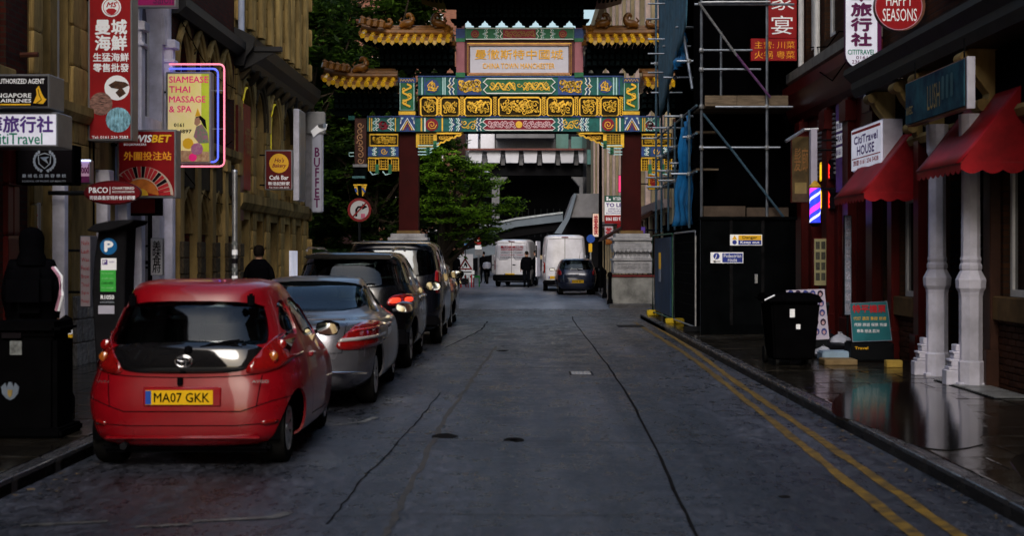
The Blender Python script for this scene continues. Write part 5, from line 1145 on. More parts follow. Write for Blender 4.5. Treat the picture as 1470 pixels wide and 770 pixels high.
# --- red hatchback (nearest)
CR = paint('car_red', (.25, .002, .007), .32)
lv = [(.17, .12, 3.22, .72, 4.5, .1, .05), (.20, .05, 3.3, .80, 5.2, .12, .04), (.28, .01, 3.37, .84, 5.8, .13, .03), (.44, .0, 3.4, .862, 6, .14, .02), (.58, .02, 3.4, .865, 5.8, .15, .02), (.70, .045, 3.36, .85, 5.4, .16, .03),
      (.80, .065, 3.14, .825, 5.0, .18, .05), (.90, .10, 2.76, .79, 4.7, .14, .07), (1.02, .17, 2.5, .74, 4.4, .1, .09), (1.14, .24, 2.28, .69, 4.2, .08, .09), (1.27, .32, 2.02, .635, 4.0, .08, .08), (1.38, .38, 1.78, .585, 3.8, .1, .07), (1.435, .48, 1.6, .53, 3.6, .1, .06), (1.462, .7, 1.4, .42, 3.2, .1, .05)]
def ex_red(root, bvh):
    # dark lower glass of the hatch, emblem, handle, wiper, spoiler, lamps
    patch(bvh, [(-.60, .98), (-.56, .84), (-.48, .77), (-.3, .745), (.3, .745), (.48, .77), (.56, .84), (.60, .98)], 'rear', .006, 'lower_glass', M('black_glass_panel', (.006, .006, .007), .06, var=0, coat=1), root, .008)
    e = MB(); e.tube([(.065 * math.cos(t * .2618), .052, .84 + .045 * math.sin(t * .2618)) for t in range(24)], .0085, 6, True).tube([(.02 * math.cos(t * .5236), .049, .84 + .042 * math.sin(t * .5236)) for t in range(12)], .007, 6, True).tube([(.05 * math.cos(t * .5236), .047, .855 + .016 * math.sin(t * .5236)) for t in range(12)], .007, 6, True)
    e.build('emblem', CHROME, root, smooth=True)
    pw = MB(); pw.tube([(.03, .10, .93), (.2, .115, .97), (.42, .13, 1.0)], .01, 5).tube([(.12, .10, .95), (.45, .125, .995)], .007, 5).lathe([(.035, -.02), (.03, .02), (.0, .03)], (.03, .09, .93), 10); pw.build('rear_wiper', TRIM, root)
    plate(root, -.02, .0, .565, 'MA07 GKK'); rbox(root, 'plate_recess', -.3, .3, -.002, .03, .49, .645, CR, .01)
    MB().lathe([(.022, -.03), (.022, .03)], (-.02, .02, .69), 8).build('lock', TRIM, root)
    for s_ in (-1, 1): rbox(root, 'spoiler_hinge', s_ * .47 - .025, s_ * .47 + .025, .30, .38, 1.25, 1.36, TRIM, .015)
    rbox(root, 'bumper_lip', -.60, .60, .0, .05, .235, .265, CR, .012)
    rbox(root, 'rear_valance', -.66, .66, .12, .3, .12, .2, TRIM, .03); MB().tube([(-.45, -.02, .19), (-.45, .4, .2)], .028, 10).build('exhaust', DKMETAL, root)
    for s_ in (-1, 1): # lamp cluster details
        for (a, b, r_, m_) in ((.70, .95, .045, REDLENS), (.665, .865, .042, AMBLENS)):
            h = bvh.ray_cast(Vector((s_ * a, -3, b)), Vector((0, 1, 0)))[0]
            if h: MB().lathe([(r_, -.02), (r_ * .8, .012), (0, .02)], (0, 0, 0), 14).v
            if h:
                g = MB().lathe([(r_, 0), (r_ * .85, .018), (r_ * .4, .027), (0, .03)], (0, 0, 0), 14); g.v = [(h.x + v[0], h.y - .012 - v[2], h.z + v[1]) for v in g.v]; g.build('lamp', m_, root, smooth=True)
    seam(bvh, root, lin([(-.80, .55), (-.68, .53), (-.45, .455), (.45, .455), (.68, .53), (.80, .55)]), 'rear', w_=.008)
    seam(bvh, root, [(.62 * math.sin(R(a)) * (1 if abs(a) < 60 else 1), .735 - .02 * math.cos(R(a * 1.5))) for a in range(-70, 71, 5)], 'rear', w_=.007); seam(bvh, root, lin([(-.66, .36), (-.40, .345), (.40, .345), (.66, .36)]), 'rear', w_=.007)
    for s_ in (-1, 1): patch(bvh, [(s_ * a, b) for a, b in ((.60, .34), (.72, .35), (.72, .39), (.60, .38))], 'rear', .006, 'reflector', REDLENS, root, .006, 1)
    seam(bvh, root, lin([(-.60, .73), (-.57, .50)]), 'rear', w_=.008); seam(bvh, root, lin([(.60, .73), (.57, .50)]), 'rear', w_=.008)
    for s_ in (-1, 1): 
        seam(bvh, root, lin([(1.02, 1.28), (1.0, .98), (1.02, .6), (1.12, .32), (2.1, .30), (2.25, .55), (2.3, .92)]), 'side', s_, .009)
        h = bvh.ray_cast(Vector((3 * s_, 1.2, .82)), Vector((-s_, 0, 0)))[0]; rbox(root, 'door_handle', h.x - .03, h.x + .03, 1.12, 1.32, .80, .84, CR, .012)
        mirror(root, bvh, s_ * .76, 2.12, .99, TRIM, s=.95)
    text('AYGO', (.60, .04, .685), .13, .022, CHROME, root, bold=.02, depth=.006); text('VVT-i', (-.62, .04, .685), .09, .018, CHROME, root, bold=.02, depth=.006)
vehicle('parked_car', 'small bright red hatchback parked nearest the camera, yellow plate MA07 GKK', 'car', (-2.62, 10.98, 0), R(.3), lv, CR, 3.4, 1.70, (.47, 2.8), .275,
    [(-.53, 1.30), (.53, 1.30), (.585, 1.16), (.62, 1.0), (.60, .95), (-.60, .95), (-.62, 1.0), (-.585, 1.16)], [[(.52, 1.08), (.72, 1.28), (.98, 1.30), (.96, 1.0), (.7, 1.02)], [(1.06, .98), (1.06, 1.30), (1.55, 1.30), (2.02, 1.04), (2.1, .96), (1.6, .95)]],
    ([(-.54, 1.30), (.54, 1.30), (.66, .99), (-.66, .99)], 1.7),
    [('tail_light', 'rear', [(.45, .75), (.58, .735), (.73, .775), (.815, .88), (.79, 1.01), (.69, 1.05), (.60, .95)], REDLENS, .008, True)], ex_red, belt=lambda y, z: .05 * max(0, 1 - y / 3.4) if .75 < z < 1.2 else 0, spokes=9, group='cars parked along the left kerb', seat=(.75, 1.5))
# --- silver grey coupe
CG = paint('car_silver', (.15, .15, .175), .28, .6)
lv = [(.2, .15, 4.4, .70, 4.5, .1, .06), (.26, .05, 4.5, .80, 4.6, .12, .06), (.36, .0, 4.58, .85, 4.8, .14, .06), (.52, .0, 4.6, .868, 5, .15, .07), (.68, .02, 4.58, .87, 5, .17, .09), (.80, .05, 4.4, .865, 4.6, .18, .1), (.90, .10, 3.9, .85, 4.2, .12, .12), (.945, .22, 3.5, .82, 4.0, .1, .14),
      (.99, .62, 3.35, .76, 3.8, .08, .08), (1.1, .90, 3.1, .69, 3.8, .08, .08), (1.23, 1.15, 2.8, .62, 3.8, .08, .08), (1.33, 1.38, 2.5, .56, 3.6, .1, .07), (1.385, 1.6, 2.3, .5, 3.4, .1, .06), (1.41, 1.85, 2.15, .3, 3.0, .1, .05)]
def ex_grey(root, bvh):
    plate(root, 0, .0, .62, 'MF05 VKX'); MB().lathe([(.04, 0), (.035, .01), (0, .012)], (0, 0, 0), 12).v
    for s_ in (-1, 1):
        patch(bvh, [(s_ * a, b) for a, b in [(.50, .77), (.85, .78), (.85, .745), (.47, .735)]], 'rear', .016, 'lamp_stripe', CLEARLENS, root, .006, 0)
        patch(bvh, [(s_ * a, b) for a, b in [(.62, .86), (.84, .87), (.84, .845), (.60, .835)]], 'rear', .016, 'lamp_stripe', M('bright_red_lens', (.55, .02, .02), .15, var=0, coat=1), root, .006, 0)
        mirror(root, bvh, s_ * .86, 2.95, 1.0, CG, s=1.0); seam(bvh, root, lin([(1.6, .95), (1.62, .5), (1.75, .3), (2.8, .3), (2.95, .6), (3.0, .95)]), 'side', s_, .01)
        h = bvh.ray_cast(Vector((3 * s_, 1.8, .85)), Vector((-s_, 0, 0)))[0]; rbox(root, 'door_handle', h.x - .03, h.x + .03, 1.72, 1.92, .83, .87, CG, .012)
    rbox(root, 'boot_lip', -.55, .55, .12, .2, .965, .985, CG, .008); rbox(root, 'bumper_strip', -.8, .8, -.015, .05, .40, .43, CHROME, .008)
    seam(bvh, root, lin([(-.55, .95), (-.52, .62), (.52, .62), (.55, .95)]), 'rear', w_=.009); MB().tube([(0, 1.9, 1.41), (0, 1.7, 1.52)], .006, 5).build('aerial', TRIM, root)
    MB().tube([(.0, .9, 1.02), (.25, 1.05, 1.08)], .007, 5).build('wiper', TRIM, root)
vehicle('parked_car', 'silver grey coupe with triangular red tail lights parked behind the red hatchback', 'car', (-2.42, 15.0, 0), 0, lv, CG, 4.6, 1.74, (.98, 3.7), .32,
    [(-.52, 1.36), (.52, 1.36), (.62, 1.2), (.66, 1.03), (-.66, 1.03), (-.62, 1.2)], [[(1.25, 1.04), (1.5, 1.26), (1.85, 1.33), (1.85, 1.0), (1.5, 1.0)], [(1.92, 1.0), (1.92, 1.33), (2.3, 1.33), (2.75, 1.2), (3.1, 1.0)]],
    ([(-.52, 1.33), (.52, 1.33), (.66, 1.04), (-.66, 1.04)], 2.6), [('tail_light', 'rear', [(.40, .655), (.82, .645), (.865, .70), (.86, .86), (.80, .925), (.70, .935), (.62, .90)], REDLENS, .01, True)], ex_grey, group='cars parked along the left kerb', seat=(1.75, 2.5), rw_limit=1.9, hm=M('pale_headrest', (.42, .42, .36), .7))
# --- black SUV
CB = paint('car_black', (.003, .0035, .005), .2, coat=.6)
lv = [(.25, .14, 4.6, .74, 4.5, .1, .06), (.32, .05, 4.68, .86, 4.8, .12, .06), (.45, .0, 4.72, .93, 5, .13, .06), (.65, .0, 4.74, .95, 5, .13, .06), (.85, .03, 4.7, .955, 5, .14, .06), (1.0, .06, 4.3, .95, 4.6, .14, .07), (1.1, .09, 3.7, .93, 4.4, .1, .07),
      (1.2, .13, 3.5, .88, 4.4, .08, .07), (1.35, .22, 3.25, .82, 4.2, .07, .07), (1.5, .31, 2.95, .76, 4, .07, .07), (1.62, .38, 2.65, .70, 3.8, .08, .06), (1.68, .5, 2.45, .63, 3.6, .09, .05), (1.7, .8, 2.2, .5, 3.2, .1, .05)]
def ex_suv(lens):
    def f_(root, bvh):
        plate(root, 0, .0, .8, 'PN09 YTL')
        for s_ in (-1, 1):
            mirror(root, bvh, s_ * .95, 3.15, 1.15, TRIM, s=1.15); MB().tube([(s_ * .62, .5, 1.72), (s_ * .64, .8, 1.76), (s_ * .64, 2.3, 1.76), (s_ * .62, 2.6, 1.72)], .018, 6).build('roof_rail', CHROME, root, smooth=True)
            seam(bvh, root, lin([(1.3, 1.2), (1.35, .5), (2.2, .4), (2.25, 1.2)]), 'side', s_, .01); seam(bvh, root, lin([(2.25, .4), (3.2, .4), (3.3, 1.15)]), 'side', s_, .01)
            for y_ in (1.45, 2.4): h = bvh.ray_cast(Vector((3 * s_, y_, 1.02)), Vector((-s_, 0, 0)))[0]; rbox(root, 'door_handle', h.x - .03, h.x + .03, y_, y_ + .2, 1.0, 1.04, CHROME, .012)
        rbox(root, 'spoiler', -.62, .62, .25, .5, 1.6, 1.66, CB, .02); rbox(root, 'bumper', -.88, .88, -.04, .2, .36, .6, TRIM, .04); MB().tube([(0, .1, 1.22), (.4, .17, 1.25)], .01, 5).build('rear_wiper', TRIM, root)
        patch(bvh, [(.60, 1.04), (.74, 1.05), (.74, .97), (.60, .96)], 'rear', .02, 'lit_lamp', REDLIT, root, .006, 1); patch(bvh, [(.79, 1.05), (.88, 1.05), (.88, .98), (.79, .97)], 'rear', .02, 'lit_lamp', REDLIT, root, .006, 1)
    return f_
SW = [[(.55, 1.22), (.8, 1.52), (1.2, 1.57), (1.2, 1.2)], [(1.3, 1.2), (1.3, 1.58), (2.15, 1.6), (2.15, 1.18)], [(2.25, 1.18), (2.25, 1.6), (2.6, 1.57), (3.3, 1.2)]]
vehicle('parked_car', 'black sports utility car with a lit red tail light behind the silver coupe', 'car', (-2.47, 20.0, 0), 0, lv, CB, 4.74, 1.91, (.95, 3.8), .36,
    [(-.66, 1.57), (.66, 1.57), (.74, 1.38), (.77, 1.19), (-.77, 1.19), (-.74, 1.38)], SW, ([(-.66, 1.58), (.66, 1.58), (.8, 1.22), (-.8, 1.22)], 2.7),
    [('tail_light', 'rear', [(.54, .93), (.9, .94), (.92, 1.0), (.92, 1.10), (.62, 1.09)], REDLENS, .01, True)], ex_suv(1), group='cars parked along the left kerb', seat=(1.3, 2.2), zb=.75, glass=CGLASS, spokes=5)
# --- dark people carrier
CN = paint('car_dark_navy', (.005, .006, .01), .22, coat=.6)
lv = [(.25, .10, 4.7, .8, 5, .1, .03), (.35, .02, 4.8, .92, 5.5, .12, .03), (.6, .0, 4.84, .95, 6, .12, .03), (.9, .02, 4.7, .96, 6, .12, .03), (1.1, .04, 4.2, .955, 6, .1, .03), (1.25, .07, 3.95, .92, 6, .08, .03), (1.5, .13, 3.6, .87, 5.5, .07, .03), (1.75, .2, 3.25, .81, 5, .07, .03), (1.86, .28, 3.0, .75, 4.5, .08, .03), (1.91, .5, 2.7, .62, 4, .08, .03)]
def ex_mpv(root, bvh):
    plate(root, .0, .0, .75, 'DG58 HJR')
    for s_ in (-1, 1): mirror(root, bvh, s_ * .96, 3.5, 1.25, TRIM, s=1.3); seam(bvh, root, lin([(1.4, 1.8), (1.4, .4), (2.4, .4), (2.4, 1.8)]), 'side', s_, .01)
    rbox(root, 'roof_trim', -.72, .72, .2, .3, 1.85, 1.89, CHROME, .01); rbox(root, 'bumper', -.9, .9, -.04, .2, .35, .55, TRIM, .04); MB().tube([(0, .08, 1.2), (.45, .12, 1.25)], .01, 5).build('rear_wiper', TRIM, root)
vehicle('parked_car', 'tall dark people carrier with chrome roof edge, third car behind the red hatchback', 'car', (-2.37, 25.6, 0), 0, lv, CN, 4.84, 1.92, (.95, 3.9), .34,
    [(-.7, 1.78), (.7, 1.78), (.78, 1.5), (.8, 1.25), (-.8, 1.25), (-.78, 1.5)], [[(.4, 1.3), (.5, 1.72), (1.3, 1.76), (1.3, 1.28)], [(1.45, 1.28), (1.45, 1.76), (2.3, 1.76), (2.3, 1.28)], [(2.45, 1.28), (2.45, 1.76), (3.1, 1.72), (3.7, 1.3)]],
    ([(-.68, 1.76), (.68, 1.76), (.82, 1.32), (-.82, 1.32)], 3.1), [('tail_light', 'rear', [(.8, .95), (.92, .95), (.9, 1.3), (.82, 1.4), (.8, 1.3)], REDLENS, .01, True)], ex_mpv, group='cars parked along the left kerb', seat=(1.4, 2.4), zb=.8, glass=DGLASS)
# --- last dark hatch in the row, and blue hatch far right share a form
lvh = [(.2, .14, 3.8, .7, 4.5, .1, .06), (.28, .04, 3.9, .80, 4.8, .12, .06), (.45, .0, 3.95, .845, 5, .13, .06), (.65, .01, 3.96, .855, 5, .14, .06), (.82, .05, 3.7, .85, 5, .15, .07), (.93, .10, 3.2, .83, 4.6, .12, .08), (1.03, .16, 2.95, .79, 4.4, .1, .08), (1.18, .26, 2.7, .73, 4.2, .08, .08), (1.32, .36, 2.4, .67, 4, .08, .07), (1.42, .46, 2.15, .6, 3.8, .09, .06), (1.46, .75, 1.9, .45, 3.2, .1, .05)]
def ex_h(txt, m_):
    def f_(root, bvh):
        plate(root, 0, .0, .55, txt)
        for s_ in (-1, 1): mirror(root, bvh, s_ * .85, 2.7, 1.0, m_, s=1.05)
        rbox(root, 'spoiler', -.5, .5, .28, .48, 1.37, 1.41, m_, .015); MB().tube([(0, .12, 1.0), (.3, .17, 1.05)], .01, 5).build('rear_wiper', TRIM, root); MB().tube([(.12, .9, 1.46), (.16, .8, 1.75)], .006, 5).build('aerial', TRIM, root)
        MB().lathe([(.05, -.01), (.05, .01)], (0, .02, .84), 12, 1, .3).build('emblem', CHROME, root)
    return f_
CBL = paint('car_slate_blue', (.016, .022, .05), .25, .3)
hat = dict(rearwin=[(-.55, 1.36), (.55, 1.36), (.64, 1.2), (.68, 1.02), (-.68, 1.02), (-.64, 1.2)], sidewins=[[(.6, 1.05), (.75, 1.3), (1.5, 1.36), (1.5, 1.02)], [(1.6, 1.02), (1.6, 1.36), (2.1, 1.33), (2.75, 1.02)]], screen=([(-.58, 1.34), (.58, 1.34), (.7, 1.05), (-.7, 1.05)], 2.1), lights=[('tail_light', 'rear', [(.6, .8), (.8, .8), (.83, .9), (.78, 1.08), (.7, 1.1), (.64, .95)], REDLENS, .01, True)])
vehicle('parked_car', 'black hatchback at the far end of the row on the left, half hidden', 'car', (-2.32, 31.6, 0), 0, lvh, CB, 3.96, 1.71, (.7, 3.15), .3, extras=ex_h('LM10 KXR', TRIM), group='cars parked along the left kerb', seat=(1.1, 1.9), **hat)
vehicle('parked_car', 'dark navy hatchback parked in front of the large white van beyond the gate', 'car', (2.25, 57, 0), 0, lvh, CBL, 3.96, 1.71, (.7, 3.15), .3, extras=ex_h('MX08 BFT', TRIM), seat=(1.1, 1.9), **hat)
# --- vans
VW_ = paint('van_white', (.78, .78, .86), .35)
def van_levels(L, W, H, hood): w_ = W / 2; return [(.28, .08, L - .1, w_ * .88, 6, .1, .02), (.38, .02, L - .02, w_ * .97, 7, .12, .01), (.6, .0, L, w_, 8, .12, .01), (.95, .0, L - .1, w_, 8, .13, .01), (1.15, .0, L - hood * .6, w_, 8, .1, .01), (1.35, .01, L - hood, w_ * .99, 8, .08, .01), (1.8, .03, L - hood - .45, w_ * .96, 8, .07, .01), (H - .2, .06, L - hood - .95, w_ * .91, 7, .07, .01), (H - .07, .10, L - hood - 1.25, w_ * .86, 6, .08, .02), (H, .35, L - hood - 1.6, w_ * .7, 5, .1, .02)]
def ex_van(W, H, txt, lx, wins, handle=True, door=False):
    def f_(root, bvh):
        plate(root, lx, -.005, .62, txt, w_=.52)
        seam(bvh, root, lin([(0, .45), (0, H - .15)]), 'rear', w_=.02); 
        for s_ in (-1, 1):
            seam(bvh, root, lin([(s_ * (W / 2 - .12), .45), (s_ * (W / 2 - .13), 1.3), (s_ * (W / 2 - .22), H - .2), (0, H - .16)]), 'rear', w_=.014)
            mirror(root, bvh, s_ * W / 2, 4.1, 1.5, TRIM, s=1.9); rbox(root, 'hinge', s_ * (W / 2 - .1) - .02, s_ * (W / 2 - .1) + .02, -.02, .04, 1.5, 1.6, VW_, .01)
        rbox(root, 'bumper', -W / 2 + .02, W / 2 - .02, -.09, .15, .3, .5 + (.12 if wins else 0), TRIM, .04); rbox(root, 'door_handle', .05, .2, -.03, .02, 1.08, 1.13, TRIM, .01); rbox(root, 'high_brake_light', -.15, .15, .04, .1, H - .13, H - .09, REDLENS, .01)
        if wins: patch(bvh, [(-W / 2 + .2, 1.35), (-W / 2 + .17, 2.0), (-W / 2 + .24, 2.12), (-.06, 2.12), (-.06, 1.35)], 'rear', .006, 'rear_panel', M('grey_panel_white', (.42, .43, .5), .3, var=.1), root, .006, 1); patch(bvh, [(W / 2 - .2, 1.35), (W / 2 - .17, 2.0), (W / 2 - .24, 2.12), (.06, 2.12), (.06, 1.35)], 'rear', .006, 'rear_panel', M('grey_panel_white', (0, 0, 0)), root, .006, 1)
    return f_
def van(label, loc, rz, L, W, H, hood, txt, lx, wins, tl):
    return vehicle('parked_van', label, 'van', loc, rz, van_levels(L, W, H, hood), VW_, L, W, (1.0, L - 1.0), .34, None, [[(L - 2.3, 1.45), (L - 2.3, 1.95), (L - 1.9, 1.95), (L - hood - .45, 1.45)]], ([(-W / 2 + .25, 1.95), (W / 2 - .25, 1.95), (W / 2 - .15, 1.4), (-W / 2 + .15, 1.4)], L - hood - 1.2),
        [('tail_light', 'rear', [(W / 2 - .13, tl), (W / 2 - .02, tl), (W / 2 - .03, tl + .5), (W / 2 - .12, tl + .5)], REDLENS, .01, True)], ex_van(W, H, txt, lx, wins), seat=(L - 2.4,), zb=.9, group=None, cap=M('steel_wheel', (.12, .12, .13), .5, .5))
van_b = van('large plain white van with its left door open, right of centre beyond the gate', (1.93, 62.5, 0), 0, 5.9, 1.98, 2.5, .8, 'YJ61 FGV', -.45, False, .8)
van_a = van('white van with red lettering on its rear doors, stopped in the middle beyond the gate', (-.48, 71, 0), R(-7), 5.3, 1.9, 2.38, .8, 'FN14 OLU', -.1, True, .85)
# open side door of the large van and lettering of the other (children of the vans, in the vans' own coordinates)
g = MB().prism([(-1.02, 3.95), (-1.2, 3.3), (-1.26, 3.32), (-1.08, 3.97)], 'z', .6, 2.25); g.v = [v for v in g.v]; dd = g.build('open_door', VW_, None, bevel=.02); dd.parent = van_b
MB().prism([(-1.19, 3.29), (-1.25, 3.31), (-1.25, 3.34), (-1.19, 3.32)], 'z', 1.5, 2.05).build('door_window', DARKGLASS, None).parent = dd
for tx, z, w_, h, m_ in (('貴利德美口司', 2.0, 1.15, .11, CRIM), ('CHARLES LAMB BOX COMPANY', 1.87, 1.1, .08, M('dull_red_print', (.3, .05, .08), .5)), ('CATERING SUPPLY · PACKAGING', 1.72, 1.1, .05, DKMETAL), ('CHICAGO CATERING · TRAINING', 1.6, 1.15, .05, M('dull_red_print', (0, 0, 0))), ('01246 863005 www.lambbox', 1.48, 1.15, .05, DKMETAL)):
    ORG[van_a] = Vector((0, 0, 0)); text(tx, (0.02, .0, z), w_, h, m_, van_a, bold=.02, depth=.02)
# ================================================================ signs and street furniture
SILV = M('sign_silver_frame', (.28, .29, .32), .35, .6, var=.15); LILAC = M('glow_pale_panel', (.62, .62, .72), .45, var=.16, scale=2, emit=.26)  # emission added to pale panels to brighten the sign whites
PRW = M('glow_print_white', (.78, .78, .8), .5, var=0, emit=.10); PRK = M('print_black', (.012, .01, .012), .5, var=0); PRR = M('print_red', (.5, .02, .03), .5, var=0); PRG = M('print_green', (.02, .25, .16), .5, var=0); PRP = M('print_purple', (.10, .04, .28), .5, var=0)  # white print given a slight glow of its own to look brighter
PRY = M('print_yellow', (.8, .45, .02), .5, var=0, emit=.05); PRPK = M('print_pink', (.80, .02, .2), .5, var=0, emit=.12); PLUM = M('print_plum', (.12, .01, .08), .5, var=0)
def sbox(x0, x1, y0, y1, D, dep, name, mat, par, bevel=0): a = px(x0, y1, D); b = px(x1, y0, D); return MB().box(a[0], b[0], D, D + dep, a[2], b[2]).build(name, mat, par, bevel=bevel)
def T(par, s, x0, x1, y0, y1, D, mat, bold=.012, **k): c = px((x0 + x1) / 2, (y0 + y1) / 2, D); text(s, c, (x1 - x0) / F * D, (y1 - y0) / F * D, mat, par, bold=bold, depth=.006, **k)
def hang(name, label, x0, x1, y0, y1, D, face, fr=SILV, dep=.16, fw=3, wall=True, cat='sign', arms=(.2, .8)):
    root = thing(name, label, cat, px((x0 + x1) / 2, y1, D))
    sbox(x0 - fw, x1 + fw, y0 - fw, y1 + fw, D + .012, dep, 'frame', fr, root, .008)
    f_ = sbox(x0, x1, y0, y1, D, .02, 'face', face, root)
    if wall:
        sd = LX if x0 < VX else RX
        for t in arms:
            z = px(0, y0 + (y1 - y0) * t, D)[2]; xe = px(x0 if sd < 0 else x1, 0, D)[0]
            if abs(xe - sd) > .03: MB().tube([(sd, D + .1, z), (xe, D + .1, z)], .02, 6).build('arm', DKMETAL, root)
    return root, f_
def shp(par, name, pts, D, mat, t=.006, off=0): q = [px(a, b, D) for a, b in pts]; return MB().prism([(p[0], p[2]) for p in q], 'y', D - t - off, D - off).build(name, mat, par)
def circ(x, y, r, n=20, ry=None, a0=0, a1=360): return [(x + r * math.cos(R(a0 + (a1 - a0) * i / n)), y - (ry or r) * math.sin(R(a0 + (a1 - a0) * i / n))) for i in range(n + (0 if a1 - a0 == 360 else 1))]
def line(par, name, pts, D, w_, mat, off=0, closed=False):
    q = [px(a, b, D) for a, b in pts]; g = MB(); g.ribbon([(p[0], p[2]) for p in q], w_ / F * D, D - off, .006, closed); return g.build(name, mat, par)
# ---- left, near to far
D = 15.4; r, f_ = hang('airline_sign', 'black lit box sign with yellow bird logo and AUTHORIZED AGENT lettering, left edge', -52, 68, 109, 152, D, PRK, dep=.5)
T(r, 'AUTHORIZED AGENT', -6, 64, 113, 120, D, PRW); T(r, 'SINGAPORE', -12, 45, 134, 140, D, PRW); T(r, 'AIRLINES', 1, 45, 142, 147, D, PRW); line(r, 'rule', [(-45, 150), (44, 150)], D, 2, PRY)
shp(r, 'bird_logo', [(48, 148), (53, 136), (52, 128), (56, 123), (60, 134), (64, 141), (67, 142), (62, 149)], D, PRY); line(r, 'bird_line', [(55, 128), (57, 137), (60, 143), (53, 148)], D, 1, PRK, .007)
D = 15.5; r, f_ = hang('travel_agency_sign', 'white lit box sign reading CitiTravel under Chinese characters, left edge', -60, 80, 164, 208, D, LILAC, dep=.5)
T(r, '中華旅行社', -42, 76, 167, 190, D, PRP, .03); T(r, 'CitiTravel', -14, 61, 191, 207, D, PRG, .01)
D = 17.2; r, f_ = hang('emblem_sign', 'black square sign with a pale laurel wreath emblem under the travel sign', 26, 103, 211, 262, D, PRK, fr=BLACK, dep=.3)
GREYL = M('pale_blue_print', (.45, .5, .58), .5, var=0, emit=.04)
for s_ in (-1, 1):
    line(r, 'wreath', [(64 + s_ * 14 * math.sin(R(a)), 231 + 14 * math.cos(R(a))) for a in range(10, 150, 12)], D, 1.2, GREYL)
    for a in range(20, 150, 16): shp(r, 'leaf', circ(64 + s_ * 15 * math.sin(R(a)), 231 + 15 * math.cos(R(a)), 1.8, 6, 2.6), D, GREYL)
line(r, 'shield', [(55, 223), (64, 220), (73, 223), (72, 235), (64, 242), (56, 235)], D, 1.3, GREYL, 0, True); shp(r, 'shield_charge', [(58, 226), (70, 236), (66, 228), (71, 225), (63, 231)], D, GREYL)
T(r, '曼 城 名 店 美 容 學 校', 32, 95, 250, 255, D, GREYL); T(r, 'SCHOOL OF MUSIC OF BEAUTY', 32, 95, 259, 261.5, D, GREYL, 0)
D = 19.3; r, f_ = hang('seafood_sign', 'small pink and white Seafood sign with lit top beside the round accountants sign', 106, 128, 231, 262, D, M('pink_print_face', (.62, .38, .55), .5, var=.1, emit=.06), fw=1.5)
T(r, 'Seafood', 106.5, 127.5, 236, 249, D, PLUM, .02); sbox(106, 128, 253, 262, D - .004, .02, 'plum_band', PLUM, r); sbox(106, 128, 229, 231.5, D - .08, .08, 'light_strip', M('lit_strip', (.6, .7, 1), emit=.8, var=0), r)
D = 18.6; r = thing('accountants_sign', 'dark red oval sign reading P&CO CHARTERED ACCOUNTANTS over the pavement', 'sign', px(165, 293, D))
shp(r, 'rim', circ(163, 277, 41, 32, 17.5), D + .05, M('dark_red_rim', (.1, .005, .01), .4), .05); o = shp(r, 'oval_face', circ(163, 277, 38.5, 32, 15), D, M('oxblood_face', (.16, .006, .012), .35, var=.1), .02)
MB().tube([(LX, D + .05, px(0, 277, D)[2]), (px(126, 277, D)[0], D + .05, px(0, 277, D)[2])], .03, 8).build('arm', DKMETAL, r)
T(r, 'P&CO', 128, 155, 269, 277, D - .021, PRW, .02); line(r, 'rule', [(158, 268), (158, 279)], D - .021, .7, PRW); T(r, 'CHARTERED', 161, 193, 268.5, 272, D - .021, PRW); T(r, 'ACCOUNTANTS', 161, 193, 274, 277, D - .021, PRW); T(r, '司徒森皇家特許會計師樓', 129, 194, 281, 287, D - .021, PRW)
D = 20.1; r, f_ = hang('seafood_banner_sign', 'tall red vertical sign with white Chinese characters and three round seafood photos', 129, 187, -6, 199, D, RED, dep=.3, fw=3.2)
shp(r, 'logo_disc', circ(160, 10, 14), D, PRW); line(r, 'logo_ring', circ(160, 10, 11.5), D, .8, PRR, .006, True); T(r, 'MS', 153, 168, 3, 10, D, PRR, .03, slant=.3); shp(r, 'logo_crab', [(152, 15), (156, 12), (164, 12), (168, 15), (164, 20), (160, 21), (155, 19)], D, PRR, .006, .006)
T(r, '曼城', 137, 182, 28, 49, D, PRW, .03); T(r, '海鮮', 137, 182, 51, 72, D, PRW, .03); T(r, '生猛海鮮', 134, 185, 76, 88, D, PRW, .02); T(r, '零售批發', 134, 185, 91, 103, D, PRW, .02); T(r, 'Tel: 0161 236 7583', 132, 184, 195, 199, D, PRW, .01)
shp(r, 'photo_disc', circ(168, 126, 18), D, PRW); shp(r, 'crab_photo', [(156, 122), (166, 116), (180, 118), (186, 122), (176, 127), (181, 134), (172, 140), (166, 133), (171, 128), (160, 126)], D, M('photo_brown', (.12, .05, .02), .5, two=(.03, .02, .02), scale=20), .006, .006)
shp(r, 'photo_disc', circ(145, 149, 16.5), D, M('photo_shellfish', (.28, .15, .12), .5, var=.8, scale=12, two=(.03, .02, .02), stretch=(1, 1, 4)), .007); shp(r, 'photo_disc', circ(170, 172, 18), D, M('photo_fish', (.25, .5, .62), .5, var=.8, scale=9, two=(.02, .08, .12), stretch=(3, 1, 1)), .008)
D = 22.4; r, f_ = hang('salon_sign', 'small magenta Salon sign cut by the top of the frame', 196, 250, -30, 7, D, M('magenta_face', (.3, .008, .11), .4, var=.1, emit=.05), fw=3); T(r, 'Salon', 220, 249, -8, 5, D, PLUM, .01)
D = 21.4; r, f_ = hang('bookmaker_sign', 'dark red sign with gold Chinese characters and part of a roulette wheel', 171, 250, 189, 281, D, M('bookmaker_red', (.26, .006, .01), .35, var=.25, scale=1.5, emit=.03), dep=.3)
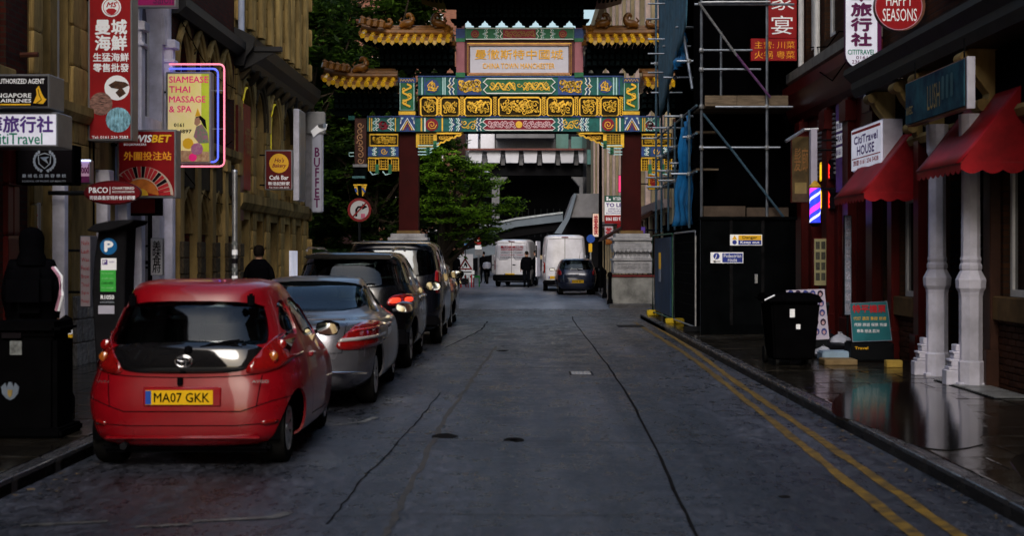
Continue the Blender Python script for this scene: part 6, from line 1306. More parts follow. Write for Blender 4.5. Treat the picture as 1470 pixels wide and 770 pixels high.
T(r, 'WIS', 193, 218, 194, 204, D, PRW, .03, slant=.2); T(r, 'BET', 218, 246, 194, 204, D, PRY, .03, slant=.2); T(r, 'BOOKMAKERS', 178, 210, 206, 209, D, PRW); T(r, '外圍投注站', 178, 246, 218, 230, D, M('orange_print', (.75, .3, .02), .5, var=0, emit=.08), .02)
def wedge(cx, cy, r0, r1, a0, a1): return [(cx + r1 * math.cos(R(a)), max(189, cy - r1 * math.sin(R(a)))) for a in (a0, (a0 + a1) / 2, a1)] + [(cx + r0 * math.cos(R(a)), cy - r0 * math.sin(R(a))) for a in (a1, (a0 + a1) / 2, a0)]
cx_, cy_ = 203, 281
shp(r, 'wheel_rim', circ(cx_, cy_, 46, 20, 42, 0, 136), D, M('roulette_cream', (.6, .5, .42), .5, var=.1))
for i in range(15): shp(r, 'wheel_pocket', wedge(cx_, cy_, 26, 42, i * 9 + 1, i * 9 + 8.3), D, [PRK, PRR, GREENP if i == 6 else PRK][i % 3] if i % 2 else PRR, .006, .006)
shp(r, 'wheel_inner', circ(cx_, cy_, 25, 16, 24, 0, 150), D, M('roulette_wood', (.42, .12, .02), .4, var=.4, scale=8, emit=.04), .006, .008); shp(r, 'wheel_hub', circ(cx_, cy_, 10, 12, 10, 0, 180), D, GOLD, .006, .015)
# massage sign with neon
D = 24.6; r, f_ = hang('massage_sign', 'lit cream and yellow massage sign with pink lettering inside pink and blue neon tubes', 241, 300, 106, 232, D, M('cream_yellow_face', (.78, .6, .38), .5, var=.12, two=(.70, .62, .16), scale=1.1, emit=.16), dep=.25)
sbox(289, 300, 106, 232, D - .003, .01, 'green_wash', M('lime_wash', (.5, .58, .04), .5, var=.2, scale=2, emit=.12), r)
for i, (s, x1) in enumerate((('SIAMEASE', 299), ('THAI', 273), ('MASSAGE', 295), ('& SPA', 275))): T(r, s, 243, x1, 109.5 + i * 14.2, 118.5 + i * 14.2, D, PRPK, .015)
T(r, '0161', 250, 264, 177, 182, D, PRK, .02); T(r, '236 4897', 241, 275, 186, 191, D, PRK, .02)
SKN = M('print_skin', (.55, .3, .2), .6, var=.1)
shp(r, 'figure_hair', [(281, 168), (288, 166), (295, 172), (297, 186), (292, 180), (288, 172), (281, 176)], D, PRK, .006, .003); shp(r, 'figure_face', [(280, 170), (286, 168), (288, 176), (283, 181), (279, 178)], D, SKN, .006, .005); shp(r, 'figure_body', [(282, 182), (290, 178), (298, 190), (300, 205), (286, 206), (278, 196)], D, M('print_dress', (.5, .12, .3), .6, two=(.1, .4, .15), scale=20), .006, .004); shp(r, 'figure_crown', [(280, 167), (284, 155), (288, 166)], D, PRY, .006, .004)
shp(r, 'flower', circ(270, 206, 8, 9), D, PRY, .006, .004); shp(r, 'flower', circ(283, 214, 9, 9), D, M('print_mauve', (.5, .12, .35), .6, two=(.7, .4, .5), scale=25), .006, .006); shp(r, 'flower', circ(277, 226, 6, 9), D, PRPK, .006, .005); shp(r, 'petal_bed', [(241, 222), (262, 216), (300, 218), (300, 232), (241, 232)], D, M('print_peach', (.7, .5, .3), .6, two=(.5, .2, .12), scale=12), .006, .002)
for nm, col, o_, off in (('pink_neon_tube', (1, .25, .35), 0, 0), ('blue_neon_tube', (.08, .12, 1), 6.5, .03)):
    x1, y0, y1 = 322 - o_ * 1.4, 92 + o_, 239 - o_; q = [(243, y0), (x1 - 7, y0)] + [(x1 - 7 + 7 * math.sin(R(a)), y0 + 7 - 7 * math.cos(R(a))) for a in (30, 60, 90)] + [(x1, y1 - 7)] + [(x1 - 7 + 7 * math.cos(R(a)), y1 - 7 + 7 * math.sin(R(a))) for a in (30, 60, 90)] + [(243, y1)]
    MB().tube([px(a, b, D + off) for a, b in q], .016, 8).build(nm, M(nm, col, .3, var=0, emit=.55 if 'pink' in nm else .8), r, smooth=True)
for a, b in ((260, 92), (288, 92), (322, 130), (322, 185), (262, 239)): MB().tube([px(a, b, D + .05), px(min(a, 300) if a > 300 else a, 106 if b == 92 else 232 if b == 239 else b, D + .05)], .008, 5).build('neon_bracket', STEEL, r)
# bakery cafe sign
D = 33.6; r, f_ = hang('cafe_sign', 'dark red Café Bar sign with round yellow badge on the sandstone building', 382, 418, 217, 271, D, M('cafe_dark_red', (.14, .01, .012), .4, var=.3, scale=2, emit=.02), fw=1.8, arms=(.1, .9))
shp(r, 'badge', circ(400.5, 234.5, 14), D, M('badge_yellow', (.75, .4, .03), .5, var=0, emit=.06)); T(r, "Ho's", 394, 408, 227, 233, D, CRIM, .02, slant=.3); T(r, 'Bakery', 391, 411, 235, 242, D, CRIM, .02, slant=.3); T(r, 'Café Bar', 387, 414, 252, 258, D, PRW, .02); T(r, '新浩記餅家', 385, 416, 261, 266, D, PRW); T(r, 'Tel: 0161 236 8335', 386, 415, 268, 270.5, D, PRW, 0)
# edge-on tall white sign, buffet sign with camera box
D = 37.2; r = thing('edge_on_sign', 'tall narrow pale sign seen edge on beside the cafe sign', 'sign', px(426, 288, D)); sbox(421, 429, 156, 288, D, 1.0, 'box', WHSTONE, r, .01); sbox(429.5, 431, 158, 286, D + .02, .9, 'grey_side', SILV, r); sbox(424, 427, 140, 156, D + .1, .1, 'strut', DKMETAL, r)
D = 40.3; r = thing('buffet_sign', 'grey vertical lit sign reading BUFFET at the corner of the sandstone building', 'sign', px(450, 305, D)); sbox(438, 448, 160, 300, D, .3, 'back_box', M('mid_grey_panel', (.22, .22, .25), .5), r, .01)
sbox(447, 463, 190, 305, D - .05, .25, 'face', M('buffet_grey', (.36, .37, .45), .45, var=.1, emit=.03), r, .03); line(r, 'border', [(448, 192), (462, 192), (462, 304), (448, 304)], D - .05, .8, SILV, 0, True)
T(r, 'BUFFET', 451, 459, 212, 298, D - .05, PLUM, .02, vertical=True); sbox(441, 466, 160, 192, D - .1, .3, 'top_box', SILV, r, .02); shp(r, 'script_lettering', [(446, 188), (455, 180), (470, 178), (468, 186), (458, 190), (450, 197)], D - .12, PRW)
g = MB(); a = px(470, 182, D); g.tube([(a[0] - .3, D, a[2]), (a[0] - .05, D - .2, a[2] + .02)], .07, 8).build('camera', SILV, r, smooth=True)
# wall plates & small signs on the left ground floor
def wallsign(name, label, x0, x1, z0, z1, mat, side=-1, dep=.06, cat='sign', X=None, frame=None):
    """board lying along a street wall; x0..x1 are picture columns, z in metres"""
    X = X if X is not None else (LX + .02 if side < 0 else RX - .02); o_ = 1 if side < 0 else -1
    ya, yb = sorted((X * F / (x0 - VX), X * F / (x1 - VX))); r = thing(name, label, cat, (X, (ya + yb) / 2, z0))
    MB().box(X, X + o_ * dep, ya, yb, z0, z1).build('board', mat, r, bevel=.004)
    if frame: MB().box(X, X + o_ * (dep - .015), ya - .04, yb + .04, z0 - .04, z1 + .04).build('frame', frame, r)
    return r, X + o_ * dep, ya, yb
def WT(r, s, Xf, y0, y1, z0, z1, mat, side=-1, bold=.015, **k): text(s, (Xf, (y0 + y1) / 2, (z0 + z1) / 2), abs(y1 - y0), z1 - z0, mat, r, 'left_wall' if side < 0 else 'right_wall', bold=bold, depth=.004, **k)
D = 18.0; r, f_ = hang('narrow_doorway_sign', 'narrow white upright sign with red Chinese characters in a dark doorway', 43, 55, 292, 372, D, M('soft_white_panel', (.5, .5, .54), .5, var=.1), fw=1, dep=.08, wall=False); T(r, '金寶', 45.5, 53.5, 299, 352, D, PRR, .03, vertical=True); MB().tube([px(49, 372, D + .05), (px(49, 372, D)[0], D + .05, .1)], .015, 6).build('post', STEEL, r)
D = 19.0; r, f_ = hang('treatment_list_sign', 'tall pale upright sign with a red handwritten list beside the parking meter', 116, 129, 340, 440, D, M('soft_pink_panel', (.5, .42, .46), .5, var=.15), fr=M('grey_sign_side', (.16, .16, .19), .5), dep=.3, fw=1.5)
for i, s in enumerate(('Nails', 'Lash', 'Wax', 'Facial', 'Brow', 'Thread', 'Spa', 'Massage')): T(r, s, 117, 128, 346 + i * 12, 352 + i * 12, D, PRR, 0)
r, Xf, ya, yb = wallsign('menu_board', 'red menu board with gilt dragon beside the round arches of the sandstone building', 338, 346, 2.4, 4.9, OXBLOOD); 
r, Xf, ya, yb = wallsign('shop_banner', 'long dark red banner under the gothic arches behind the massage sign', 272, 308, 2.95, 3.5, M('dull_crimson_board', (.09, .012, .012), .5, var=.4)); WT(r, '酒樓', Xf, ya + .3, yb - .3, 3.02, 3.42, M('dull_gold_print', (.22, .10, .03), .5))
r, Xf, ya, yb = wallsign('red_pillar_sign', 'tall bright red vertical banner with blurred gold pattern on the sandstone wall', 346, 356, 3.1, 5.0, M('banner_red', (.24, .012, .01), .5, var=.3)); WT(r, '福', Xf, ya + .1, yb - .1, 3.9, 4.5, M('dull_gold_print', (0, 0, 0)))
D = 23.0; r, f_ = hang('white_menu_sign', 'white upright sign with black brush writing beside the white building', 217, 233, 343, 395, D, M('soft_white_panel', (0, 0, 0)), fw=1, dep=.1); T(r, '美味食府', 219, 231, 346, 392, D, PRK, .01, vertical=True)
D = 21.8; r, f_ = hang('red_lintel_board', 'red board under the bookmaker sign', 172, 222, 286, 306, D + .4, M('banner_red', (0, 0, 0)), fr=DARKTIM, dep=.4)
r, Xf, ya, yb = wallsign('lit_notice', 'small pale framed notice on the far end of the sandstone building', 415, 424, 1.0, 1.75, LILAC)
r = thing('security_camera', 'small white dome camera on the white building beside the bookmaker sign', 'camera', px(199, 150, 23)); MB().tube([(LX, 23, px(0, 150, 23)[2]), px(199, 150, 23)], .03, 6).build('arm', WHSTONE, r); MB().lathe([(.0, -.09), (.07, -.06), (.08, 0), (.07, .05), (0, .06)], px(199, 151, 23), 12).build('dome', DARKGLASS, r, smooth=True)
r = thing('blue_lantern', 'blue pointed lamp on the white pilaster beside the tall seafood banner', 'lamp', px(120, 102, 20.6)); c = px(119, 84, 20.6); MB().lathe([(.02, -.18), (.09, -.05), (.08, .1), (.02, .17)], c, 6, .9, .7).build('shade', M('blue_glass', (.02, .16, .35), .15, var=.2, emit=.05), r); MB().tube([(LX, 20.6, c[2]), c], .015, 5).build('arm', DKMETAL, r)
r = thing('flag_bracket', 'rusty iron bracket sticking out above the airline sign', 'bracket', px(30, 77, 17.9)); MB().tube([(LX, 17.6, px(0, 79, 17.6)[2]), px(55, 78, 17.6)], .035, 6).build('bar', M('rusty_iron', (.08, .03, .02), .7, var=.4), r)
r = thing('yellow_sign', 'tiny bright yellow lit sign beyond the sandstone corner', 'sign', px(437, 364, 44)); sbox(431, 442, 355, 364, 44, .1, 'face', M('lit_yellow', (1, .8, .03), .5, var=0, emit=.9), r)
MB().tube([px(437, 366, 44.1), px(437, 430, 44.1)], .03, 6).build('post', DKMETAL, r)
# ---- ticket machine
D = 13.5; r = thing('parking_meter', 'black parking ticket machine with blue P disc, green panel and winged black hood', 'parking meter', px(153, 520, D))
q = [px(a, b, D) for a, b in [(142, 328), (182, 322), (181, 345), (179, 400), (178, 460), (182, 560), (140, 560), (134, 460), (132, 420), (135, 375), (139, 345)]]
MB().prism([(p[0], p[2]) for p in q], 'y', D, D + .34).build('cabinet', M('gloss_black', (.012, .012, .014), .25), r, bevel=.012)
q = [px(a, b, D - .1) for a, b in [(124, 331), (136, 322), (158, 317), (193, 315), (190, 321), (160, 331), (138, 334)]]; MB().prism([(p[0], p[2]) for p in q], 'y', D - .12, D + .42).build('hood', M('gloss_black', (0, 0, 0)), r, bevel=.012, smooth=True)
shp(r, 'disc', circ(156, 354, 12), D, M('parking_blue', (.01, .12, .32), .35, var=0, emit=.05)); T(r, 'P', 151, 162, 347, 361, D - .006, PRW, .04)
sbox(145, 167, 371, 388, D - .006, .01, 'white_label', PRW, r); sbox(147, 154, 373, 380, D - .012, .01, 'small_blue_square', PRP, r); T(r, 'P', 148.5, 152.5, 374, 379, D - .012, PRW); T(r, 'meter', 157, 165, 375, 377, D - .008, PRP, 0)
sbox(144, 166, 388, 419, D - .006, .01, 'green_label', M('bright_green_panel', (.05, .42, .06), .4, var=.05, emit=.05), r)
for i, s in enumerate(('Pay by phone', 'or with coins', 'CARD HERE', 'No change')): T(r, s, 146, 163, 391 + i * 7, 394.5 + i * 7, D - .006, M('pale_green_print', (.3, .7, .3), .5, var=0) if i != 2 else PRK, 0)
T(r, 'R1050', 145, 164, 424, 430, D, PRW, .02); T(r, 'LOCATION', 144, 164, 433, 435.5, D, GREYL, 0); sbox(141, 164, 439, 451, D - .006, .01, 'grey_label', M('lilac_grey_label', (.45, .45, .55), .5, var=.1), r)
# ---- litter bin with crest
D = 12.0; r = thing('litter_bin', 'black street litter bin with pale crest in the left foreground', 'litter bin', px(40, 640, D))
MB().box(-4.5, -3.93, 12.0, 12.5, .12, .98).build('body', M('matt_black_plastic', (.003, .003, .0035), .5, var=.3), r, bevel=.04, smooth=True); MB().box(-4.53, -3.9, 11.97, 12.53, .98, 1.10).build('lid', M('matt_black_plastic', (0, 0, 0)), r, bevel=.05, smooth=True)
MB().box(-4.56, -3.87, 11.94, 12.56, .12, .2).build('base', M('matt_black_plastic', (0, 0, 0)), r, bevel=.02); sbox(2, 30, 478, 486, 11.995, .01, 'slot', PRK, r)
sbox(14, 31, 490, 510, 11.985, .01, 'sticker', M('grey_sticker', (.25, .27, .27), .5, var=.6, scale=20), r)
CREST = M('pewter_crest', (.16, .20, .26), .4, .3)
shp(r, 'crest', [(4, 566), (2, 556), (8, 550), (10, 557), (13, 549), (17, 549), (20, 557), (22, 550), (28, 556), (26, 566), (21, 572), (15, 575), (9, 572)], 12.0, CREST, .012); shp(r, 'crest_charge', [(12, 560), (19, 560), (18, 568), (15, 571), (12, 567)], 12.0, M('brass_charge', (.35, .25, .08), .4, .4), .006, .013)
g = MB(); g.tube([px(8, 452, 12.1), px(14, 459, 12.0)], .02, 6)
# bollard by the bin
b_ = thing('bollard', 'black bollard with white, yellow and red band behind the litter bin', 'bollard', (-4.45, 13.9, .12)); MB().lathe([(.085, 0), (.085, .15), (.06, .2), (.055, .8), (.07, .84), (.06, .92), (.0, .96)], (-4.45, 13.9, .12), 14).build('post', BLACK, b_, smooth=True)
for i, c in enumerate((PRR, PRY, PRW)): MB().lathe([(.063, .68 + i * .045), (.063, .72 + i * .045)], (-4.45, 13.9, .12), 14).build('band', c, b_)
# steel post with stickers
c = px(337, 400, 19.6); r = thing('sign_post', 'grey galvanised post with torn stickers in front of the sandstone building', 'post', (c[0], 19.6, .12)); MB().tube([(c[0], 19.6, .1), (c[0], 19.6, px(0, 247, 19.6)[2])], .038, 10).lathe([(.045, 0), (.03, .03), (0, .035)], (c[0], 19.6, px(0, 247, 19.6)[2]), 10).build('pole', STEEL, r, smooth=True)
for i in range(5): z = 1.3 + i * .12; MB().lathe([(.040, 0), (.040, .07)], (c[0], 19.6, z), 10).build('sticker', [PRW, M('grey_sticker', (0, 0, 0)), PRK][i % 3], r)
# ---- right side hanging signs
D = 28.2; r = thing('hotpot_sign', 'red L shaped restaurant sign with white and orange Chinese characters on the scaffold', 'sign', px(1120, 88, D))
for x0, x1, y0, y1 in ((1103, 1144, -30, 54.5), (1078, 1144, 55, 87)): sbox(x0, x1, y0, y1, D, .1, 'panel', RED, r, .004)
T(r, '家', 1107, 1140, -9, 14, D, PRW, -.006); T(r, '宴', 1107, 1138, 22, 49, D, PRW, -.006)
OR = M('orange_print', (0, 0, 0)); T(r, '主营: 川菜', 1083, 1141, 59, 69.5, D, OR, 0); T(r, '火锅 粤菜', 1083, 1141, 73, 84, D, OR, 0)
for z_ in (5, 70): MB().tube([px(1144, z_, D + .06), (RX, D + .06, px(0, z_, D)[2])], .02, 6).build('arm', DKMETAL, r)
D = 21.6; r = thing('travel_pill_sign', 'white rounded vertical sign with purple Chinese characters reading CITITRAVEL 0161 236 5428', 'sign', px(1237, 100, D))
q = [(1259, -40), (1259, 78)] + [(1236.5 + 22.5 * math.cos(R(a)), 78 + 20 * math.sin(R(a))) for a in range(15, 180, 15)] + [(1214, 78), (1214, -40)]
shp(r, 'case', [(a + (1.5 if a > 1236 else -2.5), b + (2 if b > 0 else 0)) for a, b in q], D + .2, PLUM, .2); shp(r, 'face', q, D, LILAC, .012)
for i, s in enumerate('華旅行社'): T(r, s, 1222, 1251, -17 + i * 21.5, 1 + i * 21.5, D - .013, PLUM, .035)
T(r, 'CITITRAVEL', 1217, 1256, 71, 78, D - .013, PRG, .02); T(r, '0161', 1229, 1245, 80, 84.5, D - .013, PLUM, .01); T(r, '236 5428', 1223, 1252, 86, 91, D - .013, PLUM, .01); MB().tube([px(1259, 20, D + .1), (RX, D + .1, px(0, 20, D)[2])], .025, 6).build('arm', DKMETAL, r)
D = 19.6; r = thing('round_restaurant_sign', 'round dark red sign reading HAPPY SEASONS at the top right', 'sign', px(1290, 45, D)); shp(r, 'rim', circ(1289, 10, 36, 36), D + .12, M('copper_rim', (.25, .1, .06), .4, .5), .12); shp(r, 'face', circ(1290, 9, 33.5, 36), D, M('round_sign_red', (.3, .008, .012), .35, var=.08, emit=.04), .015, -.01)
line(r, 'ring', circ(1290, 9, 33.5, 36), D, 1, M('pink_edge', (.6, .3, .4), .5), .004, True); T(r, 'HAPPY', 1272, 1310, -9, 8, D, PRW, -.012); T(r, 'SEASONS', 1267, 1316, 12, 30, D, PRW, -.012); MB().tube([px(1324, 5, D + .06), (RX, D + .06, px(0, 5, D)[2])], .03, 6).build('arm', DKMETAL, r)
# ---- right wall boards
r, Xf, ya, yb = wallsign('purple_banner', 'tall narrow purple banner beside the red shop louvre', 1204, 1222, 2.75, 4.95, M('purple_banner_print', (.17, .08, .30), .5, var=.35, scale=3), 1, .05); WT(r, '中華旅行社', Xf, yb - .25, ya + .25, 4.05, 4.8, PRP, 1, vertical=True); 
for i in range(3): MB().box(Xf - .006, Xf, ya + .06, yb - .06, 3.35 + i * .23, 3.53 + i * .23).build('white_patch', PRW, r); WT(r, ('0161 236', 'TRAVEL', '旅遊 票務')[i], Xf - .008, yb - .1, ya + .1, 3.39 + i * .23, 3.49 + i * .23, PRP, 1)
LEDY = M('led_yellow', (1, .62, .02), .5, var=0, emit=.5); LEDR = M('led_red', (1, .03, .02), .5, var=0, emit=.7)
for k, (z0, z1, s, nm) in enumerate(((2.95, 3.35, '開', 'upper')  , (2.42, 2.85, '鮮', 'lower'))):
    r, Xf, ya, yb = wallsign('led_sign', '%s of two small lit yellow and red character signs on the red shop' % nm, 1183, 1199, z0 + .05, z1, PRK, 1, .08); WT(r, s, Xf, yb - .05, ya + .42, z0 + .08, z1 - .03, LEDY, 1, .05); WT(r, '食', Xf, ya + .38, ya + .05, z0 + .08, z1 - .03, LEDR, 1, .06)
X = 5.25; r, Xf, ya, yb = wallsign('travel_house_sign', 'white box sign reading CitiTravel HOUSE beyond the far red awning', 1224, 1267, 2.98, 3.62, LILAC, 1, .02, X=X); MB().box(X + .003, 5.6, ya, yb, 2.96, 3.64).build('case', WHSTONE, r)
WT(r, 'CitiTravel', Xf - .0, yb - .2, ya + .2, 3.38, 3.5, PRP, 1); WT(r, 'HOUSE', Xf, yb - .4, ya + .4, 3.2, 3.34, PRP, 1); WT(r, '旅遊 0161 236 5428', Xf, yb - .15, ya + .15, 3.05, 3.13, PRR, 1); MB().box(Xf - .004, Xf, ya + .05, yb - .05, 3.55, 3.59).build('red_rule', PRR, r); MB().box(Xf - .004, Xf, ya + .05, yb - .05, 3.15, 3.165).build('red_rule', PRR, r)
X = 4.97; r, Xf, ya, yb = wallsign('painted_hanging_sign', 'teal and gold painted glass sign hanging under the dark cornice', 1302, 1386, 3.33, 3.86, M('teal_painting', (.02, .07, .09), .7, var=.8, scale=2.5, two=(.008, .015, .04)), 1, .02, X=X); MB().box(X + .004, X + .1, ya - .03, yb, 3.31, 3.88).build('case', M('copper_rim', (0, 0, 0)), r); MB().box(X + .0, X + .09, ya - .06, ya - .03, 3.3, 3.88).build('pale_edge', WHSTONE, r)
DG_ = M('faded_gold_print', (.36, .26, .09), .5, var=.3); WT(r, 'AVEC', Xf, yb - .05, yb - .35, 3.45, 3.55, DG_, 1); WT(r, 'LUSH', Xf, yb - 1.0, ya + .9, 3.42, 3.72, DG_, 1, 0); WT(r, 'lll', Xf, yb - 1.6, ya + .4, 3.5, 3.75, M('faded_teal_print', (.03, .10, .12), .5), 1)
for y_ in (ya + .2, yb - .2): MB().tube([(X + .05, y_, 3.87), (X + .05, y_, 4.12)], .01, 5).build('hanger', DKMETAL, r)
# barber pole
D = 24.6; r = thing('barber_pole', 'lit pink and blue striped barber pole hanging from a white post', 'barber pole', px(1170, 326, D)); c = px(1170, 295, D); h = 30 / F * D * 2
a0, r0 = c[2] - .3, .092; MB().lathe([(r0, 0), (r0, .6)], (c[0], D, a0), 20).build('tube', M('lit_blue_core', (.03, .05, .9), .3, var=0, emit=.6), r, smooth=True)
for k, mt in enumerate((M('lit_pink_stripe', (.9, .05, .75), .3, var=0, emit=.6), M('lit_white_stripe', (.75, .8, 1), .3, var=0, emit=.6))):
    vs = []; fs = []; n = 40
    for i in range(n + 1):
        t = i / n; a = t * 2 * math.pi * 1.8 + k * 2.3
        for dz in (0, (.1, .05)[k]): z = min(.6, max(0, t * .66 - .06 + dz)); vs.append((c[0] + (r0 + .002) * math.cos(a), D + (r0 + .002) * math.sin(a), a0 + z))
    MB().add(vs, [(2 * i, 2 * i + 1, 2 * i + 3, 2 * i + 2) for i in range(n)]).build('stripe', mt, r)
MB().lathe([(.1, 0), (.11, .03), (.07, .07), (.03, .12), (0, .13)], (c[0], D, a0 + .6), 14).build('cap', GOLD, r, smooth=True); MB().lathe([(.04, -.07), (.1, -.02), (.1, 0)], (c[0], D, a0), 14).build('foot', DKMETAL, r, smooth=True)
MB().box(c[0] - .05, c[0] + .06, D + .1, D + .25, a0 + .65, px(0, 184, D)[2]).build('upright', M('pale_lilac_post', (.5, .48, .6), .5, var=.1), r); MB().tube([(c[0] + .1, D + .2, px(0, 184, D)[2]), (c[0] - .15, D + .2, px(0, 185, D)[2]), px(1128, 203, D)], .03, 8).build('lamp_arm', STEEL, r)
MB().tube([(c[0], D + .2, px(0, 200, D)[2]), (RX, D + .2, px(0, 200, D)[2])], .02, 6).build('bracket', DKMETAL, r)
D = 25.0; r, f_ = hang('barber_sign', 'dim gold and brown barber sign behind the striped pole', 1137, 1163, 196, 290, D, M('dim_gold_board', (.09, .06, .02), .5, var=.6, scale=3), fr=OXBLOOD, dep=.08, fw=1)
T(r, '髮廊', 1140, 1160, 212, 246, D, M('dull_gold_print', (0, 0, 0)), 0); sbox(1141, 1158, 262, 278, D - .004, .01, 'face_print', M('dim_ochre', (.25, .19, .06), .5), r)
# tall price list posters
D = 22.9; r, f_ = hang('price_list', 'cream framed price list beside the red doorway', 1169, 1186, 343, 410, D, M('cream_price_list', (.26, .24, .13), .6, var=.2), fr=OXBLOOD, dep=.06, fw=1, wall=False)
for i in range(4):
    for j in range(2): sbox(1171 + j * 8, 1177 + j * 8, 347 + i * 15, 358 + i * 15, D - .003, .006, 'print_block', M('grey_print_block', (.06, .06, .05), .6, var=.7, scale=60), r)
MB().tube([px(1177, 411, D + .03), (px(1177, 411, D)[0], D + .03, .1)], .02, 6).build('post', DKMETAL, r)
D = 21.9; r, f_ = hang('blue_menu_strip', 'narrow upright strip of blue and white menu cards under the far awning', 1213, 1222, 310, 452, D, M('pale_blue_cards', (.28, .32, .42), .5, var=.5, scale=8), fr=DARKTIM, dep=.06, fw=1, wall=False)
for i in range(9): sbox(1214, 1221, 313 + i * 15.4, 324 + i * 15.4, D - .003, .006, 'card', M('card_print', (.4, .42, .5), .5, var=.7, scale=40, two=(.1, .06, .1)), r)
MB().tube([px(1217, 453, D + .03), (px(1217, 453, D)[0], D + .03, .1)], .02, 6).build('post', DKMETAL, r)
# awnings
AWN = M('awning_red', (.27, .005, .010), .5, var=.4, scale=2, spec=.2, bump=.05)
def awning(label, yn, yf, xf, zf, zt):
    r = thing('awning', label, 'awning', (RX, (yn + yf) / 2, zf), 'red shopfront awnings'); n = 9
    g = MB(); vs = []; 
    for i in range(n + 1):
        y = yn + (yf - yn) * i / n
        for j in range(7): t = j / 6; sag = -.02 * math.sin(math.pi * t) - .008 * math.sin(6.28 * i / n * 2) * math.sin(math.pi * t); vs.append((RX - .02 + (xf - RX) * t, y, zt + (zf - zt) * t + sag))
    g.add(vs, [(i * 7 + j, i * 7 + j + 1, i * 7 + j + 8, i * 7 + j + 7) for i in range(n) for j in range(6)]); o = g.build('canopy', AWN, r, smooth=True); o.modifiers.new('cloth', 'SOLIDIFY').thickness = .008
    for nm, y in (('near_side', yn), ('far_side', yf)): MB().prism([(RX - .02, zt), (RX - .02, zf), (xf, zf)], 'y', y - .004, y + .004).build('side_panel', AWN, r)
    def scal(name, a, b, fixed, axis):
        m = max(3, round(abs(b - a) / .2)); pts = [(a, zf + .01)]
        for i in range(m):
            u0, u1 = a + (b - a) * i / m, a + (b - a) * (i + 1) / m
            pts += [(u0 + (u1 - u0) * t, zf - .08 - .045 * math.sin(math.pi * t)) for t in (0, .2, .4, .6, .8)]
        pts += [(b, zf - .08), (b, zf + .01)]; MB().prism(pts, axis, fixed - .004, fixed + .004).build(name, AWN, r)
    scal('valance', yn, yf, xf - .003, 'x'); scal('valance', xf, RX - .03, yn - .006, 'y')
    MB().tube([(RX, yn, zf), (xf, yn, zf), (xf, yf, zf), (RX, yf, zf)], .014, 6).build('frame', M('red_frame', (.25, .02, .02), .4), r)
awning('smaller far dark red awning over the shop door, right of the white box sign', 20.15, 22.05, 4.87, 2.54, 3.46)
awning('large near dark red awning with scalloped edge above the white columns', 15.75, 17.5, 4.88, 2.69, 3.6)
# white columns
for (Y, lb) in ((18.1, 'far white painted column standing left of the pair under the large awning'), (16.75, 'near white painted column standing right of the pair under the large awning')):
    X = 5.3; r = thing('column', lb, 'column', (X, Y, .12), 'white shopfront columns')
    MB().lathe([(.155, 0), (.155, .28), (.135, .3), (.135, 1.05), (.145, 1.1)], (X, Y, .12), 8, rot=R(22.5)).build('pedestal', WHSTONE, r)
    MB().lathe([(.14, 1.1), (.17, 1.15), (.175, 1.25), (.145, 1.31), (.12, 1.36), (.13, 1.38), (.13, 1.42), (.112, 1.45), (.122, 1.49), (.11, 1.53)], (X, Y, .12), 8, rot=R(22.5)).build('collar', WHSTONE, r)
    MB().lathe([(.11, 1.53), (.105, 2.8), (.13, 2.85), (.14, 3.2)], (X, Y, .12), 8, rot=R(22.5)).build('shaft', WHSTONE, r)
    MB().box(X - .17, X + .17, Y - .1, Y + .25, .1, .16).build('base', WHSTONE, r, bevel=.01)
    g = MB()
    for a, h0, h1 in ((.28, .0, .18), (.25, .18, .22), (.22, .22, .28), (.24, .28, .31), (.19, .31, .37), (.2, .37, .4), (.17, .4, .48)): g.box(X - a, X - .1, Y + .02, Y + .2, .12 + h0, .12 + h1)
    tag(g.build('stepped_foot', WHSTONE, r, bevel=.008), kind='stuff')
# ================================================================ hoarding, scaffold, bins, people
BOARD = M('black_hoarding_board', (.0025, .003, .0035), .45, var=.5, scale=2); TIMB = M('scaffold_board', (.13, .10, .07), .8, var=.5, scale=3, stretch=(1, 6, 6)); TARP = M('bright_blue_tarpaulin', (.01, .12, .32), .35, var=.4, scale=3); NET = M('grey_blue_netting', (.05, .125, .18), .6, var=.4, scale=4, bump=.3)
r = thing('hoarding', 'black painted site hoarding with Danger Keep out and Pedestrian route signs', 'hoarding', (4.4, 27.4, .1))
xs = [3.46, 4.05, 4.66, 5.3]
for i in range(3): MB().box(xs[i] + .004, xs[i + 1] - .004, 27.4, 27.44, .1, 2.33).build('board', BOARD, r, bevel=.004)
for i in range(7): MB().box(3.6, 3.64, 27.45 + i * 1.22, 27.45 + i * 1.22 + 1.205, .1, 2.33).build('board', BOARD, r, bevel=.004)
for x_ in (4.05, 4.66): MB().box(x_ - .03, x_ + .03, 27.385, 27.4, .3, 2.33).build('batten', M('worn_black_batten', (.010, .010, .011), .5, var=.6, scale=6, spec=.2), r)
MB().box(4.5, 4.56, 27.36, 27.4, 1.1, 1.28).build('hasp', STEEL, r, bevel=.005)
MB().box(3.42, 5.32, 27.36, 27.5, 2.33, 2.39).build('capping', BOARD, r); MB().box(3.56, 3.66, 27.5, 36, 2.33, 2.38).build('capping', BOARD, r)
MB().box(3.46, 5.3, 27.36, 27.395, .1, .3).build('skirting', BOARD, r)
D = 27.38
def notice(lab, x0, x1, y0, y1): 
    q = thing('safety_notice', lab, 'sign', px((x0 + x1) / 2, y1, D)); sbox(x0, x1, y0, y1, D, .012, 'board', PRW, q); return q
q = notice('white safety notice reading Danger Keep out with yellow triangle', 1048, 1094, 337, 352.5)
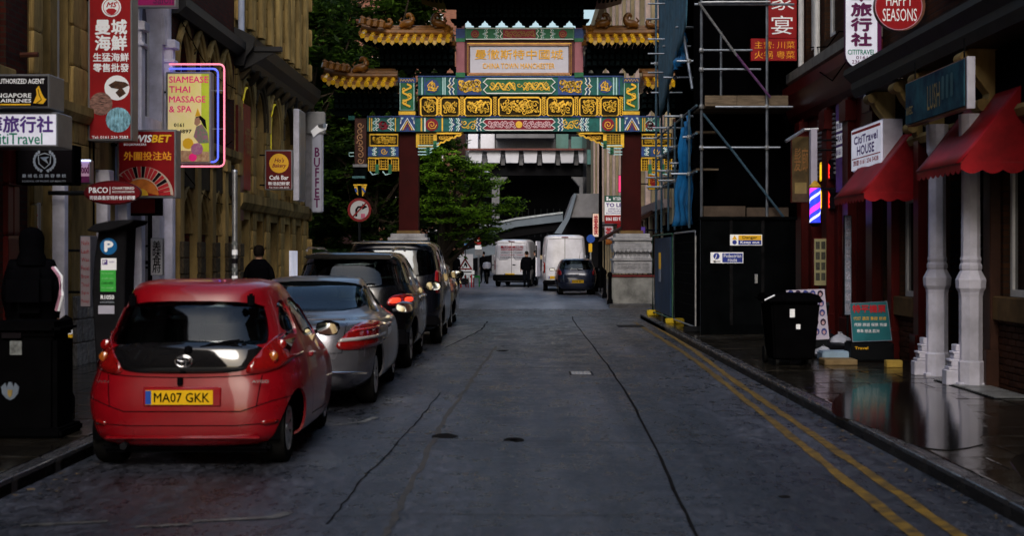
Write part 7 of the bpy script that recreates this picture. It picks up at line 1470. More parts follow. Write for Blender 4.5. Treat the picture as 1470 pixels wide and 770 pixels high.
sbox(1060, 1093, 338, 345, D - .004, .004, 'yellow_panel', PRY, q); sbox(1060, 1093, 345, 351.5, D - .004, .004, 'blue_panel', M('notice_blue', (.03, .05, .3), .4, var=0), q); T(q, 'Danger', 1066, 1087, 339, 344, D - .005, PRK, .01); T(q, 'Keep out', 1063, 1090, 346, 351, D - .005, PRW, .01)
shp(q, 'warning_triangle', [(1051, 344), (1054.5, 338), (1058, 344)], D - .002, PRY); shp(q, 'mandatory_disc', circ(1054.5, 348, 3.2, 12), D - .002, M('notice_blue', (0, 0, 0)))
q = notice('white and blue notice reading Pedestrian route with an arrow', 1020, 1067, 362.5, 378)
sbox(1037, 1066, 364, 377, D - .004, .004, 'blue_panel', M('notice_blue', (0, 0, 0)), q); T(q, 'Pedestrian', 1039, 1064, 365, 370, D - .005, PRW, 0); T(q, 'route', 1045, 1058, 371.5, 376, D - .005, PRW, 0); shp(q, 'walker_disc', circ(1028.5, 368, 4.5, 14), D - .002, M('notice_blue', (0, 0, 0))); line(q, 'arrow', [(1034, 375.5), (1024, 375.5)], D - .002, 1, PRK); shp(q, 'arrow_head', [(1023, 375.5), (1027, 373.5), (1027, 377.5)], D - .002, PRK); line(q, 'walker', [(1028.5, 365.5), (1028, 369), (1026.5, 371.5)], D - .008, 1, PRW)
# scaffold
s = thing('scaffold', 'tube scaffold with toe boards and bracing above the black hoarding', 'scaffolding', (4.4, 28, 2.3))
SCT = M('scaffold_tube', (.20, .23, .28), .4, .75, var=.4, scale=6)
def tube(a, b, nm='tube', r_=.024, m=SCT): return MB().tube([a, b], r_, 8).build(nm, m, s, smooth=True)
SB = M('blue_grey_tube', (.06, .12, .18), .4, .6, var=.3)
D = 27.6
for x_, y1 in ((1007, 330), (1101, 330)): c = px(x_, 0, D); tube((c[0], D, .1), (c[0], D, 9.5), 'standard', .028)
for x_ in (1035,): a = px(x_, 150, D + .1); b = px(x_, 45, D + .1); tube(a, b, 'standard')
for (x0, x1, y_) in ((1007, 1080, 72), (1007, 1092, 99.5), (1030, 1138, 153.5), (1000, 1140, 6), (1007, 1120, 212)): tube(px(x0 - 3, y_, D - .05), px(x1, y_, D - .05), 'ledger')
for k in range(4): tube(px(1007 + k * 3, 3, D - .1), px(1040 + k * 22, 2.2, D - .1), 'loose_tube', .02, M('pale_tube', (.35, .37, .4), .35, .6))
for (p_, q_, m) in (((1003, 3), (1058, 80), STEEL), ((1056, 77), (1106, 140), M('purple_tube', (.16, .07, .2), .4, .5)), ((1009, 163), (1056, 222), SB), ((1056, 222), (1125, 312), SB)): tube(px(*p_, D - .12), px(*q_, D - .12), 'brace', .025, m)
for (x0, x1, y_) in ((1012, 1058, 137), (1058, 1132, 137)): sbox(x0, x1 - .5, y_, y_ + 15, D + .02, .04, 'toe_board', TIMB, s)
for i in range(5): MB().box(3.5, 5.3, D + .1 + i * .235, D + .32 + i * .235, px(0, 153, D)[2] - .02, px(0, 153, D)[2] + .02).build('scaffold_board', TIMB, s)
for (x0, x1, y_) in ((1010, 1070, 296), (1072, 1132, 298)): sbox(x0, x1, y_, y_ + 16, D + .02, .04, 'toe_board', M('dark_scaffold_board', (.06, .045, .035), .8, var=.4, scale=3), s)
def coupler(c): MB().lathe([(.045, -.04), (.05, 0), (.045, .04)], c, 8).build('coupler', STEEL, s)
for y_ in (72, 99.5, 153, 212): coupler(px(1007, y_, D - .03))
for y_ in (153, 212): coupler(px(1101, y_, D - .03))
for i, Y in enumerate((28.9, 30.2, 31.6, 33.0, 34.6, 36.0)):
    tube((3.42, Y, 2.2), (3.42, Y, 10 if i > 2 else 4.6), 'standard', .026, SB)
    for k, z in enumerate((3.3, 3.6, 4.05, 4.6, 5.6, 6.5, 7.4)):
        if (i + k) % 2 == 0: tube((3.05 + .12 * ((i * 3 + k) % 3), Y + .03, z), (3.95, Y + .03, z), 'transom', .024); coupler((3.42, Y + .02, z))
for z in (3.3, 4.05, 4.6): tube((3.46, 28.0, z), (3.46, 36.2, z), 'ledger', .024, SB)
for z in (3.34, 4.09): MB().box(3.5, 3.95, 28.4, 36.2, z, z + .04).build('walk_board', TIMB, s)
tube(px(982, 52, 29.6), px(994, 128, 29.0), 'brace', .035)
for i in range(4): tube(px(930, [5, 56, 77, 104][i], 33 + i * .2), px(962, [5, 56, 77, 104][i], 33 + i * .2), 'transom_end', .022, SCT)
def sheet(par, name, mat, pts, nu=24, nv=16, amp=.05, seed=1):
    """draped sheet between four corners with folds"""
    a, b, c, d = [Vector(p) for p in pts]; rr = random.Random(seed); ph = [rr.uniform(0, 6) for _ in range(6)]; vs = []; nrm = (b - a).cross(d - a).normalized()
    for j in range(nv + 1):
        for i in range(nu + 1):
            u, v = i / nu, j / nv; p = (a * (1 - u) + b * u) * (1 - v) + (d * (1 - u) + c * u) * v
            w_ = math.sin(u * 19 + ph[0] + 2 * v) * .5 + math.sin(u * 37 + ph[1] - 3 * v) * .3 + math.sin(v * 14 + ph[2] + 4 * u) * .4
            vs.append(p + nrm * amp * w_)
    g = MB(); g.add(vs, [(j * (nu + 1) + i, j * (nu + 1) + i + 1, (j + 1) * (nu + 1) + i + 1, (j + 1) * (nu + 1) + i) for j in range(nv) for i in range(nu)]); o = g.build(name, mat, par, smooth=True); o.modifiers.new('cloth', 'SOLIDIFY').thickness = .006; return o
nt = thing('debris_netting', 'grey blue debris netting hung on the street side of the scaffold', 'netting', (3.3, 31, 4.7))
sheet(nt, 'sheet', NET, [(3.36, 34.6, 4.9), (3.36, 28.7, 6.3), (3.36, 28.7, 10), (3.36, 34.6, 10)], amp=.03)
tp = thing('blue_tarpaulin', 'crumpled bright blue tarpaulin hanging inside the scaffold above the hoarding', 'tarpaulin', (3.6, 29.5, 2.5))
sheet(tp, 'sheet', TARP, [px(968, 325, 30.2), px(996, 322, 29.4), px(990, 165, 29.4), px(975, 190, 30.2)], amp=.07, seed=4); sheet(tp, 'sheet', TARP, [px(965, 102, 30.6), px(982, 90, 30.0), px(984, 45, 30.0), px(975, 70, 30.6)], amp=.06, seed=6)
bk = thing('shade_backdrop', 'black sheeting standing for the deep shade behind the toe boards', 'backdrop', (4.5, 28.9, 2.4)); sheet(bk, 'sheet', M('shade_black', (.0015, .0015, .002), .7, var=.3), [(3.5, 28.85, 2.4), (5.88, 28.85, 2.4), (5.88, 28.85, 10), (3.5, 28.85, 10)], amp=.03, seed=8); sheet(bk, 'sheet', M('shade_black', (0, 0, 0)), [(3.95, 28.9, 2.35), (3.95, 36.3, 2.35), (3.95, 36.3, 10), (3.95, 28.9, 10)], amp=.03, seed=9)  # added sheets, coloured black for the deep shade inside the scaffold
# temporary fence panels
f1 = thing('temporary_fence', 'galvanised mesh fence panel standing beside the hoarding', 'fence', (3.45, 30, .15))
def hfence(root, a, b, z0, z1, mat, mesh=True):
    q = [(a[0], a[1], z0), (a[0], a[1], z1 - .1), (a[0] + (b[0] - a[0]) * .03, a[1] + (b[1] - a[1]) * .03, z1), (a[0] + (b[0] - a[0]) * .97, a[1] + (b[1] - a[1]) * .97, z1), (b[0], b[1], z1 - .1), (b[0], b[1], z0)]
    MB().tube(q, .02, 8, closed=True).build('tube_frame', mat, root, smooth=True)
    g = MB()
    if mesh:
        for i in range(1, 30): t = i / 30; x, y = a[0] + (b[0] - a[0]) * t, a[1] + (b[1] - a[1]) * t; g.tube([(x, y, z0), (x, y, z1)], .0025, 3)
        for j in range(1, 9): z = z0 + (z1 - z0) * j / 9; g.tube([(a[0], a[1], z), (b[0], b[1], z)], .0025, 3)
        tag(g.build('wire_mesh', DKMETAL, root), kind='stuff')
hfence(f1, (3.44, 28.0), (3.38, 31.4), .22, 2.12, STEEL)
FTM = M('yellow_foot', (.5, .35, .02), .6); 
for y in (28.0, 31.5): MB().box(3.2, 3.6, y - .12, y + .12, .12, .24).build('foot', DKMETAL if y < 30 else FTM, f1, bevel=.02)
f2 = thing('blue_site_gate', 'dark blue sheeted site gate with a small yellow sticker at the end of the hoarding', 'gate', (3.35, 34, .15))
hfence(f2, (3.37, 31.6), (3.30, 35.6), .22, 2.12, M('green_tube', (.04, .14, .08), .5, .3), False); MB().box(3.345, 3.365, 31.8, 35.5, .26, 2.05).build('sheet', M('dark_blue_sheet', (.015, .05, .12), .5, var=.5, scale=1.5), f2); MB().box(3.34, 3.344, 34.0, 34.5, 1.3, 1.7).build('sticker', PRY, f2); MB().box(3.34, 3.344, 34.0, 34.5, 1.0, 1.3).build('sticker', M('pale_blue_cards', (0, 0, 0)), f2)
MB().box(3.15, 3.5, 35.4, 35.7, .12, .26).build('foot', FTM, f2, bevel=.02)
# wheelie bin
D = 19.6; r = thing('wheelie_bin', 'tall black wheelie bin with two white stickers on the right pavement', 'bin', (3.78, 19.9, .12)); BP = M('matt_black_plastic', (0, 0, 0))
vs = [(3.5, 19.66), (4.06, 19.66), (4.06, 20.3), (3.5, 20.3)]; tv = [(3.44, 19.55), (4.12, 19.55), (4.12, 20.42), (3.44, 20.42)]
MB().add([(x, y, .2) for x, y in vs] + [(x, y, 1.0) for x, y in tv], [(0, 1, 2, 3), (4, 5, 6, 7)] + [(i, (i + 1) % 4, 4 + (i + 1) % 4, 4 + i) for i in range(4)]).build('body', BP, r, bevel=.03, smooth=True)
MB().prism([(19.5, 1.0), (19.5, 1.04), (19.75, 1.1), (20.35, 1.12), (20.5, 1.06), (20.5, 1.0)], 'x', 3.4, 4.15).build('lid', BP, r, bevel=.02, smooth=True); MB().tube([(3.38, 20.52, 1.05), (4.16, 20.52, 1.05)], .02, 8).build('handle', BP, r)
MB().tube([(3.36, 19.6, 1.03), (3.46, 19.6, 1.08), (3.5, 19.6, 1.1)], .016, 6).build('lid_clip', STEEL, r)
for x in (3.5, 4.05): g = MB(); g.tube([(x - .03, 20.36, .24), (x + .03, 20.36, .24)], .12, 14).build('wheel', RUBBER, r)
for x in (3.55, 4.0): g = MB(); g.tube([(x - .02, 19.72, .17), (x + .02, 19.72, .17)], .05, 10).build('wheel', RUBBER, r)
sbox(1134, 1141, 444, 456, 19.55, .01, 'sticker', PRW, r); sbox(1143, 1149, 466, 473, 19.58, .01, 'sticker', PRW, r)
# A boards
r = thing('hairstyle_board', 'white pavement board with rows of hairstyle portraits behind the black bin', 'pavement sign', px(1160, 487, 21.2)); D = 21.2
HP = M('hair_poster_white', (.55, .5, .62), .5, var=.1)
shp(r, 'board', [(1128, 417), (1183, 415), (1190, 487), (1135, 490)], D, HP, .03)
rr = random.Random(11)
for i in range(5):
    for j in range(5):
        x, y = 1135 + j * 10.6 + i * 1.4, 422 + i * 13.6
        shp(r, 'portrait_hair', circ(x, y, 4.2, 9, 5.2), D - .031, [M('hair_auburn', (.2, .03, .05), .6), M('hair_blue', (.06, .08, .3), .6), M('hair_dark', (.03, .02, .05), .6)][rr.randrange(3)]); shp(r, 'portrait_face', circ(x, y + 1, 2.1, 8, 2.8), D - .038, M('portrait_skin', (.55, .35, .38), .6, var=0))
MB().prism([(D + .02, .95), (D + .5, .12), (D + .46, .12), (D, .9)], 'x', 4.1, 4.6).build('rear_leg', DKMETAL, r); sbox(1136, 1188, 487, 500, D - .02, .04, 'foot', DKMETAL, r)
D = 20.4; r = thing('ticket_offer_board', 'teal pavement board with red Chinese characters beside the far doorway', 'pavement sign', px(1250, 520, D))
shp(r, 'board', [(1220, 436), (1273, 433), (1280, 489), (1224, 491)], D, M('teal_board', (.02, .15, .18), .45, var=.2), .03)
line(r, 'rim', [(1220, 436), (1273, 433), (1280, 489), (1224, 491)], D - .03, 1, M('pale_blue_cards', (0, 0, 0)), 0, True)
T(r, '特平機票', 1224, 1271, 438, 449, D - .032, PRR, .03); T(r, '代訂 酒店 簽證 旅遊', 1225, 1272, 455, 460, D - .032, PRY, 0); T(r, '代辦 旅遊 保險 快捷', 1226, 1273, 464, 469, D - .032, PRW, 0); T(r, '專車 接送 歐洲', 1230, 1262, 473, 478, D - .032, PRW, 0)
sbox(1222, 1284, 492, 519, D - .03, .45, 'base', DKMETAL, r, .02); T(r, 'Travel', 1227, 1246, 498, 502, D - .04, PRY, .01)
# rubbish bags, boxes, timber
def bag(label, c, s_, mat, seed, grp='rubbish bags by the doorway'):
    rr = random.Random(seed); g = MB(); prof = [(.02, 0), (.8, .03), (1, .3), (.95, .6), (.6, .9), (.2, 1.05), (.12, 1.15), (.2, 1.25)]; g.lathe([(p[0] * s_, p[1] * s_) for p in prof], c, 14)
    g.v = [(v[0] + rr.uniform(-.12, .12) * s_, v[1] + rr.uniform(-.12, .12) * s_, max(c[2], v[2] + rr.uniform(-.06, .06) * s_)) for v in g.v]; o = g.build('rubbish_bag', mat, None, smooth=True, at=c); tag(o, label, 'rubbish bag', grp)
BAGB = M('black_bin_bag', (.012, .012, .016), .25, var=.3); BAGW = M('white_bin_bag', (.4, .42, .5), .4, var=.2)
bag('shiny black rubbish bag between the two pavement boards', (4.72, 22.0, .12), .3, BAGB, 1); bag('small white rubbish bag against the teal board', (4.78, 21.3, .3), .16, BAGW, 2); bag('small white rubbish bag at the foot of the hairstyle board', (4.5, 21.2, .14), .14, BAGW, 3)
o = MB().box(4.35, 4.75, 20.5, 20.9, .12, .26).build('polystyrene_tray', M('pale_blue_tray', (.3, .42, .55), .5, var=.2), None, bevel=.02, at=(4.55, 20.7, .12)); tag(o, 'pale blue plastic tray on the pavement between the boards', 'tray')
o = MB().box(4.22, 4.68, 19.75, 20.15, .12, .2).build('cardboard_sheet', M('wet_cardboard', (.20, .14, .07), .7, var=.3), None, bevel=.01, at=(4.45, 19.95, .12)); tag(o, 'flattened wet cardboard in front of the pale blue tray', 'cardboard')
o = MB().box(4.98, 5.2, 19.35, 19.5, .12, .22).build('timber_block', M('yellow_timber', (.42, .28, .06), .6, var=.3), None, bevel=.01, at=(5.09, 19.4, .12)); tag(o, 'yellow painted timber block at the foot of the brick pier', 'timber block')
# ---- people
PSKIN = M('skin', (.42, .24, .17), .55, var=.1); CLOTH = M('black_cloth', (.003, .003, .004), .85, var=.3, scale=12); TROUS = M('dark_trousers', (.005, .006, .009), .85, var=.3); HAIR = M('dark_hair', (.01, .008, .007), .6, var=.3, scale=30)
def person(label, loc, rz, h=1.74, stride=.15, arm=(.1, -.1), bend=0, top=CLOTH, legs=TROUS, hood=False, group=None, bulk=1.0, elbow=.12):
    r = thing('person', label, 'person', (0, 0, 0), group); k = h / 1.74
    V = []; E = []; Rd = []; 
    def v(p, rad, par=None):
        V.append((p[0] * k, p[1] * k, p[2] * k)); Rd.append(rad * k * bulk if rad > .03 else rad * k); 
        if par is not None: E.append((par, len(V) - 1))
        return len(V) - 1
    pel = v((0, 0, .95), .135); sp = v((0, bend * .08, 1.12), .125, pel); ch = v((0, bend * .16, 1.32), .15, sp); nk0 = v((0, bend * .2, 1.46), .075, ch); nk = v((0, bend * .24, 1.53), .052, nk0)
    hd = v((0, bend * .27 + .01, 1.60), .075, nk); hd2 = v((0, bend * .28 + .012, 1.67), .09, hd); v((0, bend * .28, 1.72), .06, hd2)
    for s_ in (-1, 1):
        f_ = stride * s_; hp = v((s_ * .095, 0, .9), .095, pel); kn = v((s_ * .10, f_ * .55 + .03, .50), .06, hp); an = v((s_ * .10, f_, .09 if f_ >= 0 else .13), .04, kn); v((s_ * .11, f_ + .14, .035 if f_ >= 0 else .05), .036, an)
        sh = v((s_ * .18, bend * .18, 1.42), .062, ch); aa = arm[0 if s_ < 0 else 1]; el = v((s_ * (.24), bend * .18 + aa * .6, 1.15), .045, sh); wr_ = v((s_ * .235, bend * .18 + aa * 1.2 + elbow, .93), .028, el); pm = v((s_ * .23, bend * .18 + aa * 1.3 + elbow + .02, .86), .030, wr_)
        for q, (fx, ln) in enumerate(((-.024, .068), (-.008, .078), (.008, .074), (.024, .058))):
            a = v((s_ * .23 + fx * .6, bend * .18 + aa * 1.3 + elbow + .02 + fx, .83), .010, pm); v((s_ * .225 + fx * .6, bend * .18 + aa * 1.3 + elbow + .035 + fx, .83 - ln), .008, a)
        a = v((s_ * .20, bend * .18 + aa * 1.3 + elbow + .05, .86), .010, pm); v((s_ * .195, bend * .18 + aa * 1.3 + elbow + .075, .82), .008, a)
    me = bpy.data.meshes.new('body'); me.from_pydata(V, E, []); o = link(bpy.data.objects.new('body', me)); sk = o.modifiers.new('s', 'SKIN'); sk.use_smooth_shade = True
    for i, rr_ in enumerate(Rd): me.skin_vertices[0].data[i].radius = (rr_, rr_ * (.82 if i < 4 else 1)); me.skin_vertices[0].data[i].use_root = (i == 0)
    o.modifiers.new('u', 'SUBSURF').levels = 1
    dg = bpy.context.evaluated_depsgraph_get(); nm = bpy.data.meshes.new_from_object(o.evaluated_get(dg)); o.modifiers.clear(); o.data = nm; nm.name = 'body'; nm.materials.clear()
    for m_ in (top, legs, PSKIN, BLACK): nm.materials.append(m_)
    for p in nm.polygons:
        z = p.center.z / k; x = abs(p.center.x) / k; p.use_smooth = True
        p.material_index = 3 if z < .09 else 2 if (z > 1.51 or (x > .185 and z < .90 and z > .7)) else 1 if z < .93 and x < .19 else 0
    o.parent = r; hy = bend * .28
    H = (0, (hy - .012) * k, 1.665 * k)
    if hood: MB().lathe([(.15, -.24), (.14, -.18), (.115, -.12), (.118, -.04), (.12, .03), (.10, .09), (.06, .125), (0, .14)], H, 16, k, k * 1.1).build('hood', top, r, smooth=True)
    else: MB().lathe([(.07, -.07), (.088, -.03), (.094, .03), (.075, .085), (.03, .105), (0, .107)], H, 16, k, k * 1.1).build('hair', HAIR, r, smooth=True)
    fy = (hy + .10) * k
    g = MB(); g.tube([(0, fy, 1.66 * k), (0, fy + .022 * k, 1.635 * k), (0, fy, 1.63 * k)], [.008, .013, .008], 6).build('nose', PSKIN, r, smooth=True)
    for s_ in (-1, 1): MB().lathe([(.0, -.008), (.012, 0), (0, .008)], (s_ * .032 * k, fy - .012, 1.67 * k), 8).build('eye', BLACK, r, smooth=True); MB().lathe([(.0, -.03), (.014, 0), (0, .028)], (s_ * .092 * k, (hy + .01) * k, 1.655 * k), 8, .6, 1).build('ear', PSKIN, r, smooth=True)
    MB().box(-.022 * k, .022 * k, fy - .012, fy + .001, 1.598 * k, 1.604 * k).build('mouth', M('lip', (.3, .1, .09), .5), r)
    MB().lathe([(.15, .86), (.165, .95), (.15, 1.1), (.172, 1.3), (.165, 1.38), (.09, 1.47)], (0, bend * .1, 0), 16, k * bulk * 1.12, k * bulk * .85).build('jacket', top, r, smooth=True)
    r.location = loc; r.rotation_euler.z = rz; return r
p1 = person('person in black hooded coat with pink and white bag strap behind the litter bin', (-4.82, 14.0, .12), R(15), 1.76, .12, hood=True, bulk=1.35)
MB().box(-.22, .2, -.38, -.12, .98, 1.42).build('backpack', M('black_bag', (.003, .003, .004), .6, var=.3), None, bevel=.11, smooth=True).parent = p1
for i, m_ in enumerate((M('pale_pink_strap', (.6, .3, .42), .6), PRW)): MB().tube([(.24 + i * .02, -.2, 1.0), (.28 + i * .02, -.25, 1.15), (.27 + i * .02, -.2, 1.33), (.2 + i * .02, -.1, 1.42)], .016, 6).build('strap', m_, None, smooth=True).parent = p1
person('person in dark clothes walking on the left pavement beside the silver coupe', (-4.15, 22.5, .12), R(5), 1.66)
person('man in black standing behind the white van with red lettering', (.27, 69.3, 0), R(10), 1.76, .05, (.15, .2), bulk=1.45)
person('man in black standing at the right side of the white van with red lettering', (.72, 71.5, 0), R(80), 1.8, .12, bulk=1.1)
person('pedestrian in black at the left kerb beyond the parked cars', (-3.05, 66, 0), R(-20), 1.72, .1); person('pedestrian in dark coat furthest left beyond the parked cars', (-3.6, 65, 0), R(30), 1.78, .15, bulk=1.2)
person('pedestrian in dark jacket beside the parked motorcycle', (-2.1, 79, 0), R(160), 1.75, .05)
# ---- far street furniture, left of the gap
D = 77; r = thing('no_entry_sign', 'red round no entry sign on a grey post beyond the gate', 'road sign', px(686, 405, D)); MB().tube([px(687, 405, D), px(687, 333, D)], .045, 8).build('post', STEEL, r); shp(r, 'disc', circ(686.5, 346, 5.6, 24), D - .06, RED, .02); sbox(683, 690, 345, 347.3, D - .09, .01, 'bar', PRW, r); sbox(682, 691.5, 352.5, 358, D - .06, .02, 'plate', PRW, r); sbox(681.5, 693, 359, 367, D - .06, .02, 'plate', SILV, r)
D = 68; r = thing('road_works_sign', 'red triangular men at work sign on a frame with a white arrow plate', 'road sign', px(668, 405, D)); shp(r, 'triangle', [(657.5, 387.5), (667.5, 370), (678.5, 387.5)], D, RED, .02); shp(r, 'white_field', [(661, 385.5), (667.7, 374.5), (675, 385.5)], D - .02, PRW, .01); shp(r, 'worker', [(665, 385), (667, 378), (669, 377), (671, 382), (670, 385), (668, 381)], D - .03, PRK, .01); shp(r, 'spoil_heap', [(662.5, 385), (664, 382.5), (666, 385)], D - .03, PRK, .01)
sbox(662, 681, 388.5, 394, D, .02, 'plate', PRW, r); line(r, 'arrow', [(665, 391), (677, 391)], D - .02, 1.6, PRK)
for x_ in (662, 677): MB().tube([px(x_, 394, D + .05), px(x_, 413, D + .05)], .03, 6).build('leg', PRR, r)
for i in range(3): 
    D = 69 + i; r = thing('safety_barrier', ['red and white safety barrier under the road works sign', 'second red and white safety barrier just behind the road works sign', 'green mesh barrier beside the no entry post'][i], 'barrier', px(668 + i * 7, 408, D), 'barriers at the far left kerb'); x0 = 660 + i * 8
    for k in range(4): sbox(x0 + k * 3.2, x0 + k * 3.2 + 3, 396, 399, D, .04, 'stripe', (GREENP if i == 2 else RED) if k % 2 == 0 else (GREENP if i == 2 else PRW), r); 
    for x_ in (x0 + 1, x0 + 12): MB().tube([px(x_, 396, D + .06), (px(x_, 0, D)[0], D + .06, 0)], .03, 6).build('leg', RED if i < 2 else GREENP, r)
D = 78; r = thing('motorcycle', 'dark motorcycle with pale top box parked near the no entry sign', 'motorcycle', px(699, 405, D)); c = px(699, 0, D); X = c[0]
for y in (D, D + 1.3): 
    g = MB(); g.tube([(X, y + .3 * math.cos(a * .3927), .3 + .3 * math.sin(a * .3927)) for a in range(16)], .055, 8, True).build('wheel', RUBBER, r, smooth=True)
MB().box(X - .14, X + .14, D + .2, D + 1.1, .35, .75).build('body', BLACK, r, bevel=.06, smooth=True); MB().box(X - .14, X + .14, D - .1, D + .6, .75, .85).build('seat', RUBBER, r, bevel=.04); MB().lathe([(.2, 0), (.24, .15), (.2, .32), (0, .36)], (X, D - .1, .85), 14).build('top_box', M('grey_lilac_plastic', (.25, .26, .32), .3), r, smooth=True); MB().tube([(X - .38, D + 1.0, 1.05), (X, D + 1.1, .95), (X + .38, D + 1.0, 1.05)], .02, 6).build('handlebar', DKMETAL, r); MB().tube([(X, D + 1.05, .95), (X, D + 1.3, .3)], .04, 6).build('fork', STEEL, r)
D = 82; r = thing('white_screen', 'white site screen behind the pedestrians left of the no entry sign', 'screen', px(662, 395, D)); 
for i in range(3): sbox(645 + i * 11.5, 656 + i * 11.5, 365, 408, D, .06, 'panel', M('soft_white_panel', (0, 0, 0)), r)
D = 66; r = thing('round_blue_sign', 'round blue traffic sign under the dark trees', 'road sign', px(655, 356, D)); shp(r, 'disc', circ(655, 350, 5.5, 20), D, BLUEP, .02); MB().tube([px(655, 350, D + .05), (px(655, 0, D)[0], D + .05, 0)], .03, 6).build('post', DKMETAL, r)
D = 74; r = thing('small_blue_plate', 'small blue rectangular plate on a thin post near the no entry sign', 'road sign', px(670, 356, D)); sbox(666.5, 673, 349, 355, D, .02, 'plate', M('pale_sign_blue', (.1, .25, .5), .5), r); MB().tube([px(668, 352, D + .05), (px(668, 0, D)[0], D + .05, 0)], .025, 6).build('post', DKMETAL, r)
# no right turn sign on hanging post
D = 44.0; r = thing('no_right_turn_sign', 'round red bordered no right turn sign left of the gate pillar', 'road sign', px(516, 320, D)); shp(r, 'ring', circ(516, 301.5, 17, 32), D, M('dull_sign_red', (.2, .012, .015), .4, var=0), .02); shp(r, 'white_disc', circ(516, 301.5, 13.2, 28), D - .02, M('sign_white_dim', (.5, .5, .52), .5, var=.1), .006)
line(r, 'arrow', [(511.5, 311), (511.5, 301), (514, 297.5), (521, 297)], D - .027, 3, PRK); shp(r, 'arrow_head', [(520, 292.5), (527.5, 297), (520, 301.5)], D - .027, PRK); line(r, 'slash', [(506, 312), (526, 291)], D - .034, 2.2, M('dull_sign_red', (0, 0, 0))); sbox(518, 524, 307, 313, D - .04, .005, 'pink_sticker', M('pink_sticker', (.5, .12, .2), .5), r)
MB().tube([px(516, 287, D + .05), (px(516, 0, D)[0], D + .05, 0)], .04, 8).build('post', DKMETAL, r)
# lamp standards by the parking building
for (x_, y_, lb) in ((697, 247.5, 'upper lamp head on the tall post beside the parking building'),): 
    D = 100; r = thing('street_lamp', 'tall grey street lamp with two flat heads beyond the bright green tree', 'street lamp', px(689, 400, D)); MB().tube([(px(689, 0, D)[0], D, 0), px(689, 238, D)], .07, 8).build('pole', STEEL, r)
    for (xx, yy) in ((698, 247.5), (696, 283)): MB().lathe([(.25, -.03), (.3, 0), (.1, .08)], px(xx, yy, D), 12).build('lamp_head', PALECONC, r, smooth=True); MB().tube([px(689, yy + 1, D), px(xx, yy, D)], .03, 5).build('arm', STEEL, r)
# ---- far street furniture, right of the gap
D = 64; r = thing('lamp_column', 'tall black lamp column right of the dark navy hatchback', 'street lamp', px(862, 412, D)); MB().tube([(px(862, 0, D)[0], D, .1), (px(862, 0, D)[0], D, 7.8)], [.10, .06], 8).lathe([(.14, .1), (.14, 1.0), (.1, 1.1)], (px(862, 0, D)[0], D, 0), 8).build('column', BLACK, r, smooth=True); MB().box(px(862, 0, D)[0] - .1, px(862, 0, D)[0] + .7, D - .1, D + .1, 7.7, 7.85).build('lamp_head', DKMETAL, r)
for (x_, D, lb) in ((875.5, 44, 'black bollard at the left foot of the right gate pedestal'), (868, 50, 'black bollard a few steps behind the right gate pedestal'), (856, 58, 'black bollard beside the dark navy hatchback')):
    X = px(x_, 0, D)[0]; b = thing('bollard', lb, 'bollard', (X, D, .12), 'black bollards beyond the junction'); MB().lathe([(.09, 0), (.09, .12), (.06, .18), (.055, .85), (.08, .88), (.06, .98), (0, 1.02)], (X, D, .1), 12).build('post', BLACK, b, smooth=True)
D = 60; r = thing('to_let_board', 'white TO LET estate agent board with green head and red foot beside the right pillar', 'sign', px(883, 322, D))
sbox(868, 898, 290, 309, D, .05, 'board', PRW, r); sbox(868, 898, 281, 290, D, .05, 'green_head', M('agent_green', (.02, .1, .07), .5, var=0), r); sbox(868, 898, 309, 321, D, .05, 'red_foot', RED, r)
T(r, 'TO LET', 870, 898, 292, 297, D, PRP, .03); T(r, 'UPPER FLOOR', 873, 897, 299, 301, D, PRP, .01); T(r, 'RESTAURANT', 873, 897, 302, 304, D, PRP, .01); T(r, 'ACCOMMODATION', 870, 897, 305, 307.5, D, PRP, .01); T(r, '0161 833 9797', 870, 897, 312, 317, D, PRW, .02); T(r, 'W T GUNSON', 880, 897, 283, 288, D, PRW, .01)
for a in ((870.5, 285.5), (870.5, 282.5), (874, 285.5)): sbox(a[0], a[0] + 2.8, a[1], a[1] + 2.4, D - .01, .01, 'logo_square', PRW, r)
MB().tube([px(898, 300, D + .08), (5.3, D + .08, px(0, 300, D)[2])], .04, 6).build('arm', DKMETAL, r)
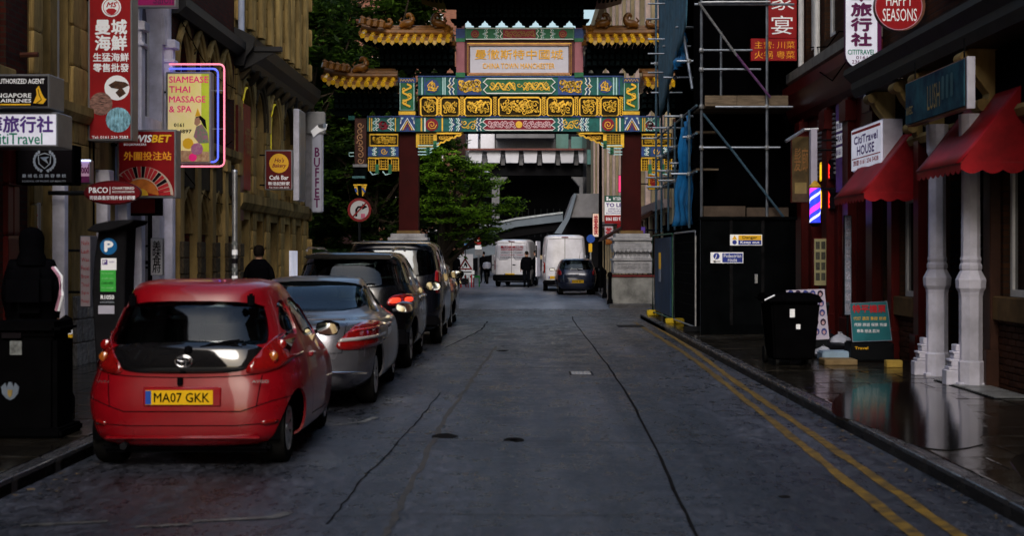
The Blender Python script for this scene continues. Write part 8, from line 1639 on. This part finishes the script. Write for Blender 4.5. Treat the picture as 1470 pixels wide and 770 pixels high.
for nm, lb, x0, x1, y0, y1, D, mt, tx, tm in (('takeaway_sign', 'white and orange upright sign left of the lamp column', 851, 860, 307, 340, 66, M('orange_white_face', (.75, .4, .25), .5, two=(.8, .75, .7), scale=3, emit=.08), '美食', PRR), ('yellow_delivery_sign', 'yellow sign with red Chinese characters right of the gate pillar', 931, 946, 246, 272, 50.5, PRY, '送餐', PRR), ('pink_neon_sign', 'thin glowing pink upright sign just left of the right gate pillar', 888, 892, 252, 276, 56, M('lit_rose', (.85, .06, .2), .4, var=0, emit=.3), None, None), ('food_photo_sign', 'small orange food photo sign below the to let board', 870, 881, 344, 351, 58, M('food_orange', (.5, .16, .03), .5, var=.6, scale=9), None, None), ('pink_shop_sign', 'pale pink shop sign under the to let board', 868, 880, 325, 343, 59, M('soft_pink_panel', (0, 0, 0)), '茶', PRR), ('red_shop_sign', 'red shop sign behind the right gate pillar', 886, 900, 322, 334, 62, RED, None, None), ('blue_pink_sign', 'small blue and pink sign right of the gate pillar foot', 919, 926, 326, 335, 50.6, M('violet_face', (.2, .1, .5), .5, emit=.1), None, None)):
    r, f_ = hang(nm, lb, x0, x1, y0, y1, D, mt, fr=DKMETAL, dep=.1, fw=.6, wall=False)
    if tx: T(r, tx, x0 + 1.5, x1 - 1.5, y0 + 2, y1 - 3, D, tm, .02, vertical=len(tx) > 1)
    X1 = px(x1, 0, D)[0]; MB().tube([(X1, D + .08, px(0, (y0 + y1) / 2, D)[2]), (max(5.32, X1 + .05), D + .08, px(0, (y0 + y1) / 2, D)[2])], .03, 5).build('arm', DKMETAL, r)
D = 62; r = thing('blue_round_sign', 'round blue traffic sign behind the dark navy hatchback', 'road sign', px(848, 350, D)); shp(r, 'disc', circ(848, 343, 6, 18), D, BLUEP, .02); sbox(845, 850, 350, 362, D, .02, 'yellow_plate', PRY, r); MB().tube([px(848, 343, D + .05), (px(848, 0, D)[0], D + .05, 0)], .035, 6).build('post', STEEL, r)
r = thing('dark_canopy', 'dark sloping fabric canopy of a far shop left of the right gate pillar', 'awning', (4.5, 56, 2.6)); MB().prism([(3.1, 2.15), (3.2, 2.3), (5.3, 3.5), (5.3, 3.3)], 'y', 54.5, 57.5).build('canopy', M('dark_brown_canvas', (.04, .02, .015), .8), r)
for y in (54.6, 57.4): MB().tube([(3.2, y, 2.2), (3.2, y, .1)], .03, 6).build('pole', DKMETAL, r)
finish_texts()
